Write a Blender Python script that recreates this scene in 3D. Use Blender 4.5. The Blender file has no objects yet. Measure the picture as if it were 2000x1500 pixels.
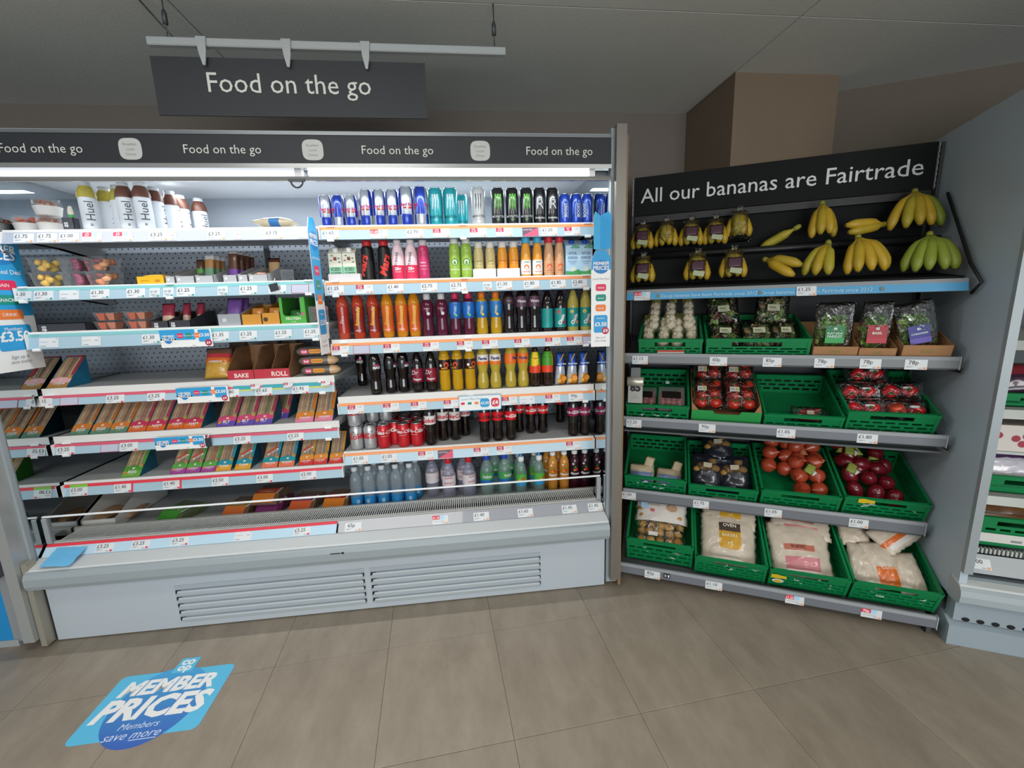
import bpy, bmesh, math, random
from math import sin, cos, pi, radians, sqrt
from mathutils import Matrix, Vector

S = bpy.context.scene
COL = S.collection
T = Matrix.Translation
def RX(a): return Matrix.Rotation(radians(a), 4, 'X')
def RY(a): return Matrix.Rotation(radians(a), 4, 'Y')
def RZ(a): return Matrix.Rotation(radians(a), 4, 'Z')

# ------------------------------------------------------------------ camera
FPX = 841.46
CAM = Vector((-0.63805, -1.86627, 1.408))
cd = bpy.data.cameras.new('camera')
cam = bpy.data.objects.new('camera', cd)
COL.objects.link(cam)
cam.location = CAM
cam.rotation_euler = (radians(79.12585), radians(1.73522), radians(-6.39993))
cd.sensor_fit = 'HORIZONTAL'
cd.sensor_width = 36.0
cd.lens = 36.0 * FPX / 2000.0
cd.clip_start = 0.02
S.camera = cam
CR = cam.rotation_euler.to_matrix()

# ------------------------------------------------------------------ colour management, world, room lamps
S.view_settings.view_transform = 'Standard'
S.view_settings.look = 'None'
S.view_settings.gamma = 1.0
S.view_settings.use_curve_mapping = False
S.view_settings.exposure = 0.40
S.cycles.max_bounces = 8
S.cycles.diffuse_bounces = 4
S.cycles.glossy_bounces = 4
S.cycles.transmission_bounces = 6
S.cycles.transparent_max_bounces = 10
S.cycles.caustics_refractive = False
S.cycles.caustics_reflective = False
S.cycles.sample_clamp_indirect = 4.0
W = bpy.data.worlds.new('world')
S.world = W
W.use_nodes = True
W.node_tree.nodes['Background'].inputs[0].default_value = (0.80, 0.86, 0.92, 1)
W.node_tree.nodes['Background'].inputs[1].default_value = 0.32

def area(name, loc, rot, sx, sy, power, col=(1, 1, 1), spread=180):
    l = bpy.data.lights.new(name, 'AREA')
    l.shape = 'RECTANGLE'; l.size = sx; l.size_y = sy
    l.energy = power; l.color = col; l.spread = radians(spread)
    o = bpy.data.objects.new(name, l); COL.objects.link(o)
    o.location = loc; o.rotation_euler = [radians(a) for a in rot]
    return o
# ceiling panels of the shop aisle (out of frame, overhead and behind the photographer)
area('aisle_lamp', (-1.35, -1.15, 2.47), (0, 0, 0), 1.2, 0.3, 8, (1, .97, .92))
area('aisle_lamp', (-1.6, -3.2, 2.47), (0, 0, 0), 1.2, 0.6, 24, (1, .97, .93))
area('aisle_lamp', (0.9, -3.2, 2.47), (0, 0, 0), 1.2, 0.6, 24, (1, .97, .93))
# added low front fill behind the photographer, tinted like daylight
area('front_fill', (-0.6, -6.4, 1.05), (90, 0, 0), 5.0, 1.7, 140, (.93, .97, 1))
# tubes under the canopy of the chilled cabinet, plus an added fill further in
area('cabinet_tube_lamp', (-1.25, 0.075, 1.925), (-42, 0, 0), 2.4, 0.03, 12.5, (.94, .97, 1))
area('cabinet_back_fill', (-1.25, 0.42, 1.955), (0, 0, 0), 2.4, 0.05, 6, (.92, .96, 1))

# ------------------------------------------------------------------ pixel helpers (used only to find real positions)
def _pj(P):
    d = CR.transposed() @ (Vector(P) - CAM)
    return 1000 + FPX * d[0] / -d[2], 750 - FPX * d[1] / -d[2]
def FX(px, y, z):
    """world x of the point at depth y and height z seen in picture column px"""
    a, b = -6.0, 4.0
    for _ in range(50):
        m = (a + b) / 2
        d = CR.transposed() @ (Vector((m, y, z)) - CAM)
        if -d[2] < 0.05 or 1000 + FPX * d[0] / -d[2] < px: a = m
        else: b = m
    return (a + b) / 2
GA = -26.325
GO = Vector((1.235, -0.545, 0))
GU_ = Vector((cos(radians(GA)), sin(radians(GA)), 0)); GV_ = Vector((-GU_[1], GU_[0], 0))
def gp(u, v, z): return GO + GU_ * u + GV_ * v + Vector((0, 0, z))
def GX(px, v, z):
    a, b = -1.7, 1.2
    for _ in range(50):
        m = (a + b) / 2
        if _pj(gp(m, v, z))[0] < px: a = m
        else: b = m
    return (a + b) / 2

# ------------------------------------------------------------------ materials
_mc = {}
def lin(h):
    h = h.lstrip('#')
    o = []
    for i in (0, 2, 4):
        c = int(h[i:i+2], 16) / 255
        o.append(c / 12.92 if c <= .04045 else ((c + .055) / 1.055) ** 2.4)
    return (*o, 1)
def mat(h, r=.5, metal=0, tr=0, al=1, em=0, coat=0, ior=1.45, bump=0, bs=60, var=0, vs=8, spec=.5, thin=False):
    k = (h, r, metal, tr, al, em, coat, ior, bump, bs, var, vs, spec)
    if k in _mc: return _mc[k]
    m = bpy.data.materials.new('m' + h.strip('#')); m.use_nodes = True
    nt = m.node_tree; p = nt.nodes['Principled BSDF']; I = p.inputs
    I['Base Color'].default_value = lin(h); I['Roughness'].default_value = r
    I['Metallic'].default_value = metal; I['Transmission Weight'].default_value = tr
    I['Alpha'].default_value = al; I['IOR'].default_value = ior
    I['Coat Weight'].default_value = coat; I['Specular IOR Level'].default_value = spec
    if em:
        I['Emission Color'].default_value = lin(h); I['Emission Strength'].default_value = em
    if var or bump:
        tc = nt.nodes.new('ShaderNodeTexCoord')
        n = nt.nodes.new('ShaderNodeTexNoise'); n.inputs['Scale'].default_value = vs if var else bs
        n.inputs['Detail'].default_value = 5
        nt.links.new(tc.outputs['Object'], n.inputs['Vector'])
        if var:
            mx = nt.nodes.new('ShaderNodeMix'); mx.data_type = 'RGBA'
            c = lin(h)
            mx.inputs[6].default_value = tuple(min(1, v * (1 - var)) for v in c[:3]) + (1,)
            mx.inputs[7].default_value = tuple(min(1, v * (1 + var)) for v in c[:3]) + (1,)
            nt.links.new(n.outputs['Fac'], mx.inputs[0]); nt.links.new(mx.outputs[2], I['Base Color'])
        if bump:
            n2 = n
            if var:
                n2 = nt.nodes.new('ShaderNodeTexNoise'); n2.inputs['Scale'].default_value = bs
                nt.links.new(tc.outputs['Object'], n2.inputs['Vector'])
            b = nt.nodes.new('ShaderNodeBump'); b.inputs['Strength'].default_value = bump; b.inputs['Distance'].default_value = .004
            nt.links.new(n2.outputs['Fac'], b.inputs['Height']); nt.links.new(b.outputs[0], I['Normal'])
    _mc[k] = m
    return m
def nodes_of(name):
    m = bpy.data.materials.new(name); m.use_nodes = True
    return m, m.node_tree, m.node_tree.nodes['Principled BSDF']

# ------------------------------------------------------------------ lettering (built-in font turned into mesh)
_tc = {}
def glyphs(s, bold=0, shear=0, sp=1):
    k = (s, bold, shear, sp)
    if k not in _tc:
        c = bpy.data.curves.new('t', 'FONT'); c.body = s; c.resolution_u = 2
        c.offset = bold; c.shear = shear; c.space_character = sp; c.align_x = 'LEFT'
        o = bpy.data.objects.new('t', c)
        me = bpy.data.meshes.new_from_object(o)
        vs = [tuple(v.co[:2]) for v in me.vertices]; fs = [tuple(p.vertices) for p in me.polygons]
        bpy.data.objects.remove(o); bpy.data.curves.remove(c); bpy.data.meshes.remove(me)
        if vs:
            x0 = min(v[0] for v in vs); x1 = max(v[0] for v in vs)
            vs = [(v[0] - (x0 + x1) / 2, v[1]) for v in vs]
            _tc[k] = (vs, fs, x1 - x0)
        else: _tc[k] = ([], [], 0)
    return _tc[k]

def slice_x(vs, fs, step):
    """cut flat polygons into strips no wider than step so that they can bend round a can"""
    def clip(P, k, keep_ge):
        out = []
        for i in range(len(P)):
            a, b = P[i], P[(i + 1) % len(P)]
            ia = a[0] >= k if keep_ge else a[0] <= k; ib = b[0] >= k if keep_ge else b[0] <= k
            if ia: out.append(a)
            if ia != ib:
                t = (k - a[0]) / (b[0] - a[0]); out.append((k, a[1] + (b[1] - a[1]) * t))
        return out
    ov = []; of = []
    for f in fs:
        P = [vs[i] for i in f]; x0 = min(p[0] for p in P); x1 = max(p[0] for p in P)
        i0 = math.floor(x0 / step); i1 = math.ceil(x1 / step)
        for i in range(i0, i1):
            Q = P
            if x0 < i * step: Q = clip(Q, i * step, True)
            if len(Q) > 2 and x1 > (i + 1) * step: Q = clip(Q, (i + 1) * step, False)
            if len(Q) > 2:
                of.append(list(range(len(ov), len(ov) + len(Q)))); ov += Q
    return ov, of

# ------------------------------------------------------------------ mesh builder
class B:
    def __init__(s):
        s.v = []; s.f = []; s.m = []; s.sm = []; s.ms = []
    def mi(s, m):
        if m not in s.ms: s.ms.append(m)
        return s.ms.index(m)
    def add(s, vs, fs, m, M=None, smooth=False):
        o = len(s.v)
        for v in vs:
            s.v.append(tuple(M @ Vector(v)) if M is not None else tuple(v))
        one = not isinstance(m, list)
        k = s.mi(m) if one else None
        for i, f in enumerate(fs):
            s.f.append([a + o for a in f]); s.m.append(k if one else s.mi(m[i])); s.sm.append(smooth)
        return s
    def box(s, x0, x1, y0, y1, z0, z1, m, M=None):
        vs = [(x, y, z) for x in (x0, x1) for y in (y0, y1) for z in (z0, z1)]
        return s.add(vs, [(0, 1, 3, 2), (4, 6, 7, 5), (0, 4, 5, 1), (2, 3, 7, 6), (0, 2, 6, 4), (1, 5, 7, 3)], m, M)
    def cbox(s, x0, x1, y0, y1, z0, z1, m, c=.004, M=None, smooth=False):
        """box with its x-direction edges chamfered"""
        return s.prism([(y0 + c, z0), (y1 - c, z0), (y1, z0 + c), (y1, z1 - c), (y1 - c, z1), (y0 + c, z1), (y0, z1 - c), (y0, z0 + c)], x0, x1, m, M, smooth)
    def prism(s, pts, x0, x1, m, M=None, smooth=False):
        n = len(pts)
        vs = [(x0, p[0], p[1]) for p in pts] + [(x1, p[0], p[1]) for p in pts]
        fs = [(i, (i + 1) % n, n + (i + 1) % n, n + i) for i in range(n)]
        s.add(vs, fs, m, M, smooth)
        return s.add(vs, [tuple(range(n)), tuple(range(n, 2 * n))], m if not isinstance(m, list) else m[-1], M)
    def plate(s, pts, th, m, M=None):
        """outline in the XZ plane facing -Y, thickness th to the back"""
        n = len(pts)
        vs = [(p[0], 0, p[1]) for p in pts] + [(p[0], th, p[1]) for p in pts]
        fs = [(i, (i + 1) % n, n + (i + 1) % n, n + i) for i in range(n)] + [tuple(range(n)), tuple(range(n, 2 * n))]
        return s.add(vs, fs, m, M)
    def poly(s, pts, m, M=None):
        return s.add(pts, [tuple(range(len(pts)))], m, M)
    def rect(s, x0, x1, z0, z1, m, y=0, M=None):
        return s.add([(x0, y, z0), (x1, y, z0), (x1, y, z1), (x0, y, z1)], [(0, 1, 2, 3)], m, M)
    def disc(s, x, z, r, m, y=0, M=None, n=16, rz=None):
        rz = rz or r
        return s.poly([(x + r * cos(2 * pi * i / n), y, z + rz * sin(2 * pi * i / n)) for i in range(n)], m, M)
    def rrect(s, x0, x1, z0, z1, c, m, y=0, M=None):
        P = []
        for cx, cz, a0 in ((x1 - c, z0 + c, -90), (x1 - c, z1 - c, 0), (x0 + c, z1 - c, 90), (x0 + c, z0 + c, 180)):
            for i in range(4):
                a = radians(a0 + 30 * i); P.append((cx + c * cos(a), y, cz + c * sin(a)))
        return s.poly(P, m, M)
    def lathe(s, pr, m, seg=16, M=None, smooth=True):
        """profile [(r,z)]; m a material or f(i, angle in degrees, -90 = front)"""
        vs = []; fs = []; mm = []
        ring = []
        for r, z in pr:
            if r < 1e-6:
                ring.append([len(vs)]); vs.append((0, 0, z))
            else:
                ring.append(list(range(len(vs), len(vs) + seg)))
                vs += [(r * cos(2 * pi * j / seg), r * sin(2 * pi * j / seg), z) for j in range(seg)]
        for i in range(len(pr) - 1):
            a, b = ring[i], ring[i + 1]
            for j in range(seg):
                j2 = (j + 1) % seg
                if len(a) == 1 and len(b) == 1: continue
                if len(a) == 1: fs.append((a[0], b[j2], b[j]))
                elif len(b) == 1: fs.append((a[j], a[j2], b[0]))
                else: fs.append((a[j], a[j2], b[j2], b[j]))
                mm.append(m(i, (360 * (j + .5) / seg + 180) % 360 - 180) if callable(m) else m)
        return s.add(vs, fs, mm, M, smooth)
    def tube(s, pts, r, m, seg=8, M=None, caps=True):
        n = len(pts); P = [Vector(p) for p in pts]
        R = r if isinstance(r, (list, tuple)) else [r] * n
        vs = []; fs = []
        ref = None
        for i in range(n):
            d = (P[min(i + 1, n - 1)] - P[max(i - 1, 0)]).normalized()
            if ref is None:
                ref = Vector((0, 0, 1)) if abs(d.z) < .9 else Vector((1, 0, 0))
            a = (ref - d * ref.dot(d)).normalized(); ref = a; b = d.cross(a)
            for j in range(seg):
                t = 2 * pi * j / seg
                vs.append(P[i] + (a * cos(t) + b * sin(t)) * R[i])
        for i in range(n - 1):
            for j in range(seg):
                j2 = (j + 1) % seg
                fs.append((i * seg + j, i * seg + j2, (i + 1) * seg + j2, (i + 1) * seg + j))
        if caps: fs += [tuple(range(seg)), tuple(range((n - 1) * seg, n * seg))]
        return s.add(vs, fs, m, M, True)
    def ell(s, c, rx, ry, rz, m, seg=12, rings=7, M=None, seed=None, amp=.08):
        rnd = random.Random(seed)
        ph = [rnd.uniform(0, 6.28) for _ in range(4)]
        vs = []; fs = []
        for i in range(rings + 1):
            t = pi * i / rings
            for j in range(seg):
                p = 2 * pi * j / seg
                k = 1 + (amp * (sin(2 * p + ph[0]) * sin(t) + .6 * sin(3 * t + ph[1]) * cos(p + ph[2])) if seed is not None else 0)
                vs.append((c[0] + rx * k * sin(t) * cos(p), c[1] + ry * k * sin(t) * sin(p), c[2] + rz * k * cos(t)))
        for i in range(rings):
            for j in range(seg):
                j2 = (j + 1) % seg
                if i == 0: fs.append((j, (i + 1) * seg + j, (i + 1) * seg + j2))
                elif i == rings - 1: fs.append((i * seg + j, (i + 1) * seg + j, i * seg + j2))
                else: fs.append((i * seg + j, (i + 1) * seg + j, (i + 1) * seg + j2, i * seg + j2))
        return s.add(vs, fs, m, M, True)
    def pillow(s, w, h, t, m, nx=10, ny=12, seed=0, cr=.15, M=None, p=2.2, taper=0):
        """filled bag standing in the XZ plane, base at z=0; m a material or f(u,v,front)"""
        rnd = random.Random(seed); vs = []; fs = []; mm = []
        for side in (-1, 1):
            for i in range(ny + 1):
                for j in range(nx + 1):
                    a = 2 * j / nx - 1; b = 2 * i / ny - 1
                    k = max(0, (1 - abs(a) ** p)) ** .6 * max(0, (1 - abs(b) ** p)) ** .6
                    edge = i in (0, ny) or j in (0, nx)
                    n = 0 if edge else rnd.uniform(-cr, cr)
                    ex = rnd.uniform(-.02, .02) * w * (1 if j in (0, nx) and cr else 0)
                    wd = w / 2 * (1 - taper * (i / ny))
                    vs.append((a * wd + ex, side * t / 2 * k * (1 + n), h * i / ny))
        N = (nx + 1) * (ny + 1)
        if cr:
            for i in range(ny + 1):
                for j in range(nx + 1):
                    if i in (0, ny) or j in (0, nx): vs[N + i * (nx + 1) + j] = vs[i * (nx + 1) + j]
        for sd in (0, 1):
            for i in range(ny):
                for j in range(nx):
                    q = sd * N + i * (nx + 1) + j
                    f = (q, q + 1, q + nx + 2, q + nx + 1)
                    fs.append(f if sd == 0 else f[::-1])
                    mm.append(m((j + .5) / nx, (i + .5) / ny, sd == 0) if callable(m) else m)
        return s.add(vs, fs, mm, M, True)
    def text(s, t, size, m, x=0, z=0, y=-.0008, M=None, wrap=None, bold=0, shear=0, rot=0, sp=1, fit=None):
        """flat lettering facing -Y, centred on x with its baseline at z; wrap = radius of the can it bends round"""
        vs, fs, w = glyphs(t, bold, shear, sp)
        if fit and w * size > fit: size = fit / w
        c, q = cos(radians(rot)), sin(radians(rot)); out = []
        if wrap:
            vs, fs = slice_x([((a * size) * c - (b - (.36 if rot else 0)) * size * q, (a * size) * q + (b - (.36 if rot else 0)) * size * c) for a, b in vs], fs, wrap * .22)
            R = wrap - y
            out = [(R * sin((x + a) / wrap), -R * cos((x + a) / wrap), z + b) for a, b in vs]
            return s.add(out, fs, m, M)
        for a, b in vs:
            a *= size; b = (b - (.36 if rot else 0)) * size
            a, b = a * c - b * q, a * q + b * c
            out.append((x + a, y, z + b))
        return s.add(out, fs, m, M)
    def me(s, name='mesh', normals=True):
        me = bpy.data.meshes.new(name)
        me.from_pydata(s.v, [], s.f)
        for m in s.ms: me.materials.append(m)
        me.polygons.foreach_set('material_index', s.m)
        me.polygons.foreach_set('use_smooth', s.sm)
        if normals and len(s.f) < 20000:
            b = bmesh.new(); b.from_mesh(me)
            bmesh.ops.remove_doubles(b, verts=b.verts, dist=1e-6)
            bmesh.ops.recalc_face_normals(b, faces=b.faces)
            b.to_mesh(me); b.free()
        me.update()
        return me
    def obj(s, name, parent=None, M=None, normals=True, label=None):
        o = bpy.data.objects.new(name, s.me(name, normals)); COL.objects.link(o)
        if parent: o.parent = parent
        if M is not None: o.matrix_basis = M
        if label: o['label'] = label
        return o

def setp(o, label=None, cat=None, group=None, kind=None):
    if label: o['label'] = label
    if cat: o['category'] = cat
    if group: o['group'] = group
    if kind: o['kind'] = kind
    return o
def thing(name, label, cat, M=None, group=None):
    o = bpy.data.objects.new(name, None); COL.objects.link(o)
    o.empty_display_size = .05
    if M is not None: o.matrix_basis = M if isinstance(M, Matrix) else T(M)
    return setp(o, label, cat, group)
def kids(o): return [c for c in bpy.data.objects if c.parent == o]
_kid = {}
def remember(root):
    L = []
    for c in root.children:
        L.append((c, [g for g in c.children]))
    _kid[root] = L
def dup(root, M, label, group=None):
    r = root.copy(); COL.objects.link(r); r.matrix_basis = M
    setp(r, label, None, group)
    for c, gs in _kid[root]:
        d = c.copy(); COL.objects.link(d); d.parent = r
        for g in gs:
            e = g.copy(); COL.objects.link(e); e.parent = d
    return r
LASTR = [0]; ROUND = []      # round articles and their radii, so that neighbours can be set clear of each other
class Kind:
    """one article: fn builds it once at the origin, later calls copy it"""
    def __init__(s, fn, *a): s.fn = fn; s.a = a; s.root = None; s.r = 0
    def put(s, M, label, group=None):
        if not isinstance(M, Matrix): M = T(M)
        if s.root is None:
            LASTR[0] = 0
            s.root = s.fn(*s.a); s.root.matrix_basis = M; s.r = LASTR[0]
            setp(s.root, label, None, group); remember(s.root)
            if s.r: ROUND.append((s.root, s.r))
            return s.root
        r = dup(s.root, M, label, group)
        if s.r: ROUND.append((r, s.r))
        return r
ORD = ['first', 'second', 'third', 'fourth', 'fifth', 'sixth', 'seventh', 'eighth', 'ninth', 'tenth', 'eleventh', 'twelfth']
def series(kind, spots, desc, group=None, of=None, rz=None):
    """spots: world matrices or points in order from the left"""
    n = len(spots)
    for i, p in enumerate(spots):
        lab = desc if n == 1 else f'{desc}, {ORD[i]} from the left'
        M = p if isinstance(p, Matrix) else T(p) @ RZ((rz[i] if rz else 0))
        kind.put(M, lab, group if n > 1 else None)
def film_mat():
    m = bpy.data.materials.new('crinkled film'); m.use_nodes = True
    nt = m.node_tree; nt.nodes.clear()
    o = nt.nodes.new('ShaderNodeOutputMaterial'); mx = nt.nodes.new('ShaderNodeMixShader')
    tr = nt.nodes.new('ShaderNodeBsdfTransparent'); gl = nt.nodes.new('ShaderNodeBsdfGlossy'); gl.inputs['Roughness'].default_value = .16
    tc = nt.nodes.new('ShaderNodeTexCoord'); n = nt.nodes.new('ShaderNodeTexNoise'); n.inputs['Scale'].default_value = 28; n.inputs['Detail'].default_value = 3; n.inputs['Distortion'].default_value = 1.2
    nt.links.new(tc.outputs['Object'], n.inputs['Vector'])
    b = nt.nodes.new('ShaderNodeBump'); b.inputs['Strength'].default_value = .9; b.inputs['Distance'].default_value = .02
    nt.links.new(n.outputs['Fac'], b.inputs['Height']); nt.links.new(b.outputs[0], gl.inputs['Normal'])
    f = nt.nodes.new('ShaderNodeFresnel'); f.inputs['IOR'].default_value = 1.5; nt.links.new(b.outputs[0], f.inputs['Normal'])
    r = nt.nodes.new('ShaderNodeMapRange'); r.inputs['From Min'].default_value = .56; r.inputs['From Max'].default_value = .72; r.inputs['To Min'].default_value = .0; r.inputs['To Max'].default_value = .30
    nt.links.new(n.outputs['Fac'], r.inputs['Value'])
    ad = nt.nodes.new('ShaderNodeMath'); ad.operation = 'ADD'; ad.use_clamp = True
    nt.links.new(f.outputs[0], ad.inputs[0]); nt.links.new(r.outputs[0], ad.inputs[1])
    nt.links.new(ad.outputs[0], mx.inputs[0]); nt.links.new(tr.outputs[0], mx.inputs[1]); nt.links.new(gl.outputs[0], mx.inputs[2])
    nt.links.new(mx.outputs[0], o.inputs[0])
    return m
WHITE = mat('f2f2f0', .45); BLACK = mat('17181a', .5); INK = mat('22242a', .6); GREYINK = mat('8f9498', .6)
# ------------------------------------------------------------------ the room
def floor_mat():
    m, nt, p = nodes_of('floor vinyl')
    tc = nt.nodes.new('ShaderNodeTexCoord')
    oi = nt.nodes.new('ShaderNodeNewGeometry')
    mp = nt.nodes.new('ShaderNodeMapping'); mp.inputs['Rotation'].default_value = (0, 0, radians(20)); mp.inputs['Scale'].default_value = (6, 2.6, 4)
    nt.links.new(oi.outputs['Position'], mp.inputs['Vector'])
    n = nt.nodes.new('ShaderNodeTexNoise'); n.inputs['Scale'].default_value = 1.6; n.inputs['Detail'].default_value = 8; n.inputs['Roughness'].default_value = .68
    nt.links.new(mp.outputs[0], n.inputs['Vector'])
    cr = nt.nodes.new('ShaderNodeValToRGB')
    cr.color_ramp.elements[0].position = .3; cr.color_ramp.elements[0].color = lin('857a6b')
    cr.color_ramp.elements[1].position = .72; cr.color_ramp.elements[1].color = lin('9e9282')
    nt.links.new(n.outputs['Fac'], cr.inputs[0])
    ri = nt.nodes.new('ShaderNodeObjectInfo')
    hs = nt.nodes.new('ShaderNodeHueSaturation'); mr = nt.nodes.new('ShaderNodeMapRange')
    mr.inputs['To Min'].default_value = .94; mr.inputs['To Max'].default_value = 1.06
    nt.links.new(ri.outputs['Random'], mr.inputs['Value']); nt.links.new(mr.outputs[0], hs.inputs['Value'])
    nt.links.new(cr.outputs[0], hs.inputs['Color']); nt.links.new(hs.outputs[0], p.inputs['Base Color'])
    p.inputs['Roughness'].default_value = .42
    b = nt.nodes.new('ShaderNodeBump'); b.inputs['Strength'].default_value = .12; b.inputs['Distance'].default_value = .002
    nt.links.new(n.outputs['Fac'], b.inputs['Height']); nt.links.new(b.outputs[0], p.inputs['Normal'])
    return m
fl = B().box(-5, 4.5, -6.5, 2.2, -.06, -.004, mat('5f5849', .8)).obj('floor')
setp(fl, kind='structure')
# tile grid turned 4 degrees; one joint crossing at (0.0952, 1.1572) from the camera foot
FM = floor_mat()
ph = radians(4.094); tu, tv = .4425, .4855
ux, uy = Vector((cos(ph), sin(ph), 0)), Vector((-sin(ph), cos(ph), 0))
o0 = Vector((CAM[0], CAM[1], 0)) + ux * (.1262 * 1.408) + uy * (.8175 * 1.408)
g = .0007
tb = B().prism([(g, -.004), (tv - g, -.004), (tv - g, -.001), (tv - g - .001, 0), (g + .001, 0), (g, -.001)], g, tu - g, FM)
tme = tb.me('tile')
for i in range(-8, 8):
    for j in range(-3, 4):
        o = bpy.data.objects.new('tile', tme); COL.objects.link(o); o.parent = fl
        o.matrix_basis = T(o0 + ux * (tu * i) + uy * (tv * j)) @ Matrix.Rotation(ph, 4, 'Z')
# ceiling of large boards with open joints
CM = mat('d6d8d2', .9, var=.05, vs=3, bump=.15, bs=90)
ce = B().box(-5, 4.5, -6.5, 2.2, 2.506, 2.56, mat('4a4843', .9)).obj('ceiling')
setp(ce, kind='structure')
pm = B().box(.003, 2.397, .003, 1.197, 0, .008, CM).me('panel')
for i in range(-2, 2):
    for j in range(-5, 2):
        o = bpy.data.objects.new('panel', pm); COL.objects.link(o); o.parent = ce
        o.location = (.772 + 2.4 * i, -.03 + 1.2 * j, 2.498)
WM = mat('786f67', .85, var=.05, vs=4, bump=.25, bs=140)
setp(B().box(-5, .775, .885, .97, 0, 2.5, WM).obj('wall_back'), kind='structure')
setp(B().box(.775, 1.345, .40, .97, 0, 2.5, mat('7d6c5a', .85, var=.06, vs=4, bump=.25, bs=140)).obj('column'), kind='structure')
# wall behind the produce stand, parallel to it
Mg = T(GO) @ RZ(GA)
setp(B().box(-.35, 4.2, 1.115, 1.2, 0, 2.5, mat('70675b', .85, var=.06, vs=4, bump=.25, bs=140)).obj('wall_right', M=Mg), kind='structure')

# ------------------------------------------------------------------ hanging sign
sg = thing('hanging_sign', 'long dark grey hanging sign lettered Food on the go below the ceiling', 'sign', T((0, -.03, 0)))
DK = mat('323538', .6, var=.06); LET = mat('d9d9d2', .6)
b = B().box(-1.69, -.735, 0, .006, 2.105, 2.295, DK)
bd = b.obj('sign_board', sg)
B().text('Food on the go', .093, LET, x=-1.225, z=2.183, y=-.0015, bold=0).obj('lettering', bd)
RM = mat('b4b9ba', .4, metal=.2)
B().cbox(-1.685, -.43, -.012, .012, 2.325, 2.352, RM, .003).obj('hanging_rail', sg)
for x in (-1.505, -1.22, -.945):
    B().plate([(-.017, 2.352), (.017, 2.352), (.012, 2.30), (.004, 2.262), (-.004, 2.262), (-.012, 2.30)], .006, RM, T((x, -.019, 0))).obj('clip', sg)
WR = mat('555a5c', .5, metal=.6)
for x in (-1.62, -.47):
    c = B().tube([(x, 0, 2.352), (x, 0, 2.5)], .0022, WR, 6)
    c.lathe([(.0, 0), (.008, 0), (.008, .035), (.004, .045), (0, .045)], WR, 10, T((x, 0, 2.395)))
    c.obj('hanger', sg)
B().tube([(-1.60, 0, 2.352), (-1.64, 0, 2.40), (-1.72, 0, 2.5)], .003, WR, 6).obj('hanger', sg)

# ------------------------------------------------------------------ chilled cabinet
fr = thing('display_fridge', 'long open fronted chilled cabinet with grey base and dark header', 'fridge', T((0, 0, 0)))
XL = -2.5
GP = mat('b3bcc3', .45, var=.03, vs=2)
GD = mat('8d969c', .5)
CHR = mat('c3c6c6', .22, metal=.75)
def peg_mat():
    m, nt, p = nodes_of('pegboard')
    tc = nt.nodes.new('ShaderNodeTexCoord')
    sep = nt.nodes.new('ShaderNodeSeparateXYZ'); nt.links.new(tc.outputs['Object'], sep.inputs[0])
    def math_(op, a, b=None):
        n = nt.nodes.new('ShaderNodeMath'); n.operation = op
        for k, v in enumerate((a, b)):
            if v is None: continue
            if isinstance(v, (int, float)): n.inputs[k].default_value = v
            else: nt.links.new(v, n.inputs[k])
        return n.outputs[0]
    zz = math_('MULTIPLY', sep.outputs[2], 1 / .025)
    row = math_('FLOOR', zz)
    half = math_('MULTIPLY', math_('MODULO', row, 2), .5)
    xx = math_('ADD', math_('MULTIPLY', sep.outputs[0], 1 / .03), half)
    dx = math_('SUBTRACT', math_('FRACT', xx), .5); dz = math_('SUBTRACT', math_('FRACT', zz), .5)
    d = math_('SQRT', math_('ADD', math_('MULTIPLY', dx, dx), math_('MULTIPLY', dz, dz)))
    hole = math_('LESS_THAN', d, .15)
    blank = math_('GREATER_THAN', sep.outputs[2], 1.83)
    hole = math_('MULTIPLY', hole, math_('SUBTRACT', 1, blank))
    mx = nt.nodes.new('ShaderNodeMix'); mx.data_type = 'RGBA'
    mx.inputs[6].default_value = lin('949ca6'); mx.inputs[7].default_value = lin('2b2f34')
    nt.links.new(hole, mx.inputs[0]); nt.links.new(mx.outputs[2], p.inputs['Base Color'])
    p.inputs['Roughness'].default_value = .45
    return m
PG = peg_mat()
b = B().box(XL, 0, .70, .74, .30, 2.02, PG)
b.obj('back_panel', fr)
for x in (-1.68, -1.25, -.62): B().box(x - .012, x + .012, .688, .70, .45, 1.80, mat('3c4146', .5)).obj('upright_rail', fr)
B().box(XL, 0, .10, .74, 1.985, 2.02, mat('c9cdd2', .5)).obj('inner_roof', fr)
# canopy and header
b = B().prism([(.02, 2.02), (.02, 2.075), (.74, 2.075), (.74, 2.02)], XL, 0, GP)
b.obj('canopy_top', fr)
HD = mat('2c2f33', .55, var=.06)
hd = B().box(XL, 0, -.004, .02, 1.951, 2.052, HD).obj('header_board', fr)
B().box(XL, 0, -.008, .022, 2.052, 2.064, mat('83878a', .35, metal=.5)).obj('header_edge', hd)
b = B()
for px in (80, 435, 777, 1093):
    x = FX(px, -.004, 2.0)
    B().text('Food on the go', .0445, LET, x=x, z=1.986, y=-.0055, bold=-.002, fit=.33).obj('lettering', hd)
for px in (255, 611, 938):
    x = FX(px, -.004, 2.0)
    q = B(); P = []
    for i in range(28):
        t = 2 * pi * i / 28
        P.append((abs(cos(t)) ** .6 * (1 if cos(t) > 0 else -1) * .039, -.0052, 2.0 + abs(sin(t)) ** .6 * (1 if sin(t) > 0 else -1) * .037))
    q.poly(P, mat('c4c5c2', .6), T((x, 0, 0)))
    for k, w in enumerate(('Breakfast', 'Lunch', 'Dinner')):
        q.text(w, .0125, mat('9a9c9b', .6), x=x, z=2.012 - .017 * k, y=-.006)
    q.obj('emblem', hd)
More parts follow.
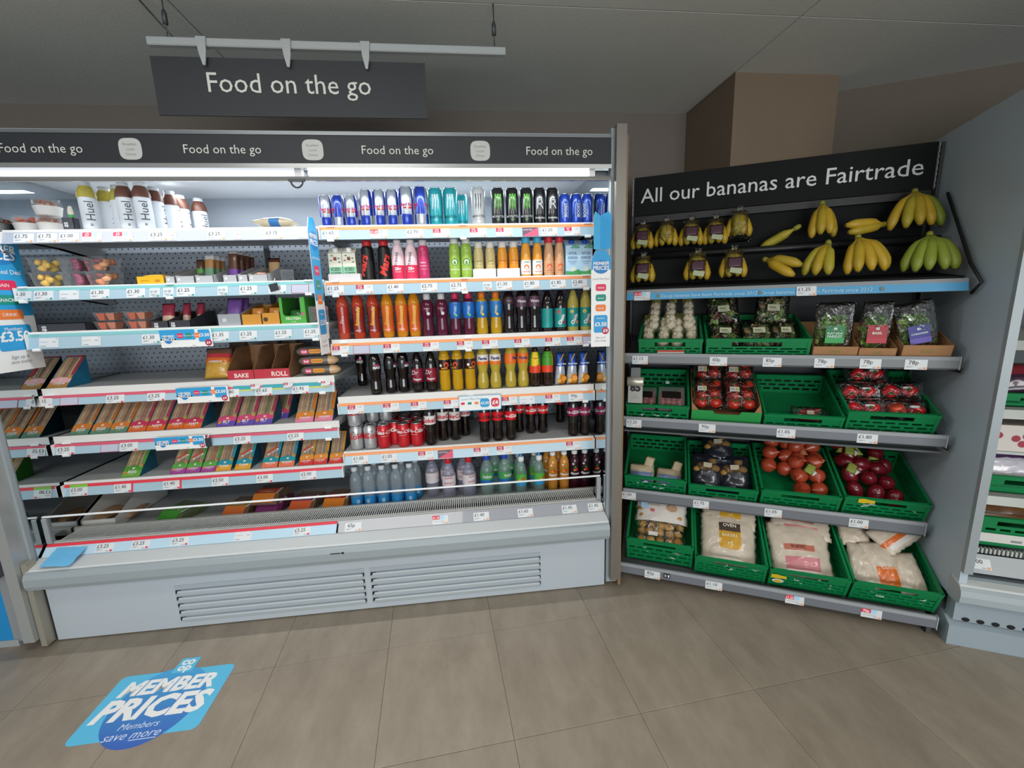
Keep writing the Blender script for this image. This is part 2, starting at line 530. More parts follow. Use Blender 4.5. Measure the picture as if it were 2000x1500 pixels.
B().prism([(-.012, 1.934), (-.012, 1.950), (.02, 1.950), (.02, 1.934)], XL, 0, CHR).obj('canopy_trim', fr)
B().lathe([(0, 0), (.011, 0), (.011, 1.14), (0, 1.14)], mat('f4f6ff', .3, em=5), 10, T((-1.215, .034, 1.927)) @ RY(90)).obj('light_tube', fr)
B().lathe([(0, 0), (.011, 0), (.011, 1.14), (0, 1.14)], mat('f4f6ff', .3, em=.9), 10, T((XL + .09, .034, 1.927)) @ RY(90)).obj('light_tube', fr)
B().prism([(.048, 1.912), (.052, 1.950), (.055, 1.950), (.053, 1.910)], XL, 0, CHR).obj('lamp_reflector', fr)
for x in (-.075, -1.25, XL + .06): B().box(x - .012, x + .012, .012, .05, 1.908, 1.94, WHITE).obj('tube_holder', fr)
b = B().prism([(-.012, 1.888), (-.016, 1.894), (-.012, 1.903), (.05, 1.915), (.052, 1.911), (.0, 1.899), (.0, 1.888)], XL, 0, CHR)
b.obj('canopy_trim', fr)
hx = FX(580, -.012, 1.885)
P = [(hx + .022 * cos(t), -.014, 1.887 + .024 * sin(t)) for t in [pi + pi * i / 10 for i in range(11)]]
b = B().tube(P, .0035, mat('33363a', .4), 8); b.box(hx - .03, hx + .03, -.02, -.008, 1.884, 1.893, mat('4c5054', .4))
b.obj('blind_hook', fr)
# end panels: mirrored inside, steel edge in front
MIR = mat('c8d0d4', .04, metal=1)
STL = mat('86827a', .4, metal=.6)
b = B().box(0.001, .052, .0, .76, .02, 2.09, mat('9aa2a6', .5)); o = b.obj('end_panel', fr)
B().box(-.003, .0, .02, .70, .30, 1.985, MIR).obj('mirror', o)
B().prism([(-.035, .05), (-.012, .05), (-.012, 2.095), (-.035, 2.095)], .012, .055, STL).obj('edge_strip', o)
b = B().box(.055, .068, -.02, .76, .012, 2.06, mat('8a7257', .9, var=.3, vs=40, bump=.6, bs=80)); b.obj('chipboard_edge', o)
b = B().box(XL - .052, XL - .001, .0, .76, .02, 2.09, mat('9aa2a6', .5)); o = b.obj('end_panel', fr)
B().box(XL, XL + .003, .02, .70, .30, 1.985, MIR).obj('mirror', o)
B().prism([(-.06, .05), (-.0, .05), (-.0, 2.095), (-.06, 2.095)], XL - .055, XL - .012, mat('b5b9b8', .35, metal=.5)).obj('edge_strip', o)
B().prism([(-.04, .012), (-.0, .012), (-.0, .40), (-.04, .40)], XL - .01, XL + .012, mat('a8a396', .4, metal=.4)).obj('corner_post', o)
# base
bp = B().prism([(0, .006), (.0, .268), (.03, .268), (.03, .006)], XL + .02, -.008, GP).obj('base_panel', fr)
B().box(XL + .02, -.008, .06, .7, 0, .262, mat('26282a', .8)).obj('base_core', fr)
for xa, xb in ((-1.972, -1.155), (-1.130, -.328)):
    fm = B().box(xa, xb, -.002, -.0005, .033, .216, mat('a7b0b7', .5)).obj('louvre_panel', bp)
    for k in range(5):
        z = .048 + .0335 * k
        B().prism([(-.002, z + .007), (-.004, z + .012), (-.004, z + .0135), (-.002, z + .0135)], xa + .004, xb - .004, mat('848d94', .5)).obj('slot_lip', fm)
        B().plate([(xa + .002, z - .006), (xa + .008, z - .002), (xa + .014, z + .006), (xa + .030, z + .0125), (xa + .004, z + .0125)], .002, mat('101113', .8), T((0, -.0045, 0))).obj('slot_end', fm)
        B().plate([(xb - .005, z - .006), (xb - .001, z + .0), (xb - .001, z + .0125), (xb - .012, z + .0125)], .002, mat('101113', .8), T((0, -.0045, 0))).obj('slot_end', fm)
        B().prism([(-.002, z - .016), (-.005, z - .012), (-.0105, z + .002), (-.0115, z + .006), (-.0085, z + .0095), (-.002, z + .0095)], xa + .014, xb - .006, mat('bac3c9', .4), smooth=False).obj('louvre', fm)
BM = mat('98a1a5', .42); BM2 = mat('c4c8c8', .45)
bu = B().prism([(.01, .278), (-.03, .278), (-.052, .286), (-.060, .305), (-.060, .338), (-.052, .356), (-.04, .362), (.01, .362)], XL + .002, -.002, BM).obj('bumper', fr)
B().prism([(-.042, .3635), (-.036, .370), (.03, .386), (.03, .362), (-.036, .362)], XL + .002, -.002, BM2).obj('bumper_ledge', fr)
hx = FX(660, -.06, .32)
B().box(hx - .03, hx + .012, -.0615, -.060, .336, .340, INK).box(hx + .016, hx + .028, -.0615, -.06, .334, .342, INK).obj('key_slot', bu)
# air grille
GR = mat('dcdcd8', .4)
b = B()
N = 236
for k in range(N + 1):
    x = XL + .04 + (2.46 - .03) * k / N
    b.box(x - .0021, x + .0021, .083, .20, .4285, .431, GR)
o = b.obj('grille_bars', fr, normals=False); o['kind'] = 'stuff'
B().box(XL + .01, -.005, .07, .086, .412, .434, GR).box(XL + .01, -.005, .196, .212, .40, .433, GR).obj('grille_frame', fr)
B().box(XL + .01, -.005, .05, .215, .372, .378, mat('0e0f10', .9)).obj('grille_well', fr)
tray = B().box(XL + .004, -.004, .212, .70, .392, .398, mat('a9adae', .5)).obj('base_tray', fr)
GL = mat('eef4f4', .02, tr=1, ior=1.02, al=.25)
for xa, xb in ((XL + .012, -.012),):
    o = B().box(xa, xb, .068, .073, .425, .552, GL).obj('glass_riser', fr)
    B().cbox(xa, xb, .0655, .0755, .550, .557, mat('eef1f0', .3), .002).obj('glass_edge', o)
for x in (XL + .012, -.03):
    B().cbox(x, x + .02, .060, .080, .43, .548, mat('a7adb0', .35, metal=.3), .003).obj('glass_bracket', fr)
# ------------------------------------------------------------------ shelves, ticket rails, tickets
CARD = mat('d6d9da', .45); CARD2 = mat('c3ced4', .4); RED = mat('d9344c', .5); SKY = mat('a8d4ec', .5)
ORG = mat('ee9a62', .5); TEAL = mat('7fbfc0', .5); TEALD = mat('3f9c96', .5); PNK = mat('d0596e', .5); REDS = mat('dd3b4a', .5)
LIME = mat('7dc043', .5); CRIM = mat('b8244a', .5)
ACC = {'o': ORG, 't': TEALD, 'r': RED}
_tk = {}
def ticket(kind, s, acc='o', w=.074, h=.040):
    k = (kind, s, acc, w)
    if k in _tk: return _tk[k]
    b = B(); a = ACC[acc]; L = -w / 2; R_ = w / 2
    base = CARD
    if kind == 'm': base = mat('cfd6d9', .4)
    b.box(L, R_, 0, .0012, -h / 2, h / 2, base)
    e = -.0005
    if kind in 'nrgm':
        b.text(s, .0225, INK, x=L + .004 + min(.024, w * .33), z=h / 2 - .0195, y=-.0008, fit=w * .62)
        b.rect(L + .006, L + .030, -.0085, -.0070, GREYINK, e); b.rect(L + .006, L + .022, -.0115, -.0102, GREYINK, e)
        b.rect(R_ - .028, R_ - .017, -.0165, -.0140, GREYINK, e); b.rect(R_ - .013, R_ - .003, -.018, -.0105, a, e)
        if kind == 'r': b.box(L - .002, R_ + .004, -.001, .0002, h / 2, h / 2 + .012, REDS); b.rect(R_ - .002, R_ + .006, -h / 2, h / 2, REDS, -.0006)
        if kind == 'g': b.box(L, R_, -.001, .0002, h / 2 - .001, h / 2 + .011, LIME)
    elif kind == 's':
        b.rect(L, L + w * .46, .002, h / 2, RED, e); b.rect(L + w * .46, L + w * .74, .002, h / 2, SKY, e)
        b.text(s, .0155, WHITE, x=L + w * .23, z=.0055, y=-.0009, fit=w * .4, bold=.02)
        b.rect(L + .006, R_ - .02, -.008, -.0065, GREYINK, e); b.rect(R_ - .03, R_ - .016, -.015, -.0128, GREYINK, e)
        b.rect(R_ - .012, R_ - .003, -.018, -.011, a, e)
    elif kind == 'p':
        b.rect(L, L + w * .46, .001, h / 2, CRIM, e)
        b.text(s, .0088, WHITE, x=L + w * .23, z=.0035, y=-.0009, fit=w * .42, bold=.02)
        b.text('NOW', .0068, WHITE, x=L + w * .23, z=.0125, y=-.0009, bold=.02)
        b.text('£1.85', .0088, GREYINK, x=R_ - w * .26, z=.008, y=-.0009)
        b.rect(L + .004, L + .03, -.007, -.0055, GREYINK, e); b.rect(R_ - .03, R_ - .016, -.0155, -.0128, GREYINK, e)
        b.rect(R_ - .012, R_ - .003, -.018, -.010, a, e)
    elif kind == 'b':
        b.rect(L + .006, L + .034, .003, .0043, GREYINK, e); b.rect(R_ - .022, R_ - .008, .002, .0045, GREYINK, e)
        b.rect(L + .006, L + .026, -.0155, -.0128, GREYINK, e); b.disc(R_ - .006, h / 2 - .004, .0016, INK, e)
    elif kind == 'k':
        for q in ((L, R_, h / 2 - .0018, h / 2), (L, R_, -h / 2, -h / 2 + .0018), (L, L + .0018, -h / 2, h / 2), (R_ - .0018, R_, -h / 2, h / 2)):
            b.rect(*q, CRIM, e)
        b.rect(L + .0018, R_ - .0018, -h / 2 + .0018, h / 2 - .0018, mat('b9bccd', .45), e)
    elif kind == 'd':
        b.rect(L, R_, -h / 2, h / 2, mat('64475a', .5), e)
        b.poly([(L, -.0007, -h / 2), (R_, -.0007, -h / 2), (R_, -.0007, h / 2)], mat('d8506c', .5))
        b.text('LUNCH DEAL', .009, WHITE, x=L + .026, z=.007, y=-.001, fit=.044)
    _tk[k] = b.me('price_ticket', normals=False)
    return _tk[k]
def add_ticket(par, M, *a, **kw):
    o = bpy.data.objects.new('price_ticket', ticket(*a, **kw)); COL.objects.link(o); o.parent = par; o.matrix_basis = M
    return o
SHW = mat('cdd0d1', .45, var=.03); LIPW = mat('e6e5e1', .45)
RAILB = mat('a3bfcc', .35, coat=.3); CLIPW = mat('eeeeec', .4)
def shelf(x0, x1, zs, zt, zb, strip, tickets, acc, yf=.20, rail=RAILB, clips=(), railx=None, back=.66, lipt=.030):
    """zs top of the shelf plate, zt..zb ticket rail"""
    b = B()
    b.prism([(yf, zs), (yf, zs - lipt), (yf + .003, zs - lipt), (yf + .006, zs - .014), (back, zs - .014), (back, zs)], x0, x1, SHW)
    b.prism([(yf - .002, zs + .003), (yf - .002, zs - lipt), (yf, zs - lipt), (yf, zs + .0005), (yf + .008, zs + .0005), (yf + .008, zs + .003)], x0, x1, LIPW)
    sh = b.obj('shelf', fr)
    r = B(); ra, rb = railx or (x0 + .004, x1 - .004)
    yt, yb = yf - .006, yf - .020
    r.prism([(yt, zt), (yb, zb), (yb + .003, zb - .002), (yf - .002, zb + .004), (yf - .002, zt)], ra, rb, rail)
    if strip:
        k = .012 / (zt - zb)
        r.prism([(yt - .0008, zt + .001), (yt - .0008 + (yb - yt) * k, zt - .012), (yt, zt - .012), (yt, zt + .001)], ra, rb, strip)
    r.box(ra - .004, ra, yb - .002, yf - .002, zb - .001, zt + .002, LIPW); r.box(rb, rb + .004, yb - .002, yf - .002, zb - .001, zt + .002, LIPW)
    r.obj('ticket_rail', sh)
    tilt = math.degrees(math.atan2(yt - yb, zt - zb))
    zc = (zt - (.010 if strip else .002) + zb) / 2
    yc = yb + (yt - yb) * (zc - zb) / (zt - zb) - .0016
    for t in tickets:
        px, kd, s = t[:3]
        w = t[3] if len(t) > 3 else .074
        x = FX(px, yc, zc)
        h = min(.040, (zt - zb) * .86)
        add_ticket(sh, T((x, yc, zc)) @ RX(-tilt), kd, s, acc, w=w, h=h)
    for px in clips:
        x = FX(px, yb, zb)
        B().cbox(x - .014, x + .014, yb - .006, yb + .004, zb - .009, zb + .003, CLIPW, .002).obj('rail_clip', sh)
        B().cbox(x - .016, x + .016, yt - .006, yt + .003, zt, zt + .008, CLIPW, .002).obj('rail_clip', sh)
    # brackets
    for x in (x0 + .006, x1 - .010):
        B().prism([(yf + .03, zs - .014), (back + .03, zs - .014), (back + .03, zs - .075), (yf + .25, zs - .04), (yf + .03, zs - .028)], x, x + .003, mat('b9bcbd', .5)).obj('bracket', sh)
    return sh
A, Bx, Cx = XL + .012, -1.253, -.006
shelf(A, Bx, 1.752, 1.745, 1.700, None, [(46, 'n', '£1.75'), (92, 'n', '£1.75'), (135, 'n', '£1.00'), (180, 's', '£3'), (240, 's', '£3'), (310, 'n', '£3.25'), (423, 'n', '£3.25'), (535, 'n', '£3.75'), (337, 'b', '', .03), (463, 'b', '', .035), (592, 'b', '', .05)], 'o', yf=.195, rail=mat('aeb2bd', .4, coat=.2))
shelf(A, Bx, 1.526, 1.522, 1.470, TEAL, [(42, 'm', '£1.30'), (85, 'n', '£1.30'), (135, 'b', ''), (195, 'n', '£1.30'), (265, 'n', '£1.30'), (302, 'm', '£1.25', .042), (329, 'm', '£1.25', .042), (363, 'n', '£1.25'), (435, 'm', '£1.25', .042), (485, 'n', '£1.25'), (542, 'n', '£1.25'), (586, 'k', '')], 't', clips=(46, 332, 603))
shelf(A, Bx, 1.337, 1.330, 1.268, TEAL, [(95, 'b', ''), (178, 'b', ''), (295, 'n', '£1.30'), (430, 'n', '£1.35'), (485, 'n', '£1.25'), (553, 'n', '£1.25'), (610, 'n', '£1.25')], 't', clips=(72, 617))
shelf(A, Bx, 1.090, 1.062, 1.020, PNK, [(83, 'n', '£3.25'), (135, 'k', ''), (225, 'n', '£3.25'), (305, 'n', '£3.25'), (450, 'n', '£1.80'), (515, 'n', '£1.65'), (587, 'n', '£1.95')], 'r', clips=(97, 630))
# teal offer strips over the wraps and bakes
sh4 = [o for o in fr.children if o.name.startswith('shelf') and o.type == 'MESH'][-1]
YLS = mat('c8cc5a', .5)
for a, c in ((455, 493), (512, 556), (573, 640)):
    xa, xc = FX(a, .19, 1.055), FX(c, .19, 1.055)
    B().prism([(.1925, 1.066), (.1885, 1.049), (.190, 1.048), (.194, 1.066)], xa, xc, mat('3fa0ac', .5)).obj('offer_strip', sh4)
    B().prism([(.1885, 1.0485), (.187, 1.042), (.189, 1.042), (.1905, 1.0485)], xa, xc, YLS).obj('offer_strip', sh4)
for px in (499, 563, 636):
    x = FX(px, .187, 1.06); add_ticket(sh4, T((x, .1855, 1.060)) @ RX(-15) @ Matrix.Scale(.55, 4), 'p', '£1.95', 'r')
shelf(A, Bx, .872, .840, .795, PNK, [(128, 'n', '£3.25'), (214, 'k', ''), (252, 'n', '£3.00'), (473, 'n', '£3.25'), (577, 'n', '£3.25')], 'r', clips=(130, 642))
shelf(A, Bx, .656, .646, .596, REDS, [(154, 'g', '£3.00'), (240, 'r', '£1.40'), (335, 'r', '£1.40'), (430, 'n', '£2.50'), (517, 'n', '£3.00'), (602, 'n', '£2.00')], 'r')
D_ = Bx + .006
shelf(D_, Cx, 1.756, 1.750, 1.697, ORG, [(645, 'n', '£1.65'), (740, 's', '£1.65'), (810, 'n', '£2.70'), (862, 'p', '£1.65'), (934, 'p', '£1.20'), (985, 'p', '£1.20'), (1036, 'd', ''), (1073, 'n', '£1.20'), (1118, 'p', '75p')], 'o', clips=(646, 905, 1148))
shelf(D_, Cx, 1.520, 1.515, 1.458, ORG, [(655, 'n', '£1.25'), (712, 'p', '£1.85'), (772, 'n', '£1.40'), (838, 'n', '£2.75'), (895, 'n', '£2.75'), (952, 'm', '£1.30', .042), (985, 'n', '£1.30'), (1038, 'n', '£1.80'), (1090, 'n', '£1.85'), (1132, 'n', '£2.80')], 'o', clips=(656, 908, 1145))
shelf(D_, Cx, 1.255, 1.240, 1.190, ORG, [(665, 'p', '£1.35'), (706, 'k', ''), (765, 'p', '£1.35'), (842, 'p', '£1.65'), (908, 'p', '£1.65'), (957, 'p', '£1.65'), (1020, 'p', '£1.75'), (1080, 'p', '£1.35'), (1122, 'p', '£1.35'), (1148, 'k', '', .05)], 'o', clips=(673, 915, 1144))
shelf(D_, Cx, .985, .957, .909, ORG, [(695, 'p', '£1.60'), (764, 'p', '£1.60'), (818, 'p', '£1.70'), (882, 'p', '£1.65'), (995, 'p', '£1.65'), (1030, 'b', ''), (1080, 'p', '£1.75'), (1125, 'n', '99p')], 'o', clips=(920, 1143))
shelf(D_, Cx, .715, .709, .655, ORG, [(704, 'n', '£1.05'), (760, 'n', '£1.05'), (832, 'p', '£1.85'), (870, 'd', ''), (940, 'p', '£1.85'), (985, 'p', '£1.85'), (1120, 'p', '£1.85')], 'o')
# sloping ticket rail along the front of the base
def slope_rail(xa, xb, strip, tickets, acc, colr):
    r = B().prism([(.064, .428), (.026, .3885), (.030, .386), (.068, .424)], xa, xb, colr)
    if strip:
        r.prism([(.0640, .4292), (.055, .4197), (.056, .419), (.065, .4285)], xa, xb, strip)
    o = r.obj('ticket_rail', fr)
    for px, kd, s in tickets:
        x = FX(px, .042, .406)
        add_ticket(o, T((x, .0405, .4035 + .0015)) @ RX(-43), kd, s, acc)
    return o
slope_rail(XL + .01, -1.27, REDS, [(205, 'n', '£3.25'), (275, 'n', '£3.25'), (352, 'n', '£3.25'), (475, 'b', ''), (590, 'n', '£3.25')], 'r', mat('b6d2e2', .35, coat=.3))
slope_rail(-1.262, -.01, None, [(690, 'n', '65p'), (860, 's', '£1.15'), (940, 'n', '£1.40'), (1026, 'n', '£1.60'), (1112, 'n', '£1.45'), (1163, 'n', '£1.45')], 'o', mat('9b9da3', .3, coat=.4))

# ------------------------------------------------------------------ member price cards and fins
CBL = mat('2f9fd8', .5); CBL2 = mat('58b9e6', .5); CBLD = mat('2a7fc0', .5); TEALC = mat('16907f', .5); ORC = mat('f0803c', .5); PKC = mat('e0325c', .5)
def deal_card(name, label, px0, px1, z0, z1, y, style=0):
    xa, xb = FX(px0, y, (z0 + z1) / 2), FX(px1, y, (z0 + z1) / 2)
    t = thing(name, label, 'card', T(((xa + xb) / 2, y, z0)), 'meal deal cards clipped to the shelf rails')
    w = xb - xa; h = z1 - z0; L = -w / 2
    c = B().box(L, -L, 0, .002, 0, h, WHITE).obj('card', t)
    p = B()
    e = -.0006
    if style == 0:
        p.rect(L, L + w * .68, h * .42, h, CBL, e); p.rect(L, L + w * .30, h * .30, h * .5, WHITE, e)
        p.disc(L + w * .15, h * .44, h * .22, CBLD, -.0007)
        p.text('MEMBER', .017, WHITE, x=L + w * .155, z=h * .58, y=-.0011, bold=.02, shear=.2, fit=w * .24)
        p.text('PRICES', .019, WHITE, x=L + w * .155, z=h * .38, y=-.0011, bold=.02, shear=.2, fit=w * .25)
        for k, (m_, s) in enumerate(((PKC, 'MAIN'), (TEALC, 'SNACK'), (ORC, 'DRINK'))):
            x = L + w * (.39 + .165 * k)
            p.rrect(x - w * .058, x + w * .058, h * .52, h * .80, .005, m_, -.0008); p.text(s, .008, WHITE, x=x, z=h * .61, y=-.0012)
            if k < 2: p.text('+', .014, WHITE, x=x + w * .083, z=h * .6, y=-.001)
        p.rrect(L + w * .74, L + w * .97, h * .28, h * .97, .005, CBL, -.0007)
        p.text('£3.50', .022, WHITE, x=L + w * .855, z=h * .58, y=-.0012, bold=.03, fit=w * .2)
        p.disc(L + w * .92, h * .22, h * .19, CRIM, -.0009); p.text('£4', .015, WHITE, x=L + w * .92, z=h * .15, y=-.0014, bold=.03)
        p.rect(L + w * .6, L + w * .66, h * .06, h * .09, GREYINK, e)
    else:
        for q in ((L, -L, h - .003, h), (L, -L, 0, .003), (L, L + .003, 0, h), (-L - .003, -L, 0, h)): p.rect(*q, CBL2, e)
        p.text('Lunch Meal Deal', .015, mat('5aa0c0', .5), x=L + w * .3, z=h * .72, y=-.001)
        for k, m_ in enumerate((PKC, TEALC, ORC)): p.rrect(L + w * (.05 + .16 * k), L + w * (.14 + .16 * k), h * .42, h * .58, .003, m_, -.0008)
        p.rrect(L + w * .5, L + w * .72, h * .2, h * .78, .012, CBL, -.0008); p.text('£3.50', .02, WHITE, x=L + w * .61, z=h * .4, y=-.0012, bold=.03, fit=w * .19)
        p.rrect(L + w * .76, L + w * .95, h * .2, h * .78, .012, RED, -.0008); p.text('£4', .028, WHITE, x=L + w * .855, z=h * .36, y=-.0012, bold=.03)
    p.obj('print', c, normals=False)
    return t
deal_card('promo_card', 'meal deal price card hung on the rail below the egg pots', 313, 414, 1.254, 1.330, .170)
deal_card('promo_card', 'meal deal price card hung on the rail below the empty middle shelf', 345, 446, 1.003, 1.072, .170)
deal_card('promo_card', 'meal deal price card hung on the rail between ham and green-label sandwiches', 303, 402, .790, .850, .170)
deal_card('promo_card', 'Lunch Meal Deal card in a blue border hung below the tall soda bottles', 896, 979, .893, .968, .170, 1)

def fin(name, label, M, w, h, big):
    """card in the XZ plane: blue head, three rounded blocks, price block"""
    t = thing(name, label, 'card', M)
    c = B()
    P = [(-w / 2, 0), (w / 2, 0), (w / 2, h * .92), (w * .2, h), (-w * .3, h * .985), (-w / 2, h * .90)]
    c.plate(P, .002, WHITE)
    cd_ = c.obj('card', t)
    p = B(); e = -.0006
    zb = h * big
    p.poly([(-w / 2, e, zb), (w / 2, e, zb), (w / 2, e, h * .92), (w * .2, e, h), (-w * .3, e, h * .985), (-w / 2, e, h * .90)], CBL)
    p.disc(0, h * .83, w * .42, CBLD, -.0008, rz=h * .07)
    p.text('MEMBER', .05, WHITE, z=h * .85, y=-.0012, bold=.02, shear=.2, fit=w * .82)
    p.text('PRICES', .05, WHITE, z=h * .80, y=-.0012, bold=.02, shear=.2, fit=w * .86)
    p.text('Lunch Meal Deal', .03, WHITE if big < .7 else GREYINK, z=h * .70, y=-.0012, fit=w * .85)
    for k, (m_, s) in enumerate(((PKC, 'MAIN'), (TEALC, 'SNACK'), (ORC, 'DRINK'))):
        z = h * (.585 - .105 * k)
        p.rrect(-w * .27, w * .27, z, z + h * .07, min(.008, w * .1), m_, -.0009); p.text(s, .02, WHITE, z=z + h * .022, y=-.0014, fit=w * .34)
    p.rrect(-w * .36, w * .36, h * .15, h * .335, min(.01, w * .1), CBL, -.0009)
    p.text('£3.50', .06, WHITE, z=h * .22, y=-.0014, bold=.03, fit=w * .62); p.text('Members', .02, WHITE, z=h * .295, y=-.0014, fit=w * .4)
    if big > .7:
        p.disc(w * .25, h * .17, w * .19, CRIM, -.0011); p.text('£4', .03, WHITE, x=w * .25, z=h * .155, y=-.0016, bold=.03, fit=w * .24)
    p.text('Sign up &', .02, GREYINK, z=h * .09, y=-.0012, shear=.2, fit=w * .5); p.text('save today', .02, GREYINK, z=h * .055, y=-.0012, shear=.2, fit=w * .6)
    p.obj('print', cd_, normals=False)
    B().box(-.012, .012, .0016, .0026, h * .5, h * .53, CLIPW).obj('clip', t)
    if big > .7: B().tube([(-.02, .004, .02), (-.03, .1, .012), (-.03, .198, .0)], .003, CLIPW, 6).obj('arm', t)
    return t
fin('shelf_fin', 'tall blue member price card standing out at the mirrored cabinet end', T((XL + .0065, .150, 1.185)) @ RZ(90), .20, .565, .40)
fin('shelf_fin', 'narrow blue member price card standing out between sandwich and drinks shelves', T((-1.2505, .112, 1.205)) @ RZ(90), .115, .575, .40)
fin('price_board', 'upright white member price card beside the coconut water cartons', T((-.046, -.026, 1.200)) @ RZ(-2), .084, .41, .80)
t = thing('folded_leaflet', 'folded blue leaflet above the upright white member price card', 'leaflet', T((-.050, -.022, 1.612)))
for s, m_, nm in ((-1, CBL2, 'front_leaf'), (1, CBL, 'rear_leaf')):
    P = [(0, .0), (.045, 0), (.047, .13), (.035, .15), (.0, .135)]
    b = B().plate(P, .0015, m_, RZ(-28 if s > 0 else 198) @ Matrix.Diagonal((1 if s > 0 else .7, 1, 1, 1))); b.obj(nm, t)
# ------------------------------------------------------------------ drinks
ALU = mat('c9ccce', .25, metal=.85); SIL = mat('c3c9d2', .28, metal=.6); RBB = mat('1c3fb4', .3, metal=.25, coat=.5)
def can(name, h, r, body, deco=None, top=ALU, cat='can'):
    t = thing(name, 'x', cat); LASTR[0] = r + .0012
    k = r * .80
    b = B()
    b.lathe([(0, .003), (r * .78, 0), (r * .86, .002), (r, .010), (r, h * .3), (r, h * .5), (r, h * .7), (r, h - .014), (k, h - .003)], body, 28)
    bo = b.obj('body', t)
    b = B().lathe([(k, h - .003), (k + .001, h), (k - .0015, h), (k - .003, h - .004), (0, h - .004)], top, 20)
    b.obj('rim', t)
    B().box(-.004, .004, -.012, .004, h - .004, h - .0025, top).lathe([(0, 0), (.006, 0), (.006, .0016), (0, .0016)], top, 10, T((0, .004, h - .004))).obj('ring_pull', t)
    if deco:
        d = B(); deco(d, r, h); d.obj('print', bo, normals=False)
    return t
def rb_body(i, a):
    q = int(((a + 90 + 45 + 360) % 360) // 90) % 2
    if i <= 1: return RBB if q == 0 else SIL
    lo = i < 4
    return (RBB if q == 0 else SIL) if lo else (SIL if q == 0 else RBB)
MAG = mat('e0317a', .4); YEL = mat('f2b632', .4)
def rb_deco(d, r, h):
    for a in (0, 180):
        M = RZ(a)
        d.text('Red Bull', .0165 * r / .0265, MAG, z=h * .50, y=-.0006, wrap=r, bold=.03, M=M)
        d.text('ENERGY DRINK', .005, WHITE, z=h * .36, y=-.0006, wrap=r, M=M)
        for s in (-1, 1):
            P = [(s * x * r, z * h) for x, z in ((.1, .44), (.35, .43), (.62, .445), (.72, .47), (.5, .48), (.3, .485), (.12, .465))]
            d.add([((r + .0006) * sin(x / r), -(r + .0006) * cos(x / r), z) for x, z in P], [tuple(range(7))], mat('e2473f', .4), M)
def claw(d, r, h, m, tm, word='MONSTER', sub='ENERGY', M=None):
    for x, w, z0 in ((-.011, .0045, .40), (0, .004, .36), (.011, .0045, .39)):
        P = [(x - w, .80), (x - w * .3, .62), (x - w * .8, .5), (x - w * .1, z0), (x + w * .5, .52), (x + w * .9, .66), (x + w * .6, .82)]
        R = r + .0007
        d.add([(R * sin(a / r), -R * cos(a / r), z * h) for a, z in P], [tuple(range(7))], m, M)
    d.text(word, .0135, tm, z=h * .20, y=-.0007, wrap=r, sp=1.05, bold=.01, M=M)
    d.text(sub, .006, m, z=h * .135, y=-.0007, wrap=r, M=M)
TQ = mat('1fa9b4', .32, metal=.25, coat=.4); BLK = mat('101113', .3, coat=.5); PEARL = mat('d4d6d6', .35, metal=.25)
GRN = mat('6fd338', .4)
def boost_deco(d, r, h):
    R = r + .0005
    for a in (0, 120, 240):
        M = RZ(a)
        for k in (-1, 1):
            P = [(k * .011, .2), (k * .013, .5), (k * .007, .76), (k * .010, .78), (k * .0165, .5), (k * .0145, .18)]
            d.add([(R * sin(x / r), -R * cos(x / r), z * h) for x, z in P], [tuple(range(6))], mat('8fc3ee', .4), M)
        P = [(-.0075, .22), (.0075, .22), (.0075, .68), (-.0075, .68)]
        d.add([(R * sin(x / r), -R * cos(x / r), z * h) for x, z in P], [(0, 1, 2, 3)], mat('17389c', .4), M)
        d.text('BOOST', .019, WHITE, x=0, z=h * .45, y=-.0009, wrap=r, rot=90, bold=.03, M=M)
RLX = lambda d, r, h: (d.text('R', .062, WHITE, z=h * .42, y=-.0007, wrap=r, bold=-.005, shear=.1), d.text('Relentless', .0125, WHITE, z=h * .16, y=-.0007, wrap=r, bold=.02, shear=.2))
def coke_can(d, r, h):
    for a in (0, 140, 240): d.text('Coca-Cola', .024, WHITE, z=h * .62, y=-.0006, wrap=r, shear=.35, bold=.015, M=RZ(a)); 
    d.text('ORIGINAL TASTE', .005, WHITE, z=h * .52, y=-.0006, wrap=r)
def diet_can(d, r, h):
    for a in (0, 120, 240): d.text('Coke', .040, mat('cf2233', .4), z=h * .48, y=-.0006, wrap=r, bold=.02, M=RZ(a)); d.text('diet', .013, INK, x=-.012, z=h * .76, y=-.0006, wrap=r, shear=.3, M=RZ(a))
CRD = mat('c9202c', .3, metal=.2, coat=.5)
K_rbs = Kind(can, 'energy_drink_can', .135, .0262, rb_body, rb_deco)
K_rbm = Kind(can, 'energy_drink_can', .158, .0275, rb_body, rb_deco)
K_rbl = Kind(can, 'energy_drink_can', .170, .0315, rb_body, rb_deco)
K_teal = Kind(can, 'energy_drink_can', .166, .032, TQ, lambda d, r, h: claw(d, r, h, WHITE, mat('0f5a63', .4)))
K_wht = Kind(can, 'energy_drink_can', .166, .032, PEARL, lambda d, r, h: claw(d, r, h, mat('4a4d50', .4), mat('3a3d40', .4), sub='ULTRA'))
K_grn = Kind(can, 'energy_drink_can', .166, .0295, BLK, lambda d, r, h: claw(d, r, h, GRN, WHITE))
K_rlx = Kind(can, 'energy_drink_can', .166, .0285, BLK, RLX)
K_bst = Kind(can, 'energy_drink_can', .135, .0258, mat('2149bd', .3, metal=.25, coat=.5), boost_deco)
K_coke = Kind(can, 'soda_can', .118, .031, CRD, coke_can)
K_diet = Kind(can, 'soda_can', .118, .031, mat('c5c8ca', .3, metal=.6), diet_can)
def F(pxs, y, z, dz=.06):
    """points on a shelf of the cabinet for picture columns pxs"""
    ys = y if isinstance(y, (list, tuple)) else [y] * len(pxs)
    return [Vector((FX(p, q, z + dz), q, z + .0005)) for p, q in zip(pxs, ys)]
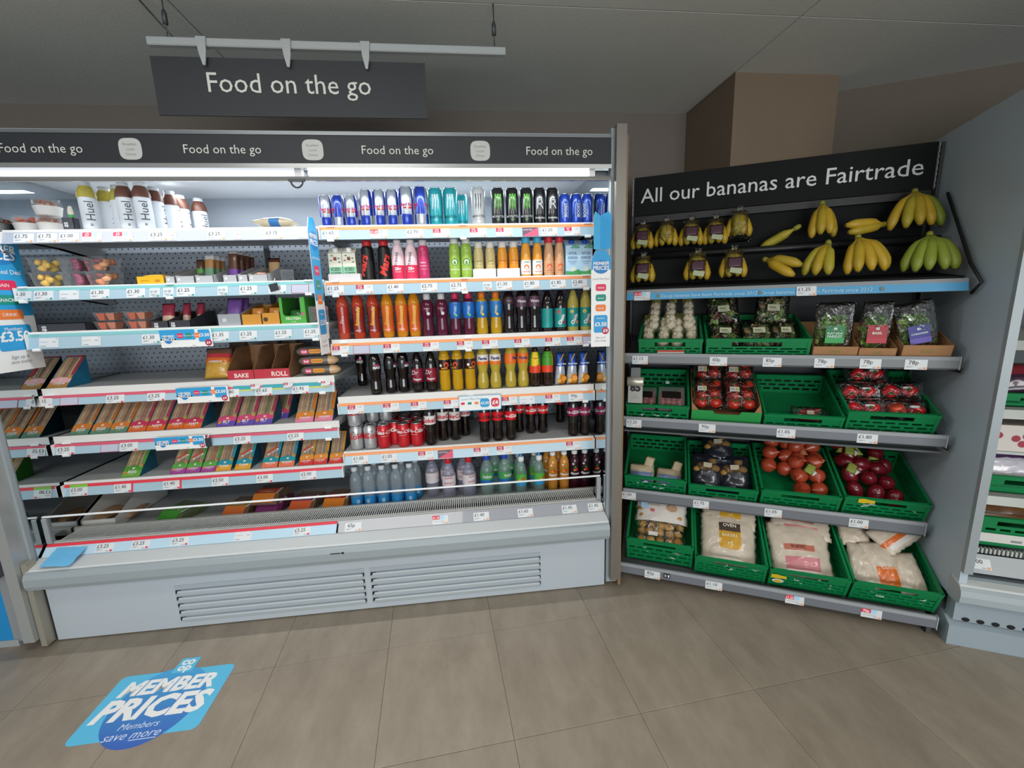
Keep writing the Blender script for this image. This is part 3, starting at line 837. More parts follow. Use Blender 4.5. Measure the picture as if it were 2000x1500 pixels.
zR1, zR2, zR3, zR4, zR5, zB = 1.756, 1.520, 1.255, .985, .715, .398
tw = [12, -95, 20]
series(K_rbs, F([637, 662, 686.5], .24, zR1), 'small blue and silver energy drink can on the top drinks shelf', 'small blue and silver energy cans', rz=[20, 100, 8])
series(K_rbs, F([704], .315, zR1), 'small blue and silver energy can standing behind its row on the top shelf')
series(K_rbm, F([718, 741.5, 767], .245, zR1), 'medium tall blue and silver energy can on the top drinks shelf', 'medium blue and silver energy cans', rz=[0, 22, 10])
series(K_rbl, F([794.5, 823], .245, zR1), 'tallest blue and silver energy can on the top drinks shelf', 'tall blue and silver energy cans', rz=[15, 95])
series(K_teal, F([852, 880], .25, zR1), 'turquoise energy can with white claw marks on the top shelf', 'turquoise energy cans')
series(K_teal, F([902], .38, zR1), 'turquoise energy can standing far back in the top shelf gap')
series(K_wht, F([934.5], .24, zR1), 'white energy drink can with grey claw marks standing alone')
series(K_grn, F([972.5, 1000.5, 1028], .25, zR1), 'black energy can with bright green claw marks on the top shelf', 'black cans with green claw marks')
series(K_rlx, F([1053.5, 1079], .25, zR1), 'black energy can with a big white letter R', 'black cans with a white letter')
series(K_bst, F([1103, 1125, 1146.5], .235, zR1), 'small royal blue energy can with upright white lettering', 'small royal blue cans', rz=[0, 15, -40])

# --- bottles
def CLR(h, **k): return mat(h, .08, tr=.3, ior=1.2, coat=.6, spec=.5, **k)
PROF = {
 'coke': [(0, .002), (.024, 0), (.0295, .006), (.0305, .03), (.0265, .060), (.0270, .085), (.0315, .110), (.0322, .150), (.029, .172), (.019, .202), (.0125, .216), (.0125, .222)],
 'straight': [(0, .002), (.026, 0), (.0305, .006), (.031, .05), (.031, .135), (.029, .155), (.020, .185), (.0135, .203), (.0125, .216)],
 'lucoz': [(0, .002), (.022, 0), (.0285, .008), (.030, .045), (.0275, .085), (.031, .130), (.0300, .165), (.022, .190), (.014, .208), (.0125, .216)],
 'sport': [(0, .002), (.027, 0), (.031, .008), (.031, .050), (.027, .085), (.0285, .098), (.0325, .120), (.0335, .150), (.030, .172), (.018, .185), (.0155, .195)],
 'fanta': [(0, .002), (.024, 0), (.0305, .008), (.032, .035), (.029, .06), (.0235, .085), (.0285, .108), (.0315, .130), (.0310, .170), (.025, .190), (.015, .208), (.0125, .216)],
 'water': [(0, .002), (.028, 0), (.0315, .006), (.0315, .07), (.0300, .085), (.0325, .110), (.0325, .135), (.028, .165), (.017, .190), (.0125, .198), (.0125, .204)],
 'evian': [(0, .002), (.037, 0), (.0415, .006), (.0405, .06), (.042, .10), (.042, .145), (.036, .176), (.021, .203), (.0135, .215), (.0135, .222)],
 'kids': [(0, .002), (.029, 0), (.0325, .006), (.031, .05), (.0330, .09), (.0325, .13), (.024, .165), (.0145, .185), (.0135, .192)],
 'flav': [(0, .002), (.026, 0), (.0285, .006), (.0285, .12), (.0295, .15), (.027, .175), (.018, .195), (.0125, .205), (.0125, .212)],
 'mars': [(0, .002), (.028, 0), (.031, .006), (.0315, .08), (.030, .15), (.029, .172), (.022, .186), (.020, .19)],
 'shake': [(0, .002), (.029, 0), (.0315, .005), (.0315, .13), (.029, .155), (.022, .183), (.0165, .205), (.015, .21)],
 'square': [(0, .002), (.024, 0), (.0265, .005), (.0265, .135), (.0245, .155), (.019, .168), (.018, .172)],
 'trop': [(0, .002), (.027, 0), (.0268, .005), (.0268, .09), (.0245, .13), (.0195, .16), (.0185, .178)],
 'huel': [(0, .002), (.030, 0), (.0335, .005), (.0335, .135), (.030, .158), (.021, .178), (.019, .183)],
}
ZS = {'mars': .83, 'shake': .80, 'square': .86, 'trop': .90, 'sport': .91, 'straight': .94}
def bottle(name, prof, body, capm, cap=(.0142, .018), band=None, bandm=None, deco=None, topm=None, sport=None, cat='bottle', sc=1.0):
    t = thing(name, 'x', cat)
    zs = ZS.get(prof, 1) * sc
    P = [(r * sc * .9, z * zs) for r, z in PROF[prof]]; LASTR[0] = max(p[0] for p in P) + .0014
    zt = P[-1][1]; n = len(P)
    b = B().lathe(P + [(0, zt)], topm and (lambda i, a: topm if i >= topm_from else body) or body, 20)
    bo = b.obj('body', t)
    cr, ch = cap
    if capm:
        c = B().lathe([(cr - .001, zt - .006), (cr, zt - .005), (cr, zt + ch - .010), (cr - .0015, zt + ch - .006), (0, zt + ch - .006)], capm, 16)
        if sport: c.lathe([(.0085, zt + ch - .007), (.0080, zt + ch + .006), (.005, zt + ch + .011), (0, zt + ch + .011)], sport, 12)
        c.obj('cap', t)
    if band:
        z0, z1 = band[0] * zs / sc, band[1] * zs / sc
        def rad(z):
            for (r0, a), (r1, c_) in zip(P, P[1:]):
                if a <= z <= c_ and c_ > a: return r0 + (r1 - r0) * (z - a) / (c_ - a)
            return P[2][0]
        k = 6
        pr = [(rad(z0 + (z1 - z0) * i / k) + .0007, z0 + (z1 - z0) * i / k) for i in range(k + 1)]
        l = B().lathe(pr, bandm, 24); R = max(p[0] for p in pr)
        if deco: deco(l, R, z0, z1)
        l.obj('label', t, normals=False)
    return t
topm_from = 6
def words(*L):
    """label lettering: (text, size, colour, height fraction, keywords)"""
    def f(b, R, z0, z1):
        for s, sz, m_, q, kw in L:
            b.text(s, sz, m_, z=z0 + (z1 - z0) * q, y=-.0008, wrap=R, **kw)
    return f
def dots(L, then=None):
    def f(b, R, z0, z1):
        for a, q, rr, m_ in L:
            P = []
            for i in range(12):
                x = a + rr * cos(2 * pi * i / 12); z = z0 + (z1 - z0) * q + rr * sin(2 * pi * i / 12)
                P.append(((R + .0006) * sin(x / R), -(R + .0006) * cos(x / R), z))
            b.poly(P, m_)
        if then: then(b, R, z0, z1)
    return f
COLA = mat('120806', .08, coat=.6, spec=.6); DRK = mat('1a0d12', .08, coat=.6)
PRP = CLR('6a2440'); FAN = CLR('dcc04a'); TAN = CLR('eab41e'); YLW = CLR('ddcb62')
RDW = mat('d31f2d', .4)
def coke_lab(b, R, z0, z1):
    for a in (-35, 95): b.text('Coca-Cola', .024, WHITE, z=z0 + .013, y=-.0008, wrap=R, shear=.35, bold=.015, M=RZ(a))
def zero_lab(b, R, z0, z1):
    for a in (-35, 95): b.text('Coca-Cola', .024, BLACK, z=z0 + .013, y=-.0008, wrap=R, shear=.35, bold=.015, M=RZ(a))
def diet_lab(b, R, z0, z1):
    for a in (-20, 110): b.text('Coke', .030, mat('cc2030', .4), z=z0 + .011, y=-.0008, wrap=R, bold=.03, M=RZ(a))
# shelf 2
def carton(name, w, d, h, front, side, capm, deco, tray=None, slant=.03):
    t = thing(name, 'x', 'carton')
    b = B()
    b.add([(-w/2, -d/2, 0), (w/2, -d/2, 0), (w/2, d/2, 0), (-w/2, d/2, 0), (-w/2, -d/2, h - slant), (w/2, -d/2, h - slant), (w/2, d/2, h), (-w/2, d/2, h)],
          [(0, 1, 5, 4), (1, 2, 6, 5), (2, 3, 7, 6), (3, 0, 4, 7), (4, 5, 6, 7), (0, 3, 2, 1)], [front, side, side, side, front, side])
    bo = b.obj('body', t)
    B().lathe([(.0125, -.004), (.0125, .012), (.011, .015), (0, .015)], capm, 14, T((0, -d * .05, h - slant * .55)) @ RX(25)).obj('cap', t)
    d_ = B(); deco(d_, w, h, -d / 2 - .0006); d_.obj('print', bo, normals=False)
    return t
CRM = mat('e9e4d0', .5); MINT = mat('8fcba6', .5); LEAF = mat('4f7d4a', .5)
def coffee_deco(b, w, h, y):
    b.rect(-w/2, w/2, 0, h * .42, MINT, y)
    for x, z in ((-.018, .6), (.016, .66), (-.012, .74), (.018, .55)): b.disc(x, h * z, .0055, LEAF, y, n=8, rz=.003)
    b.rrect(-.007, .007, h * .60, h * .70, .002, mat('8b3a2a', .5), y)
    b.text('ICED', .019, mat('2f4a3a', .5), z=h * .30, y=y - .0004, bold=.03, fit=w * .85); b.text('COFFEE', .014, mat('2f4a3a', .5), z=h * .20, y=y - .0004, bold=.03, fit=w * .8)
K_cof = Kind(carton, 'coffee_carton', .058, .05, .150, CRM, mat('d8d6c4', .5), WHITE, coffee_deco)
def vita_deco(b, w, h, y):
    b.poly([(-w/2, y, 0), (w/2, y, 0), (w/2, y, .03), (.0, y, .018), (-w/2, y, .022)], mat('4aa35a', .5))
    b.disc(.004, .03, .013, mat('e8ecd8', .5), y - .0002, rz=.010)
    for a in range(5):
        t = radians(20 + 35 * a); b.poly([(.014, y, h * .74), (.014 + .022 * cos(t - .2), y, h * .74 + .016 * sin(t - .2)), (.014 + .024 * cos(t + .2), y, h * .74 + .018 * sin(t + .2))], mat('2f9a4a', .5))
    b.text('VITA', .026, mat('1a2a6a', .5), z=h * .57, y=y - .0005, fit=w * .62); b.text('COCO', .020, mat('1a2a6a', .5), z=h * .46, y=y - .0005, bold=.02, fit=w * .7)
    b.text('Coconut', .012, mat('3a5a8a', .5), z=h * .37, y=y - .0005, shear=.3); b.text('WATER', .007, mat('3a5a8a', .5), z=h * .31, y=y - .0005)
K_vita = Kind(carton, 'coconut_water_carton', .066, .055, .168, mat('bfe0f4', .45), mat('8cc4ea', .45), mat('1d4fc0', .4), vita_deco)
def cardtray(name, label, x0, x1, y0, y1, z, h, m, cat='tray', inner=None, sides=None, logo=None, slope=None, M=None):
    """shelf-ready open box; sides taller at the back when slope is given"""
    w = x1 - x0
    t = thing(name, label, cat, (T(((x0 + x1) / 2, y0, z)) if M is None else M))
    d = y1 - y0; hb = slope or h; th = .0016; q = inner or m
    B().box(-w/2, w/2, 0, d, 0, th, q).obj('bottom', t)
    f = B().box(-w/2, w/2, 0, th, 0, h, m)
    fo = f.obj('front_panel', t)
    for s in (-1, 1):
        B().prism([(0, 0), (d, 0), (d, hb), (d * .75, hb), (0, h)], s * w/2 - (th if s > 0 else 0), s * w/2 + (th if s < 0 else 0), sides or m).obj('side_panel', t)
    B().box(-w/2, w/2, d - th, d, 0, hb, q).obj('rear_panel', t)
    if logo:
        l = B(); logo(l, w, h); l.obj('print', fo, normals=False)
    return t
def coop_logo(m_=None, x=-.5, s=.014):
    def f(b, w, h):
        mm = m_ or mat('e8e8e8', .5)
        b.text('co', s, mm, x=w * x * .6, z=h * .5, y=-.0006, bold=.04); b.text('op', s, mm, x=w * x * .6, z=h * .5 - s * .62, y=-.0006, bold=.04)
    return f
zc = zR2
cardtray('display_tray', 'pale grey card tray holding the iced coffee cartons', FX(641, .215, zc + .02), FX(705, .215, zc + .02), .212, .40, zc + .0005, .032, mat('d8d2d0', .6))
series(K_cof, F([658, 684.5], .25, zc + .002, .08), 'mint and cream iced coffee carton in the pale grey tray', 'iced coffee cartons')
marsl = lambda b, R, z0, z1: b.text('Mars', .048, mat('d8382c', .4), x=.004, z=z0 + (z1 - z0) * .45, y=-.0008, wrap=R, rot=75, bold=.03, shear=.2)
K_mars = Kind(bottle, 'milk_drink_bottle', 'mars', BLK, mat('c8272c', .4), (.021, .026), (.012, .168), mat('15100e', .4), marsl)
series(K_mars, F([720, 752], .245, zc), 'black chocolate milk bottle with red and gold script and red cap', 'black chocolate milk bottles', rz=[-50, 0])
def shake_lab(b, R, z0, z1):
    b.lathe([(R + .0004, z0), (R + .0004, z0 + .06)], lambda i, a: PKC if (-90 - 70 < a < -90 + 70) else WHITE, 24)
    b.text('ACTI SHAKE', .015, mat('4a3a44', .5), x=-.006, z=z1 - .022, y=-.0012, wrap=R, rot=80, bold=.02)
    b.text('20g', .019, WHITE, x=.0, z=z0 + .038, y=-.0014, wrap=R, bold=.03); b.text('PROTEIN', .007, WHITE, z=z0 + .028, y=-.0014, wrap=R)
K_shake = Kind(bottle, 'protein_shake_bottle', 'shake', mat('f0d4da', .4), mat('e8e0e4', .4), (.017, .016), (.006, .128), mat('f3d6dc', .4), shake_lab)
series(K_shake, F([779, 804], .24, zc), 'pink and white protein shake bottle with sloping lettering', 'pink protein shake bottles')
def smooth(body, capm, lab=None, sc=1.0, name='smoothie_bottle'): return Kind(bottle, name, 'square', body, capm, (.0185, .026), (.02, .125) if lab else None, body if lab else None, lab, None, None, 'bottle', sc)
sml = lambda m_, s: words((s, .010, m_, .6, dict(bold=.02)), ('smoothie', .008, m_, .45, {}), ('no added sugar', .005, m_, .3, {}))
K_pk = smooth(mat('c8346a', .3, coat=.4), mat('d8cfd2', .4), sml(WHITE, 'berry'), 1.05)
series(K_pk, F([828], .24, zc), 'raspberry pink smoothie bottle with white cap beside the shakes')
K_gr = smooth(mat('9cc04a', .3, coat=.4), mat('e4e6de', .4), dots([(0, .62, .0165, mat('1f6a50', .4)), (0, .62, .012, mat('d8e8c8', .4))], words(('S', .018, mat('1f6a50', .4), .52, dict(bold=.03)), ('SMOOTHIE', .008, WHITE, .22, dict(bold=.03)))), 1.08)
series(K_gr, F([889, 911], .24, zc), 'lime green smoothie bottle with a round dark emblem', 'lime green smoothies')
K_ap = smooth(mat('d8c488', .25, coat=.4), mat('e6e2da', .4), sml(mat('7a8a3a', .5), 'apple'), .95)
K_or = smooth(mat('f0a02a', .25, coat=.4), mat('e6e2da', .4), sml(mat('d8502a', .5), 'orange'), .95)
for a, b_, lb in ((923.5, 969.5, 'white card tray under the pale apple juices'), (970.5, 1016, 'white card tray under the orange juices')):
    cardtray('display_tray', lb, FX(a, .212, zc + .02), FX(b_, .212, zc + .02), .2105, .42, zc + .0005, .040, WHITE)
series(K_ap, F([934.5, 957.5], .25, zc + .0025, .1), 'small pale apple juice bottle in a white tray', 'pale apple juices')
series(K_or, F([981, 1003], .25, zc + .0025, .1), 'small bright orange juice bottle in a white tray', 'small orange juices')
trl = dots([(0, .5, .012, mat('ef7a1e', .4))], words(('ORANGE', .0085, mat('d8601a', .5), .14, dict(bold=.02)), ('Juice', .011, mat('2f8a3a', .5), .82, dict(bold=.02))))
K_tr = Kind(bottle, 'juice_bottle', 'trop', mat('f0a43a', .15, coat=.5), mat('4bb6e2', .4), (.0195, .034), (.012, .085), WHITE, trl)
series(K_tr, F([1027, 1049.5], .24, zc), 'orange juice bottle with sky blue cap', 'orange juices with blue caps')
K_tp = Kind(bottle, 'juice_bottle', 'trop', mat('d8a578', .15, coat=.5), mat('d6283c', .4), (.0195, .034), (.02, .08), mat('dca478', .3), dots([(0, .5, .012, mat('e8562a', .4))], words(('PEACH', .008, mat('b8381a', .5), .1, dict(bold=.02)))))
series(K_tp, F([1072, 1092], .24, zc), 'peach coloured juice bottle with red cap', 'peach juices with red caps')
series(K_vita, F([1115.5, 1141], .245, zc, .08), 'pale blue coconut water carton with palm print and blue cap', 'coconut water cartons')
# shelf 3
LZ = lambda m_, s: dots([], words((s, .024, m_, .62, dict(rot=82, bold=.04, shear=.2)), ('ENERGY', .007, WHITE, .06, dict(bold=.02))))
lzy = mat('f0b414', .4)
K_l1 = Kind(bottle, 'energy_drink_bottle', 'lucoz', CLR('d8553a'), mat('c8322c', .4), (.0145, .02), (.03, .15), CLR('c83c2c'), words(('Zero', .018, WHITE, .5, dict(rot=80, shear=.2))))
K_l2 = Kind(bottle, 'energy_drink_bottle', 'lucoz', CLR('d0482a'), mat('c8322c', .4), (.0145, .02), (.03, .15), mat('8f2418', .3, coat=.4), LZ(lzy, 'lucozade'))
K_l3 = Kind(bottle, 'energy_drink_bottle', 'lucoz', CLR('f09a1e'), mat('e07818', .4), (.0145, .02), (.03, .15), mat('d8641a', .3, coat=.4), LZ(lzy, 'lucozade'))
series(K_l1, F([670.5], .24, zR3, .1), 'plain red energy drink bottle with white script nearest the price fin')
series(K_l2, F([700.5, 730], .24, zR3, .1), 'red energy drink bottle with slanting yellow lettering', 'red energy drink bottles')
series(K_l3, F([757.5, 785, 809.5], .24, zR3, .1), 'amber orange energy drink bottle with slanting lettering', 'amber energy drink bottles')
K_s1 = Kind(bottle, 'sports_drink_bottle', 'sport', PRP, mat('dcd8da', .4), (.0165, .028), (.095, .17), CLR('6a1c3c'), dots([(.006, .3, .008, mat('dcdce4', .4))], words(('berry', .012, mat('e8b8c8', .4), .6, {}))))
K_s2 = Kind(bottle, 'sports_drink_bottle', 'sport', PRP, mat('d8305a', .4), (.0165, .028), (.088, .172), mat('1f6cc0', .35, coat=.3), dots([(.004, .2, .006, GRN)], words(('SPORT', .014, mat('9fd0f0', .4), .5, dict(rot=80, bold=.03)))))
K_s3 = Kind(bottle, 'sports_drink_bottle', 'sport', CLR('e6b42a'), mat('ee7a22', .4), (.0165, .028), (.088, .172), mat('2178c4', .35, coat=.3), dots([(.004, .2, .006, mat('f2d22a', .4))], words(('SPORT', .014, mat('e8d45a', .4), .5, dict(rot=80, bold=.03)))))
series(K_s1, F([835, 863], .245, zR3, .1), 'plum coloured sports drink bottle with white cap', 'plum sports drinks')
series(K_s2, F([889.5, 915.5], .245, zR3, .1), 'plum sports drink bottle with blue sleeve and red cap', 'plum sports drinks in blue sleeves')
series(K_s3, F([941, 968.5], .245, zR3, .1), 'yellow sports drink bottle with blue sleeve and orange cap', 'yellow sports drinks in blue sleeves')
K_d1 = Kind(bottle, 'squash_bottle', 'coke', DRK, mat('2a1c24', .4), (.0145, .018), (.14, .172), mat('3a2430', .4), words(('berry', .010, mat('c8b8c8', .5), .4, {})))
K_d2 = Kind(bottle, 'squash_bottle', 'coke', DRK, mat('4a3444', .4), (.0145, .018), (.125, .175), mat('5a3a4e', .4), words(('Vimto', .018, mat('e8dce4', .5), .42, dict(bold=.03))))
series(K_d1, F([994], .245, zR3, .1), 'near black berry drink bottle with a plain dark label')
series(K_d2, F([1018, 1043.5], .245, zR3, .1), 'near black fruit drink bottle with a white lettered mauve label', 'near black fruit drinks')
oas = lambda c1, c2: dots([(-.012, .8, .009, c1), (.014, .25, .008, c2)], words(('Oasis', .024, WHITE, .42, dict(rot=65, bold=.05))))
K_o1 = Kind(bottle, 'fruit_drink_bottle', 'straight', DRK, mat('1f3f7a', .4), (.0155, .02), (.022, .12), mat('1f9a96', .4), oas(mat('d8483a', .4), mat('c82a44', .4)))
K_o2 = Kind(bottle, 'fruit_drink_bottle', 'straight', YLW, mat('1f3f7a', .4), (.0155, .02), (.022, .12), mat('1f9a96', .4), oas(mat('f0d060', .4), mat('f0a484', .4)))
series(K_o1, F([1068.5, 1094], .245, zR3, .1), 'dark fruit drink bottle with turquoise label and navy cap', 'dark drinks with turquoise labels', rz=[100, 0])
series(K_o2, F([1119, 1143.5], .245, zR3, .1), 'pale yellow fruit drink bottle with turquoise label and navy cap', 'yellow drinks with turquoise labels')
# shelf 4
K_pm = Kind(bottle, 'cola_bottle', 'coke', COLA, BLK, (.0145, .018), (.12, .155), BLK, words(('MAX', .016, WHITE, .2, dict(bold=.05)), ('pepsi', .012, MAG, .62, dict(bold=.04))))
series(K_pm, F([733, 763, 786.5], [.24, .265, .27], zR4, .1), 'cola bottle with black and magenta label on the soda shelf', 'black label cola bottles', rz=[30, 80, 60])
series(K_pm, F([706], .50, zR4, .1), 'cola bottle standing far back at the end of the soda shelf')
K_dp = Kind(bottle, 'soda_bottle', 'straight', COLA, BLK, (.0145, .018), (.055, .125), mat('8a1430', .4), words(('Dr', .030, WHITE, .55, dict(shear=.3, x=-.012)), ('Pepper', .014, WHITE, .15, dict(bold=.03))))
series(K_dp, F([815.5, 842], .25, zR4, .1), 'dark soda bottle with maroon label', 'dark sodas with maroon labels')
K_tg = Kind(bottle, 'orange_soda_bottle', 'lucoz', TAN, BLK, (.0145, .018), (.105, .155), mat('2a1410', .4), dots([(.010, .5, .013, mat('e8521e', .4)), (-.018, .45, .007, WHITE)], words(('tango', .014, mat('f0a020', .4), .1, dict(bold=.04)))))
series(K_tg, F([868.5, 893.5, 918], .245, zR4, .1), 'orange soda bottle with near black label', 'orange sodas with black labels', rz=[0, -40, 20])
K_f1 = Kind(bottle, 'orange_soda_bottle', 'fanta', FAN, mat('e8e4da', .4), (.0145, .018), (.122, .172), lambda i, a: mat('f07a1e', .4) if i < 2 else mat('e8e2d8', .4), words(('Fanta', .020, mat('1f2f7a', .4), .5, dict(bold=.04))))
K_f2 = Kind(bottle, 'orange_soda_bottle', 'fanta', FAN, mat('f07a1e', .4), (.0145, .018), (.122, .172), mat('ee7420', .4), words(('Fanta', .020, mat('1f2f7a', .4), .42, dict(bold=.04))))
series(K_f1, F([943, 967.5], .245, zR4, .1), 'waisted orange soda bottle with white and orange label', 'orange sodas with white labels')
series(K_f2, F([997, 1021.5], .245, zR4, .1), 'waisted orange soda bottle with all orange label', 'orange sodas with orange labels', rz=[60, 0])
K_lp = Kind(bottle, 'iced_tea_bottle', 'straight', mat('2a1408', .08, coat=.6), mat('c8302a', .4), (.0155, .02), (.075, .185), lambda i, a: mat('e8461e', .4) if i < 2 else (mat('f2c81e', .4) if -140 < a < -60 else mat('4a9a2a', .4)), dots([(0, .72, .013, mat('f0d81e', .4)), (.012, .3, .010, mat('e8562a', .4))], words(('Lipton', .010, RDW, .69, dict(bold=.04)))))
series(K_lp, F([1045, 1069], .24, zR4, .1), 'dark iced tea bottle with yellow and red label', 'iced tea bottles', rz=[0, 90])
def pouch():
    t = thing('juice_pouch', 'x', 'pouch')
    def f(u, v, fr_):
        if v > .55: return mat('2a58b0', .3, metal=.3)
        return mat('c4cad6', .3, metal=.4) if v > .3 else (mat('e89a3a', .35, metal=.2) if u > .3 else mat('d8dade', .3, metal=.4))
    bo = B().pillow(.060, .165, .040, f, 9, 12, 5, .12, taper=.4).obj('pouch_body', t)
    B().text('Capri-Sun', .018, WHITE, z=.105, y=-.022, bold=.03, fit=.046).disc(.01, .035, .014, mat('ef9a2a', .4), -.0235).disc(-.014, .025, .010, mat('f0b84a', .4), -.0225).obj('print', bo, normals=False)
    B().tube([(-.008, -.018, .118), (.012, -.016, .158)], .0028, mat('e8a83a', .4), 8).obj('straw', t)
    return t
K_cs = Kind(pouch)
series(K_cs, F([1094, 1117, 1139], .24, zR4, .08), 'blue and silver juice pouch with orange print', 'juice pouches', rz=[10, -4, 8])
# shelf 5
zz = zR5
ptA = F([697.5, 724], .24, zz); series(K_diet, ptA, 'silver diet cola can at the front of the lower soda shelf', 'front silver diet cola cans', rz=[8, 40])
pt = [Vector((ptA[0].x - .004, .243, zz + .119))]
series(K_diet, pt, 'silver diet cola can stacked on the front can at the shelf end', rz=[60])
b1 = [Vector((ptA[0].x + .004 + .063 * k, .308, zz + .0005)) for k in range(3)]
series(K_diet, b1, 'silver diet cola can in the lower second line', 'second line silver diet cola cans')
series(K_diet, [p + Vector((.002, .003, .1185)) for p in b1], 'silver diet cola can stacked in the upper second line', 'upper silver diet cola cans', rz=[20, 50, 100])
ptC = F([748, 790, 812], [.238, .238, .238], zz); 
series(K_coke, ptC, 'red cola can at the front of the lower soda shelf', 'front red cola cans', rz=[20, 0, -25])
series(K_coke, F([770], .30, zz), 'red cola can set back showing its ingredients side', rz=[180])
bk = []
for r_, yy in enumerate((.375, .44, .505)):
    x0 = ptC[0].x + .02
    for k in range(4): bk.append(Vector((x0 + .0645 * k, yy, zz + .0005)))
series(K_coke, bk[:4], 'red cola can in the third line back', 'third line red cola cans')
series(K_coke, bk[4:8], 'red cola can in the fourth line back', 'fourth line red cola cans')
series(K_coke, [Vector((p.x, .302, p.z)) for p in ptC[1:]], 'red cola can just behind the front cola cans', 'red cola cans behind the front')
K_dc = Kind(bottle, 'cola_bottle', 'coke', COLA, mat('c8c8c8', .4), (.0145, .018), (.108, .152), mat('e0dedc', .35), diet_lab)
series(K_dc, F([840, 864.5, 888.5, 908], [.236, .30, .295, .36], zz, .1), 'cola bottle with silver white diet label', 'diet cola bottles', rz=[0, -15, -40, 0])
K_cz = Kind(bottle, 'cola_bottle', 'coke', COLA, BLK, (.0145, .018), (.108, .152), mat('d8141f', .35), zero_lab)
K_cc = Kind(bottle, 'cola_bottle', 'coke', COLA, mat('c81a24', .4), (.0145, .018), (.108, .152), mat('d8141f', .35), coke_lab)
series(K_cz, F([946, 972], .24, zz, .1), 'cola bottle with red label and black script', 'cola bottles with black script')
series(K_cc, F([997.5], .24, zz, .1), 'cola bottle with red label and white script in the front line')
series(K_cc, F([1013, 1036.5, 1059.5], [.36, .325, .325], zz, .1), 'cola bottle with red label standing back from the shelf front', 'set back cola bottles', rz=[60, 0, 50])
series(K_cc, F([1094], .50, zz, .1), 'cola bottle standing alone far back on the lower shelf')
K_ch = Kind(bottle, 'cola_bottle', 'coke', COLA, mat('7a1438', .4), (.0145, .018), (.108, .152), mat('8a1a4a', .35), coke_lab)
series(K_ch, F([1119, 1141.5], .24, zz, .1), 'cherry cola bottle with plum label', 'cherry cola bottles', rz=[0, 45])
# water in the base
WTR = mat('c4d6e0', .05, al=.24, coat=.8, spec=.8); WTG = mat('b0d2ca', .05, al=.27, coat=.8, spec=.8); WTP = mat('c2c2da', .05, al=.27, coat=.8, spec=.8)
CAPW = mat('d4d8da', .4)
K_w = Kind(bottle, 'water_bottle', 'water', WTR, CAPW, (.0155, .02), (.008, .068), mat('2b8fd0', .4), words(('co', .014, mat('cfe6f4', .5), .62, dict(bold=.04)), ('op', .014, mat('cfe6f4', .5), .46, dict(bold=.04))))
series(K_w, F([695, 721, 747.5, 774, 801], .255, zB, .12), 'blue label water bottle in the front line', 'front blue label water bottles', rz=[25, -10, 8, 90, 0])
series(K_w, F([707, 732, 758, 785, 812], .325, zB, .12), 'blue label water bottle in the second line', 'second line water bottles', rz=[0, 20, 0, 0, 20])
evl = lambda b, R, z0, z1: (b.text('evian', .024, mat('c8283a', .5), z=z0 + .014, y=-.0008, wrap=R, bold=-.005), [b.poly([((R + .0006) * sin((x - .009) / R), -(R + .0006) * cos((x - .009) / R), z0 + .042), ((R + .0006) * sin((x + .009) / R), -(R + .0006) * cos((x + .009) / R), z0 + .042), ((R + .0006) * sin(x / R), -(R + .0006) * cos(x / R), z0 + .052)], PNK) for x in (-.014, 0, .014)])
K_ev = Kind(bottle, 'water_bottle', 'evian', WTP, mat('d8222e', .35), (.0165, .030), (.080, .135), mat('f0e6ea', .4), evl, None, None, 'bottle', .92)
series(K_ev, F([876.5, 916], .275, zB, .12), 'pink label water bottle with red cap, front line', 'front red cap water bottles', rz=[0, 30])
series(K_ev, F([844, 873, 905], [.335, .36, .345], zB, .12), 'pink label water bottle with red sports cap behind', 'red cap water bottles behind', rz=[90, 0, 0])
K_vo = Kind(bottle, 'water_bottle', 'evian', WTG, mat('2f52c8', .35), (.0165, .030), (.085, .14), lambda i, a: mat('1f6ab0', .4) if i < 2 else mat('4aa35a', .4), words(('Volvic', .020, WHITE, .55, dict(bold=.04))), None, mat('5f86e0', .35), 'bottle', .95)
series(K_vo, F([951, 985.5], .27, zB, .12), 'green label water bottle with dark blue sports cap', 'blue cap water bottles', rz=[0, 30])
series(K_vo, F([966, 998], .36, zB, .12), 'green label water bottle with blue cap behind', 'blue cap water bottles behind')
K_ki = Kind(bottle, 'water_bottle', 'kids', WTG, WHITE, (.0165, .024), (.055, .12), lambda i, a: mat('5cba4a', .4) if i > 1 else mat('3aa0d8', .4), dots([(.008, .6, .010, mat('e8562a', .4)), (-.012, .5, .007, mat('f2d22a', .4))]), None, mat('3f9fe0', .35))
series(K_ki, F([1018, 1053], .265, zB, .1), "small water bottle with bright green label and pale blue cap", 'small green label water bottles', rz=[0, 30])
series(K_ki, F([1008, 1044], .34, zB, .1), 'small green label water bottle standing in the line behind', 'small green label bottles behind')
flv = lambda c: dots([(.004, .62, .008, mat('e8382a', .4)), (-.006, .6, .005, mat('f2b81e', .4)), (0, .75, .005, mat('3a9a3a', .4)), (-.012, .92, .006, c)], words(('Flavour', .017, WHITE, .36, dict(bold=.04, shear=.15))))
K_fo = Kind(bottle, 'flavoured_water_bottle', 'flav', CLR('f0a444'), WHITE, (.0155, .02), (.06, .165), mat('e0963c', .3, al=.5), flv(mat('e8e0d8', .4)))
K_fb = Kind(bottle, 'flavoured_water_bottle', 'flav', CLR('4a1a2a'), WHITE, (.0155, .02), (.06, .165), mat('2a1018', .3), flv(mat('d8d0d4', .4)))
series(K_fo, F([1079.5, 1102], .265, zB, .1), 'amber flavoured water bottle with white cap', 'amber flavoured waters')
series(K_fo, F([1069, 1091], .335, zB, .1), 'amber flavoured water bottle half hidden behind', 'amber flavoured waters behind')
series(K_fb, F([1125, 1146.5], .265, zB, .1), 'dark berry flavoured water bottle with white cap', 'dark berry flavoured waters')

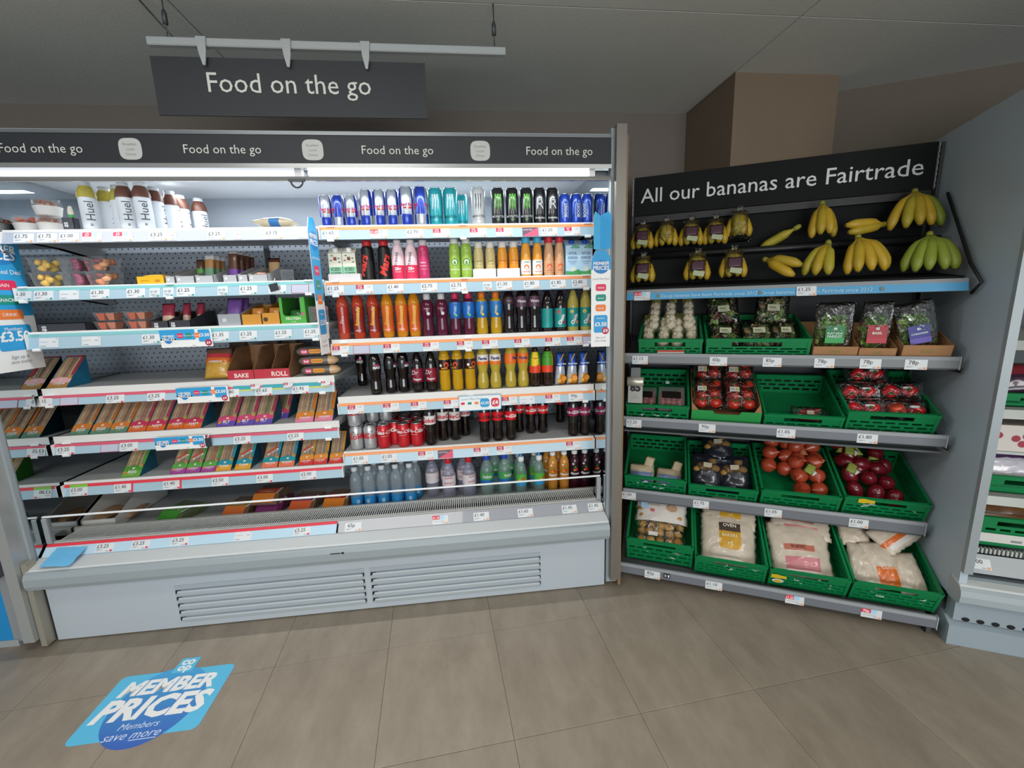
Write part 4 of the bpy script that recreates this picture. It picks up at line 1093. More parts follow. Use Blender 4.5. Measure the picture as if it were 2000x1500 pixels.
# set round neighbours clear of each other and of the mirrored end
def settle():
    n = len(ROUND)
    X = [[o.matrix_basis.translation.x, o.matrix_basis.translation.y, o.matrix_basis.translation.z] for o, r in ROUND]
    for _ in range(120):
        hit = False
        for i in range(n):
            for j in range(i + 1, n):
                if abs(X[i][2] - X[j][2]) > .02: continue
                dx = X[j][0] - X[i][0]; s = ROUND[i][1] + ROUND[j][1] + .0004
                if abs(dx) >= s: continue
                dy = X[j][1] - X[i][1]; d = sqrt(dx * dx + dy * dy)
                if d < s - 1e-5:
                    hit = True; k = (s - d) / 2 / max(d, 1e-4)
                    X[i][0] -= dx * k; X[i][1] -= dy * k; X[j][0] += dx * k; X[j][1] += dy * k
        for i in range(n): X[i][0] = min(X[i][0], -.006 - ROUND[i][1]); X[i][1] = max(X[i][1], (.2095 if X[i][2] > .5 else .2145) + ROUND[i][1])
        if not hit: break
    for (o, r), p in zip(ROUND, X):
        m = o.matrix_basis.copy(); m.translation = p; o.matrix_basis = m
# ------------------------------------------------------------------ food side of the cabinet
zL1, zL2, zL3, zL4, zL5, zL6 = 1.752, 1.526, 1.337, 1.090, .872, .656
HW = mat('dfe4ea', .4)
def huel(top):
    t = bottle('meal_drink_bottle', 'huel', HW, mat('c9ced2', .4), (.0205, .020), (.012, .1345), HW, lambda b, R, z0, z1: (b.text('Huel', .042, mat('3a3e44', .5), z=z0 + .068, y=-.0009, wrap=R, rot=90), b.rect(-.004, .004, .020, .0235, mat('4a4e54', .5), -R - .0008), b.rect(-.004, .004, .0255, .028, mat('4a4e54', .5), -R - .0008)))
    pr = [(.0337, .134), (.0303, .1582), (.0213, .1782), (.0193, .1834)]
    B().lathe(pr, top, 20).obj('shoulder_sleeve', t)
    return t
K_hy = Kind(huel, mat('b3a648', .4, var=.3, vs=60)); K_hb = Kind(huel, mat('5f3b2e', .4, var=.25, vs=60))
zz = zL1 + .0005
series(K_hy, [Vector((-2.185, .245, zz)), Vector((-2.172, .325, zz)), Vector((-2.10, .298, zz))], 'white meal drink bottle with mottled yellow shoulder', 'white bottles with yellow shoulders', rz=[35, 80, 100])
series(K_hb, [Vector(p + (zz,)) for p in ((-2.043, .25), (-1.975, .248), (-1.972, .325), (-1.952, .40), (-1.952, .475), (-1.905, .535))], 'white meal drink bottle with brown shoulder and grey cap', 'white bottles with brown shoulders', rz=[33, 33, 100, 110, 100, 60])
settle()
# tubs
FILM = mat('f4f6f6', .08, al=.22, spec=.8); FILM2 = mat('eef0f0', .12, al=.34, spec=.8)
CLEAR = mat('f6f8f8', .05, al=.08, spec=1.0)
def tub(fill, seed):
    t = thing('salad_tub', 'x', 'tub')
    b = B().lathe([(0, 0), (.036, 0), (.040, .004), (.046, .034), (.0475, .036), (.046, .037)], mat('e9e6e2', .4), 24); b.obj('pot', t)
    rnd = random.Random(seed); c = B()
    for i in range(22):
        a = rnd.uniform(0, 6.28); r = .034 * sqrt(rnd.random())
        c.ell((r * cos(a), r * sin(a), .038 + rnd.uniform(0, .020)), .010, .009, .007, mat(rnd.choice(fill), .5), 8, 5)
    o = c.obj('filling', t, normals=False); o['kind'] = 'stuff'
    B().lathe([(.0475, .0365), (.048, .040), (.044, .062), (.042, .066), (0, .066)], CLEAR, 24).obj('lid', t)
    B().add([(.0455 * sin(a), -.0455 * cos(a), z) for a in (-.95, -.8, -.65, -.5, -.35) for z in (.042, .058)], [(0, 2, 3, 1), (2, 4, 5, 3), (4, 6, 7, 5), (6, 8, 9, 7)], mat('cfc6c2', .5)).obj('sleeve', t)
    return t
K_t1 = Kind(tub, ('c8624a', 'd88868', 'b84a3c'), 1); K_t2 = Kind(tub, ('a8705a', 'c8987a', '8a5a4a'), 2)
series(K_t1, [Vector((FX(56, .262, 1.78), .262, zz))], 'round white tub of pink red salad at the mirrored end of the top shelf')
xs_ = FX(101, .264, 1.79)
series(K_t2, [Vector((xs_, .264, zz))], 'round white tub of brown salad, lower of a pair')
series(K_t2, [Vector((xs_ - .002, .264, zz + .0672))], 'round white tub of brown salad stacked on another tub')
cardtray('display_tray', 'small dark grey card tray beside the first white bottle', -2.24, -2.223 + .0, .205, .24, zz, .05, mat('46474d', .6)) if False else None
x = FX(143, .215, 1.78)
cardtray('display_tray', 'small dark grey card tray between tubs and white bottles', x - .036, x + .006, .210, .240, zz, .052, mat('4a4b52', .6), logo=coop_logo(x=-.3, s=.015))
t = thing('yogurt_tube', 'small cream and green pot peeping above the dark card tray', 'pot', T((x - .008, .224, zz + .003)))
B().lathe([(0, 0), (.009, 0), (.0095, .045), (.009, .062)], mat('4fae5a', .4), 12).obj('body', t)
B().lathe([(.0092, .062), (.0095, .078), (.005, .096), (0, .098)], mat('e8dfcb', .4), 12).obj('top', t)
# flat sandwich pack
def flatpack(name, w, h, t_, fn, seed, cat='pack', cr=.12):
    t = thing(name, 'x', cat)
    B().pillow(w, h, t_, fn, 12, 8, seed, cr, RX(90) @ T((0, 0, 0))).obj('wrapper', t)
    return t
K_fp = Kind(flatpack, 'wrapped_flatbread', .17, .10, .045, lambda u, v, f: mat('3a7ab8', .3) if .42 < u < .66 else mat('d8c8a8', .3, coat=.5), 3)
series(K_fp, [Vector((FX(545, .29, 1.78), .31, zL1 + .030))], 'clear wrapped flatbreads with blue label lying on the top shelf')
# fruit pots
def fruitpot(cols, seed):
    t = thing('fruit_pot', 'x', 'pot')
    w, d, h = .082, .10, .058
    b = B(); vs = []
    for z, k in ((0, .82), (h, 1)):
        vs += [(-w / 2 * k, d / 2 - d / 2 * k, z), (w / 2 * k, d / 2 - d / 2 * k, z), (w / 2 * k, d / 2 + d / 2 * k, z), (-w / 2 * k, d / 2 + d / 2 * k, z)]
    b.add(vs, [(0, 1, 5, 4), (1, 2, 6, 5), (2, 3, 7, 6), (3, 0, 4, 7), (3, 2, 1, 0)], CLEAR); b.obj('pot', t)
    B().box(-w/2 - .003, w/2 + .003, -.003, d + .003, h, h + .0025, CLEAR).obj('lid', t)
    rnd = random.Random(seed)
    for i in range(9):
        c = B(); a = cols[i % len(cols)]
        c.ell((0, 0, 0), .017, .014, .013, mat(a, .35, coat=.3), 9, 6, RZ(rnd.uniform(0, 180)) @ RX(rnd.uniform(-50, 50)), seed=rnd.random(), amp=.18)
        c.obj('fruit_piece', t, T((rnd.uniform(-.021, .021), .022 + (i % 3) * .026 + rnd.uniform(-.004, .004), .018 + (i // 3) * .0125)))
    return t
zz = zL2 + .0005
for cols, nm, pxs in ((('e6b83a', 'd8a828', 'ecc85a'), 'yellow pineapple', 79), (('8a2a52', '6a1f3a', 'a83a60'), 'purple berry and grape', 137), (('d8804a', 'e8c48a', '7a2a30', 'e0a070'), 'mixed apple and grape', 188)):
    K = Kind(fruitpot, cols, len(nm)); x = FX(pxs, .215, zL2 + .05)
    K.put(T((x, .212, zz)), f'clear pot of {nm} pieces at the bottom of its pair', 'fruit pots')
    K.put(T((x, .214, zz + .0612)), f'clear pot of {nm} pieces on top of its pair', 'fruit pots')
# trays with bars on shelf 2
def bar(name, w, h, t_, fn, seed=0, lab=None, cat='snack bar', cr=.1):
    t = thing(name, 'x', cat)
    o = B().pillow(w, h, t_, fn, 8, 10, seed, cr).obj('wrapper', t)
    if lab:
        l = B(); lab(l); l.obj('print', o, normals=False)
    return t
YB = mat('eeb420', .5); GC = mat('b3b5b7', .6); BRC = mat('9a7250', .7)
def TX(px): return FX(px, .212, 1.55)
cardtray('display_box', 'bright yellow card tray of wrapped cakes', TX(267), TX(321), .2105, .40, zz, .034, YB, logo=lambda b, w, h: (b.text('pastries', .011, mat('b8741a', .5), x=-w * .2, z=h * .4, y=-.0006), b.disc(w * .25, h * .45, .012, mat('c8882a', .5), -.0006, rz=.006)))
K = Kind(flatpack, 'wrapped_cake', .088, .12, .022, mat('f0c23a', .3, coat=.4), 5)
series(K, [T((TX(294), .345, zz + .0145 + .0225 * k)) @ RZ(4 * k - 4) for k in range(2)], 'yellow wrapped cake lying in the bright yellow tray', 'yellow wrapped cakes')
for a, c, lb in ((322.5, 342, 'narrow grey card tray right beside the yellow tray'), (343, 380, 'wider grey card tray holding a green wrapped bar'), (381, 417, 'grey card tray holding tall green label bars'), (435, 463, 'grey card tray holding purple label bars'), (464, 484, 'narrow grey card tray of rose gold wrapped bars'), (485, 523, 'grey card tray holding round topped biscuits')):
    cardtray('display_tray', lb, TX(a) + .001, TX(c) - .001, .2105, .42, zz, .032, GC, inner=BRC, slope=.075, logo=lambda b, w, h: b.rrect(-w / 2 + .008, -w / 2 + .018, h * .4, h * .75, .002, mat('d8d8d8', .5), -.0006))
K = Kind(bar, 'snack_bar', .034, .11, .022, lambda u, v, f: mat('5a9a4a', .4) if .35 < v < .6 else mat('5a4030', .3, coat=.4), 7)
series(K, [T((TX(368), .30, zz + .004)) @ RX(-12)], 'brown snack bar with green band in the wider grey tray')
series(K, [T((TX(356), .36, zz + .004)) @ RX(-12)], 'brown snack bar leaning at the back of the wider grey tray')
K = Kind(bar, 'snack_bar', .040, .13, .020, lambda u, v, f: mat('6f9a7a', .4) if v < .52 else (mat('a87a4a', .4) if v < .85 else FILM2), 8)
series(K, [T((TX(400), .245 + .045 * k, zz + .004)) @ RX(-14) for k in range(3)], 'tall bar with sage green label standing in its grey tray', 'sage green label bars')
K = Kind(bar, 'snack_bar', .040, .14, .020, lambda u, v, f: mat('7a4aa8', .4) if v < .45 else (mat('5a3a2c', .3, coat=.4) if v < .9 else FILM2), 9)
series(K, [T((TX(449) + .001 * k, .245 + .05 * k, zz + .004)) @ RX(-10) for k in range(4)], 'dark bar with purple label standing in its grey tray', 'purple label bars')
K = Kind(flatpack, 'wrapped_biscuit', .066, .09, .020, mat('c89a88', .25, metal=.4), 10, 'biscuit')
series(K, [T((TX(474), .31, zz + .0135)) @ Matrix.Diagonal((.45, 1, 1, 1)), T((TX(504), .31, zz + .0135)) @ Matrix.Diagonal((.85, 1, 1, 1)), T((TX(504), .31, zz + .036)) @ Matrix.Diagonal((.85, 1, 1, 1)) @ RZ(3)], 'rose gold wrapped biscuit in a grey tray', 'rose gold wrapped biscuits')
K = Kind(bar, 'wrapped_biscuit', .055, .11, .03, lambda u, v, f: mat('c8a27a', .3, coat=.5) if v < .8 else mat('5a3424', .3), 11, None, 'biscuit')
series(K, [T((TX(505), .385, zz + .012)) @ RX(-8)], 'tan biscuit pack standing at the back of its grey tray')
x = TX(553)
t = thing('ticket_holder', 'clear plastic ticket holder standing behind the rail', 'holder', T((x, .26, zz)))
B().box(-.028, .028, 0, .002, 0, .055, CLEAR).obj('face', t); B().box(-.028, .028, 0, .03, 0, .002, CLEAR).obj('foot', t); B().box(-.022, .022, -.001, .0, .012, .045, mat('6a7278', .5, al=.6)).obj('insert', t)
t = thing('security_tag', 'small black tag hanging skewed on the teal rail', 'tag', T((FX(538, .176, 1.50), .168, 1.484)) @ RY(-12))
B().cbox(-.018, .018, -.003, .003, 0, .032, mat('2a2e34', .4), .001).obj('body', t); B().tube([(.006, 0, .032), (.012, .004, .045), (.010, .016, .052)], .0018, CLIPW, 6).obj('loop', t)
t = thing('security_tag', 'black tag clipped on the pink rail beside the lower meal deal card', 'tag', T((FX(408, .176, .82), .170, .795)))
B().cbox(-.012, .012, -.003, .004, 0, .040, mat('2f343c', .4), .001).obj('body', t); B().tube([(0, 0, .040), (.004, .002, .052), (.0, .012, .056)], .002, CLIPW, 6).obj('loop', t)
# shelf 3
zz = zL3 + .0005; DKG = mat('3a3b42', .6)
def TY(px): return FX(px, .212, 1.36)
cardtray('display_tray', 'long dark grey card tray at the mirrored end', TY(73), TY(168), .2105, .45, zz, .034, DKG, logo=coop_logo(x=-.6, s=.018))
K = Kind(flatpack, 'snack_pack', .057, .10, .03, mat('6a4a36', .35, coat=.4, var=.3, vs=40), 21)
series(K, [T((TY(90) + .0615 * k, .36, zz + .018)) for k in range(3)], 'brown snack pack lying in the long dark tray', 'brown snack packs')
def eggpot(seed):
    t = thing('egg_pot', 'x', 'pot')
    w, d, h = .088, .075, .036
    vs = []
    for z, k in ((0, .8), (h, 1)): vs += [(-w/2*k, d/2-d/2*k, z), (w/2*k, d/2-d/2*k, z), (w/2*k, d/2+d/2*k, z), (-w/2*k, d/2+d/2*k, z)]
    B().add(vs, [(0, 1, 5, 4), (1, 2, 6, 5), (2, 3, 7, 6), (3, 0, 4, 7), (3, 2, 1, 0)], CLEAR).obj('pot', t)
    B().box(-w/2 - .003, w/2 + .003, -.003, d + .003, h, h + .002, CLEAR).obj('lid', t)
    for s, m_ in ((-1, 'c8582a'), (1, 'c87858')):
        B().add([(-.017, .008, h - .003), (.017, .008, h - .003), (.017, .062, h - .003), (-.017, .062, h - .003), (-.010, .014, .003), (.010, .014, .003), (.010, .055, .003), (-.010, .055, .003)], [(0, 1, 5, 4), (1, 2, 6, 5), (2, 3, 7, 6), (3, 0, 4, 7), (0, 3, 2, 1), (4, 5, 6, 7)], mat(m_, .4)).obj('dip_portion', t, T((s * .019, 0, 0)))
    return t
K_eg = Kind(eggpot, 1)
for px, nm in ((206, 'the dark long tray'), (266, 'the snack trays')):
    x = FX(px, .22, 1.37)
    K_eg.put(T((x, .215, zz)), f'clear twin pot with orange portions, lower one beside {nm}', 'twin dip pots'); K_eg.put(T((x, .217, zz + .0395)), f'clear twin pot with orange portions, upper one beside {nm}', 'twin dip pots')
cardtray('display_tray', 'small dark grey card tray holding one pink pack', TY(294), TY(329) - .001, .2105, .42, zz, .032, DKG, inner=BRC, slope=.07, logo=coop_logo(x=-.3, s=.017))
cardtray('display_tray', 'wider dark grey card tray holding two pink packs', TY(329) + .001, TY(372), .2105, .42, zz, .032, DKG, inner=BRC, slope=.07, logo=coop_logo(x=-.5, s=.017))
K = Kind(bar, 'snack_pack', .054, .10, .03, lambda u, v, f: mat('a83a50', .35, coat=.4) if v > .42 else mat('d8b8a0', .3, coat=.5), 22, None, 'pack')
series(K, [T((TY(311.5), .27, zz + .012)) @ RX(-16), T((TY(340), .30, zz + .012)) @ RX(-16) @ Matrix.Diagonal((.6, 1, 1, 1)), T((TY(361), .33, zz + .012)) @ RX(-16) @ Matrix.Diagonal((.6, 1, 1, 1))], 'snack pack with crimson top in a dark grey tray', 'crimson topped snack packs')
cardtray('display_tray', 'light grey card tray holding purple snack packs', TY(426), TY(471), .2105, .44, zz, .052, mat('a9adb4', .6), slope=.10, logo=lambda b, w, h: b.rrect(-w * .3, -w * .12, h * .35, h * .65, .002, mat('d8d8dc', .5), -.0006))
K = Kind(bar, 'snack_pack', .066, .105, .03, lambda u, v, f: mat('7a52a0', .35, coat=.4) if v > .3 else mat('9a8ab0', .35), 23, None, 'pack')
series(K, [T((TY(446), .26, zz + .022)) @ RX(-18) @ RY(3), T((TY(449), .32, zz + .022)) @ RX(-14)], 'purple snack pack leaning in the light grey tray', 'purple snack packs')
OT = mat('dc9a38', .55)
cardtray('display_tray', 'amber card tray with a dipped front beside the grey tray', TY(473), TY(512) - .001, .2105, .44, zz, .048, OT, slope=.09)
cardtray('display_tray', 'amber card tray with a dark round mark', TY(512) + .001, TY(548) - .002, .2105, .44, zz, .052, OT, slope=.10, logo=lambda b, w, h: b.disc(-w * .3, h * .45, .010, mat('4a3a30', .5), -.0006))
K = Kind(bar, 'snack_pack', .056, .075, .03, mat('c8823a', .35, coat=.4), 24, None, 'pack')
series(K, [T((TY(496), .25, zz + .006)) @ RX(-14), T((TY(530), .25, zz + .006)) @ RX(-14)], 'amber snack pack in an amber tray', 'amber snack packs')
x0, x1 = TY(549), TY(598); w = x1 - x0
t = thing('display_box', 'tall bright green card box with a large cut opening', 'box', T(((x0 + x1) / 2, .2105, zz)))
GB = mat('4fb043', .5); h = .118
B().plate([(-w/2, 0), (w/2, 0), (w/2, h), (w/2 - .020, h), (w/2 - .020, .045), (w/2 - .03, .036), (-w/2 + .02, .036), (-w/2 + .012, .045), (-w/2 + .012, h), (-w/2, h)], .0016, GB).obj('front_panel', t)
for s in (-1, 1): B().box(s * w/2 - .0008, s * w/2 + .0008, .0016, .2, 0, h, GB).obj('side_panel', t)
B().box(-w/2, w/2, .2, .2016, 0, h, mat('23301f', .7)).obj('rear_panel', t)
B().text('PROTEIN', .016, mat('e0ecd4', .5), z=.018, y=-.0008, bold=.03, fit=w * .6).text('snack', .01, mat('e0ecd4', .5), z=.007, y=-.0008).rrect(w/2 - .017, w/2 - .004, .035, .05, .002, mat('c86a80', .5), -.0008).obj('print', t)
K = Kind(bar, 'snack_pack', .06, .06, .03, mat('2f6a35', .3, coat=.4), 25, None, 'pack')
series(K, [T(((x0 + x1) / 2, .25, zz + .004)) @ RX(-12)], 'dark green snack pack inside the green card box')
def beet():
    t = thing('beetroot_tray', 'x', 'pack')
    rnd = random.Random(4)
    for i in range(26):
        c = B().ell((0, 0, 0), .0155, .008, .007, mat(rnd.choice(('5a1f2a', '6d2a33', '7d3f42')), .3, coat=.4), 9, 6, seed=i, amp=.1)
        c.obj('bean', t, T((rnd.uniform(-.024, .024), .012 + rnd.uniform(0, .05), .01 + (i / 26) * .066)) @ RZ(rnd.uniform(-30, 30)) @ RY(rnd.uniform(-25, 25)))
    B().box(-.043, .043, 0, .08, 0, .002, CLEAR).box(-.043, .043, 0, .001, 0, .075, CLEAR).obj('punnet', t)
    return t
Kind(beet).put(T((FX(623, .22, 1.38), .215, zz)), 'clear punnet heaped with dark red beans at the shelf end')

# sandwiches
BREAD = ('a9825a', 'b08c66', '9d764c'); DKB = mat('1d5d74', .5, var=.2, vs=50); FILL = {'o': ('8a5a32', '9a7a44'), 'h': ('b06a5a', 'c8b070'), 'b': ('6a7a3a', '8a5a40'), 'c': ('c8b090', '9a7a50'), 'g': ('c8b04a', '8a9a4a'), 'k': ('c87a3a', '6a8a3a'), 't': ('a8886a', '8a6a4a'), 'p': ('c89a80', 'a8886a')}
BRK = ('b28c64', 'd0b48c', '94714e')
def sandwich(w, h, d, fk, low, mid, word, edge, side=None, wm=None, sticker=False, left=None):
    """wedge pack: sloped front window from the shelf edge up to the back"""
    t = thing('sandwich_pack', 'x', 'sandwich')
    side = side or DKB
    L = sqrt(h * h + d * d); a = math.degrees(math.atan2(h, d))
    M = T((0, 0, 0)) @ RX(-(90 - a))        # local XZ plane leans back along the slope, -Y faces out
    b = B()
    vs = [(-w/2, 0, .002), (w/2, 0, .002), (w/2, d, h), (-w/2, d, h), (w/2, d, 0), (-w/2, d, 0), (-w/2, .004, 0), (w/2, .004, 0)]
    b.add(vs, [(1, 2, 4, 7)], side); b.add(vs, [(0, 6, 5, 3)], left or side); b.add(vs, [(2, 3, 5, 4), (6, 7, 4, 5)], side)
    bo = b.obj('carton', t)
    # bread slices seen through the window
    WS = (.17, .06, .17, .15, .16, .06, .13, .10)
    for k in range(8):
        wd = WS[k]; x0 = -w/2 + w * sum(WS[:k]); fl = k in (3, 7)
        m_ = mat(FILL[fk][0 if k == 3 else 1], .5, var=.55, vs=110, bump=.7, bs=150) if fl else mat(BRK[(0, 1, 0, 0, 2, 1, 0)[k]], .8, var=.3, vs=90, bump=.5, bs=160)
        q = (.004, .0025, .0045, .0075, .004, .0025, .005, .007)[k]; e_ = .0003
        B().add([(x0 + e_, q, L * .27), (x0 + w * wd - e_, q - .0012, L * .27), (x0 + w * wd - e_, q, L * .60), (x0 + w * wd - e_, q - .001, L * .97), (x0 + e_, q, L * .97), (x0 + e_, q - .0014, L * .58), (x0 + e_, .012, L * .30), (x0 + w * wd - e_, .012, L * .30), (x0 + w * wd - e_, .012, L * .93), (x0 + e_, .012, L * .93)],
                [(0, 1, 2, 5), (5, 2, 3, 4), (6, 9, 8, 7), (0, 6, 7, 1), (1, 7, 8, 3, 2), (3, 8, 9, 4), (4, 9, 6, 0, 5)], m_).obj('filling' if fl else 'bread_slice', t, M)
    B().rect(-w/2, w/2, L * .26, L * .98, mat('f2f2ee', .1, al=.10, spec=.9), .0012).obj('window_film', t, M)
    f = B()
    f.rect(-w/2, w/2, .0, L * .17, mat(low, .5), 0); f.rect(-w/2, w/2, L * .17, L * .29, mat(mid, .5), 0)
    f.poly([(-w/2, 0, L * .29), (w/2, 0, L * .29), (w * .3, 0, L * .32), (-w * .1, 0, L * .335), (-w * .38, 0, L * .30)], mat(mid, .5))
    f.poly([(w/2 - w * .2, -.0004, L * .44), (w/2, -.0004, L * .36), (w/2, -.0004, L), (w/2 - w * .14, -.0004, L)], mat(edge, .5))
    f.rect(-w/2, w/2, L * .96, L, mat(edge, .5), -.0004)
    f.rrect(-w * .07, w * .07, L * .225, L * .275, .001, mat('f0d8d0', .5), -.0008)
    f.text(word, .019, mat(wm or 'f4ece6', .5), z=L * .115, y=-.0009, bold=.03, fit=w * .62); f.text('sandwich', .006, mat(wm or 'f4ece6', .5), z=L * .075, y=-.0009)
    f.disc(-w * .36, L * .13, w * .10, mat('d8883a', .5), -.0008, n=8); f.disc(w * .36, L * .32, w * .10, mat('c8a050', .5), -.0009, n=10)
    if sticker:
        R_ = T((0, 0, L * .50)) @ RY(-35)
        f.rect(-w * .36, w * .36, .0, L * .055, mat('e0562e', .5), -.0016, R_); f.rect(-w * .36, w * .36, -L * .055, 0, WHITE, -.0016, R_)
        f.text('REDUCED', .008, INK, z=-.008, y=-.002, M=R_, bold=.03, fit=w * .5)
    f.obj('sleeve_front', t, M, normals=False)
    return t
def sx(a, c, z, y): return (FX(a, y, z) + FX(c, y, z)) / 2
yy = .214
def sand_row(kind, rng, z, desc, group=None, dy=0, y=yy):
    xs = [sx(a, c, z, y) for a, c in rng]; w = kind.a[0] + .0012
    for _ in range(40):
        for i in range(len(xs) - 1):
            e = w - (xs[i + 1] - xs[i])
            if e > 0: xs[i] -= e / 2; xs[i + 1] += e / 2
    series(kind, [Vector((xs[i], y + (dy if not isinstance(dy, list) else dy[i]), z + .0005)) for i, (a, c) in enumerate(rng)], desc, group)
KS = Kind
k_ = KS(sandwich, .082, .130, .135, 'o', 'b5854a', 'f0b8bc', 'CHEESE', 'a83a48', mat('1f7396', .5, var=.2, vs=40))
k_.put(T((XL + .055, .216, zL4 + .0005)), 'wedge sandwich with pink label alone on the middle shelf by the mirror')
k_ = KS(sandwich, .0785, .128, .130, 'o', '5f8a72', 'd88038', 'EGG', 'c8783a')
sand_row(k_, [(133, 172), (174, 211), (212, 247)], zL5, 'wedge sandwich with orange and sage green label', 'orange and green label sandwiches')
k_ = KS(sandwich, .079, .128, .130, 'h', 'e06a2e', 'c83a5a', 'HAM', 'b8465a')
sand_row(k_, [(247, 286), (286, 323), (323, 353), (352, 390)], zL5, 'wedge ham sandwich with crimson and orange label', 'ham sandwiches', dy=[0, .001, .012, -.001])
k_ = KS(sandwich, .081, .128, .130, 'b', '6a54b0', 'd8507a', 'BLT', 'b84a60')
sand_row(k_, [(420, 459), (459, 495), (495, 531)], zL5, 'wedge sandwich with pink and violet label', 'pink and violet label sandwiches')
series(k_, [Vector((FX(545, .33, .93), .315, zL5 + .0005))], 'wedge sandwich pushed back behind the violet label ones')
k_ = KS(sandwich, .084, .128, .130, 'c', 'eb8aa6', 'e08a32', 'CHICKEN', 'e0883a')
sand_row(k_, [(575, 612), (613, 650)], zL5, 'wedge chicken sandwich with orange and pink label', 'orange and pink label sandwiches')
k_ = KS(sandwich, .080, .125, .128, 'g', '6fae48', '4f9a3c', 'EGG', '5fa845', None, None, False, mat('3f9a34', .5, var=.15, vs=30))
k_.put(T((FX(254, yy, zL6), yy, zL6 + .0005)), 'wedge sandwich with leaf green label alone on the lowest shelf')
k_ = KS(sandwich, .066, .125, .128, 'k', 'a8489a', '5fae4c', 'CARROT', '62b04a', None, None, True); k2 = KS(sandwich, .066, .125, .128, 'k', 'a8489a', '5fae4c', 'CARROT', '62b04a')
sand_row(k_, [(330, 361), (361, 390)], zL6, 'wedge sandwich with green and magenta label and a reduced sticker', 'stickered green and magenta sandwiches')
sand_row(k2, [(391, 421)], zL6, 'wedge sandwich with green and magenta label without a sticker')
k_ = KS(sandwich, .072, .125, .128, 't', 'e8a832', '2a98a8', 'TUNA', '3aa0b0'); k2 = KS(sandwich, .072, .125, .128, 't', 'e8a832', '2a98a8', 'TUNA', '3aa0b0', None, None, True)
sand_row(k_, [(420, 449)], zL6, 'wedge tuna sandwich with amber and turquoise label, plain'); sand_row(k2, [(455, 491)], zL6, 'wedge tuna sandwich with amber and turquoise label and a reduced sticker')
k_ = KS(sandwich, .073, .125, .128, 'p', 'ee7a5a', '2698a4', 'PRAWN', '3a9ab8', None, None, True); k2 = KS(sandwich, .073, .125, .128, 'p', 'ee7a5a', '2698a4', 'PRAWN', '3a9ab8')
sand_row(k_, [(509, 542)], zL6, 'wedge prawn sandwich with coral label and a reduced sticker'); sand_row(k2, [(543, 574)], zL6, 'wedge prawn sandwich with coral label, no sticker')
k_ = KS(sandwich, .0655, .125, .128, 'c', 'd83a3a', 'e8943a', 'CHICKEN', 'e0a040', None, None, True); k2 = KS(sandwich, .0655, .125, .128, 'c', 'd83a3a', 'e8943a', 'CHICKEN', 'e0a040')
sand_row(k_, [(582, 611)], zL6, 'wedge chicken sandwich with red label and a reduced sticker')
sand_row(k2, [(611, 638), (641, 670)], zL6, 'wedge chicken sandwich with red label, no sticker', 'red label chicken sandwiches')
# shelf 4: bakes and wraps
zz = zL4 + .0005
def bag():
    t = thing('bake_bag', 'x', 'bag')
    def f(u, v, fr_):
        if v > .8: return mat('7a5a44', .35, coat=.3)
        if v > .66: return mat('c8404a', .35, coat=.3)
        if v > .48: return mat('e8742e', .35, coat=.3)
        return mat('c89a3a', .35, coat=.4, var=.3, vs=60)
    o = B().pillow(.115, .15, .05, f, 12, 14, 31, .12).obj('wrapper', t)
    B().text('CHEDDAR', .013, WHITE, z=.072, y=-.0262, bold=.03, fit=.06).obj('print', o)
    return t
kb_ = Kind(bag)
kb_.put(T((FX(421, .26, 1.14), .262, zz + .004)) @ RX(-24), 'yellow and red bake bag leaning at the shelf edge')
K = Kind(bar, 'bake_pack', .09, .185, .04, mat('4a3a30', .35, coat=.3, var=.4, vs=30), 32, None, 'bag')
series(K, [T((FX(458, .40, 1.16), .44, zz)) @ RX(-8), T((FX(520, .44, 1.2), .50, zz)) @ RX(-4), T((FX(556, .44, 1.2), .51, zz)) @ RX(-4)], 'dark brown savoury pack at the back of the bake trays', 'dark savoury packs')
RT = mat('c43344', .55)
for a, c, wd, lb in ((445, 496, 'BAKE', 'red card tray lettered BAKE'), (497, 566, 'ROLL', 'longer red card tray lettered ROLL with cardboard sides')):
    x0, x1 = FX(a, .215, 1.11), FX(c, .215, 1.11) - .001; w = x1 - x0
    t = thing('display_tray', lb, 'tray', T(((x0 + x1) / 2, .214, zz)))
    f = B().box(-w/2, w/2, 0, .0016, 0, .045, RT).obj('front_panel', t)
    B().text(wd, .030, mat('f2dcd4', .5), x=(.004 if wd == 'BAKE' else w * .22), z=.011, y=-.0008, bold=.03, fit=w * .55).obj('lettering', f)
    B().box(-w/2, w/2, .0016, .24, 0, .0016, BRC).obj('bottom', t)
    for xs in ((-w/2, w/2 - .0016) if wd == 'BAKE' else (-w/2, -w/2 + w * .5, w/2 - .0016)):
        B().prism([(.0016, 0), (.24, 0), (.24, .14), (.11, .14), (.0016, .045)], xs, xs + .0016, BRC).obj('side_panel', t)
    B().box(-w/2, w/2, .238, .24, 0, .14, BRC).obj('rear_panel', t)
def wrap():
    t = thing('sandwich_roll', 'x', 'roll')
    pr = [(0, 0), (.010, .004), (.024, .02), (.027, .05), (.027, .14), (.024, .165), (.010, .182), (0, .186)]
    pr2 = lambda i, a: mat('6a6560', .35, coat=.4) if i < 4 else mat('d8b48a', .4, coat=.4)
    b = B().lathe(pr, pr2, 16, RY(90) @ Matrix.Diagonal((.82, 1.1, 1, 1))); o = b.obj('wrapper', t)
    B().rrect(.030, .060, -.011, .011, .006, mat('d8486a', .5), -.0302).rrect(.066, .118, -.009, .011, .006, mat('e8982e', .5), -.0302).text('Roll', .013, WHITE, x=.045, z=-.004, y=-.0306, bold=.03).text('SAUSAGE', .011, mat('7a3a1a', .5), x=.092, z=-.003, y=-.0306, fit=.044).obj('print', o)
    return t
kw = Kind(wrap)
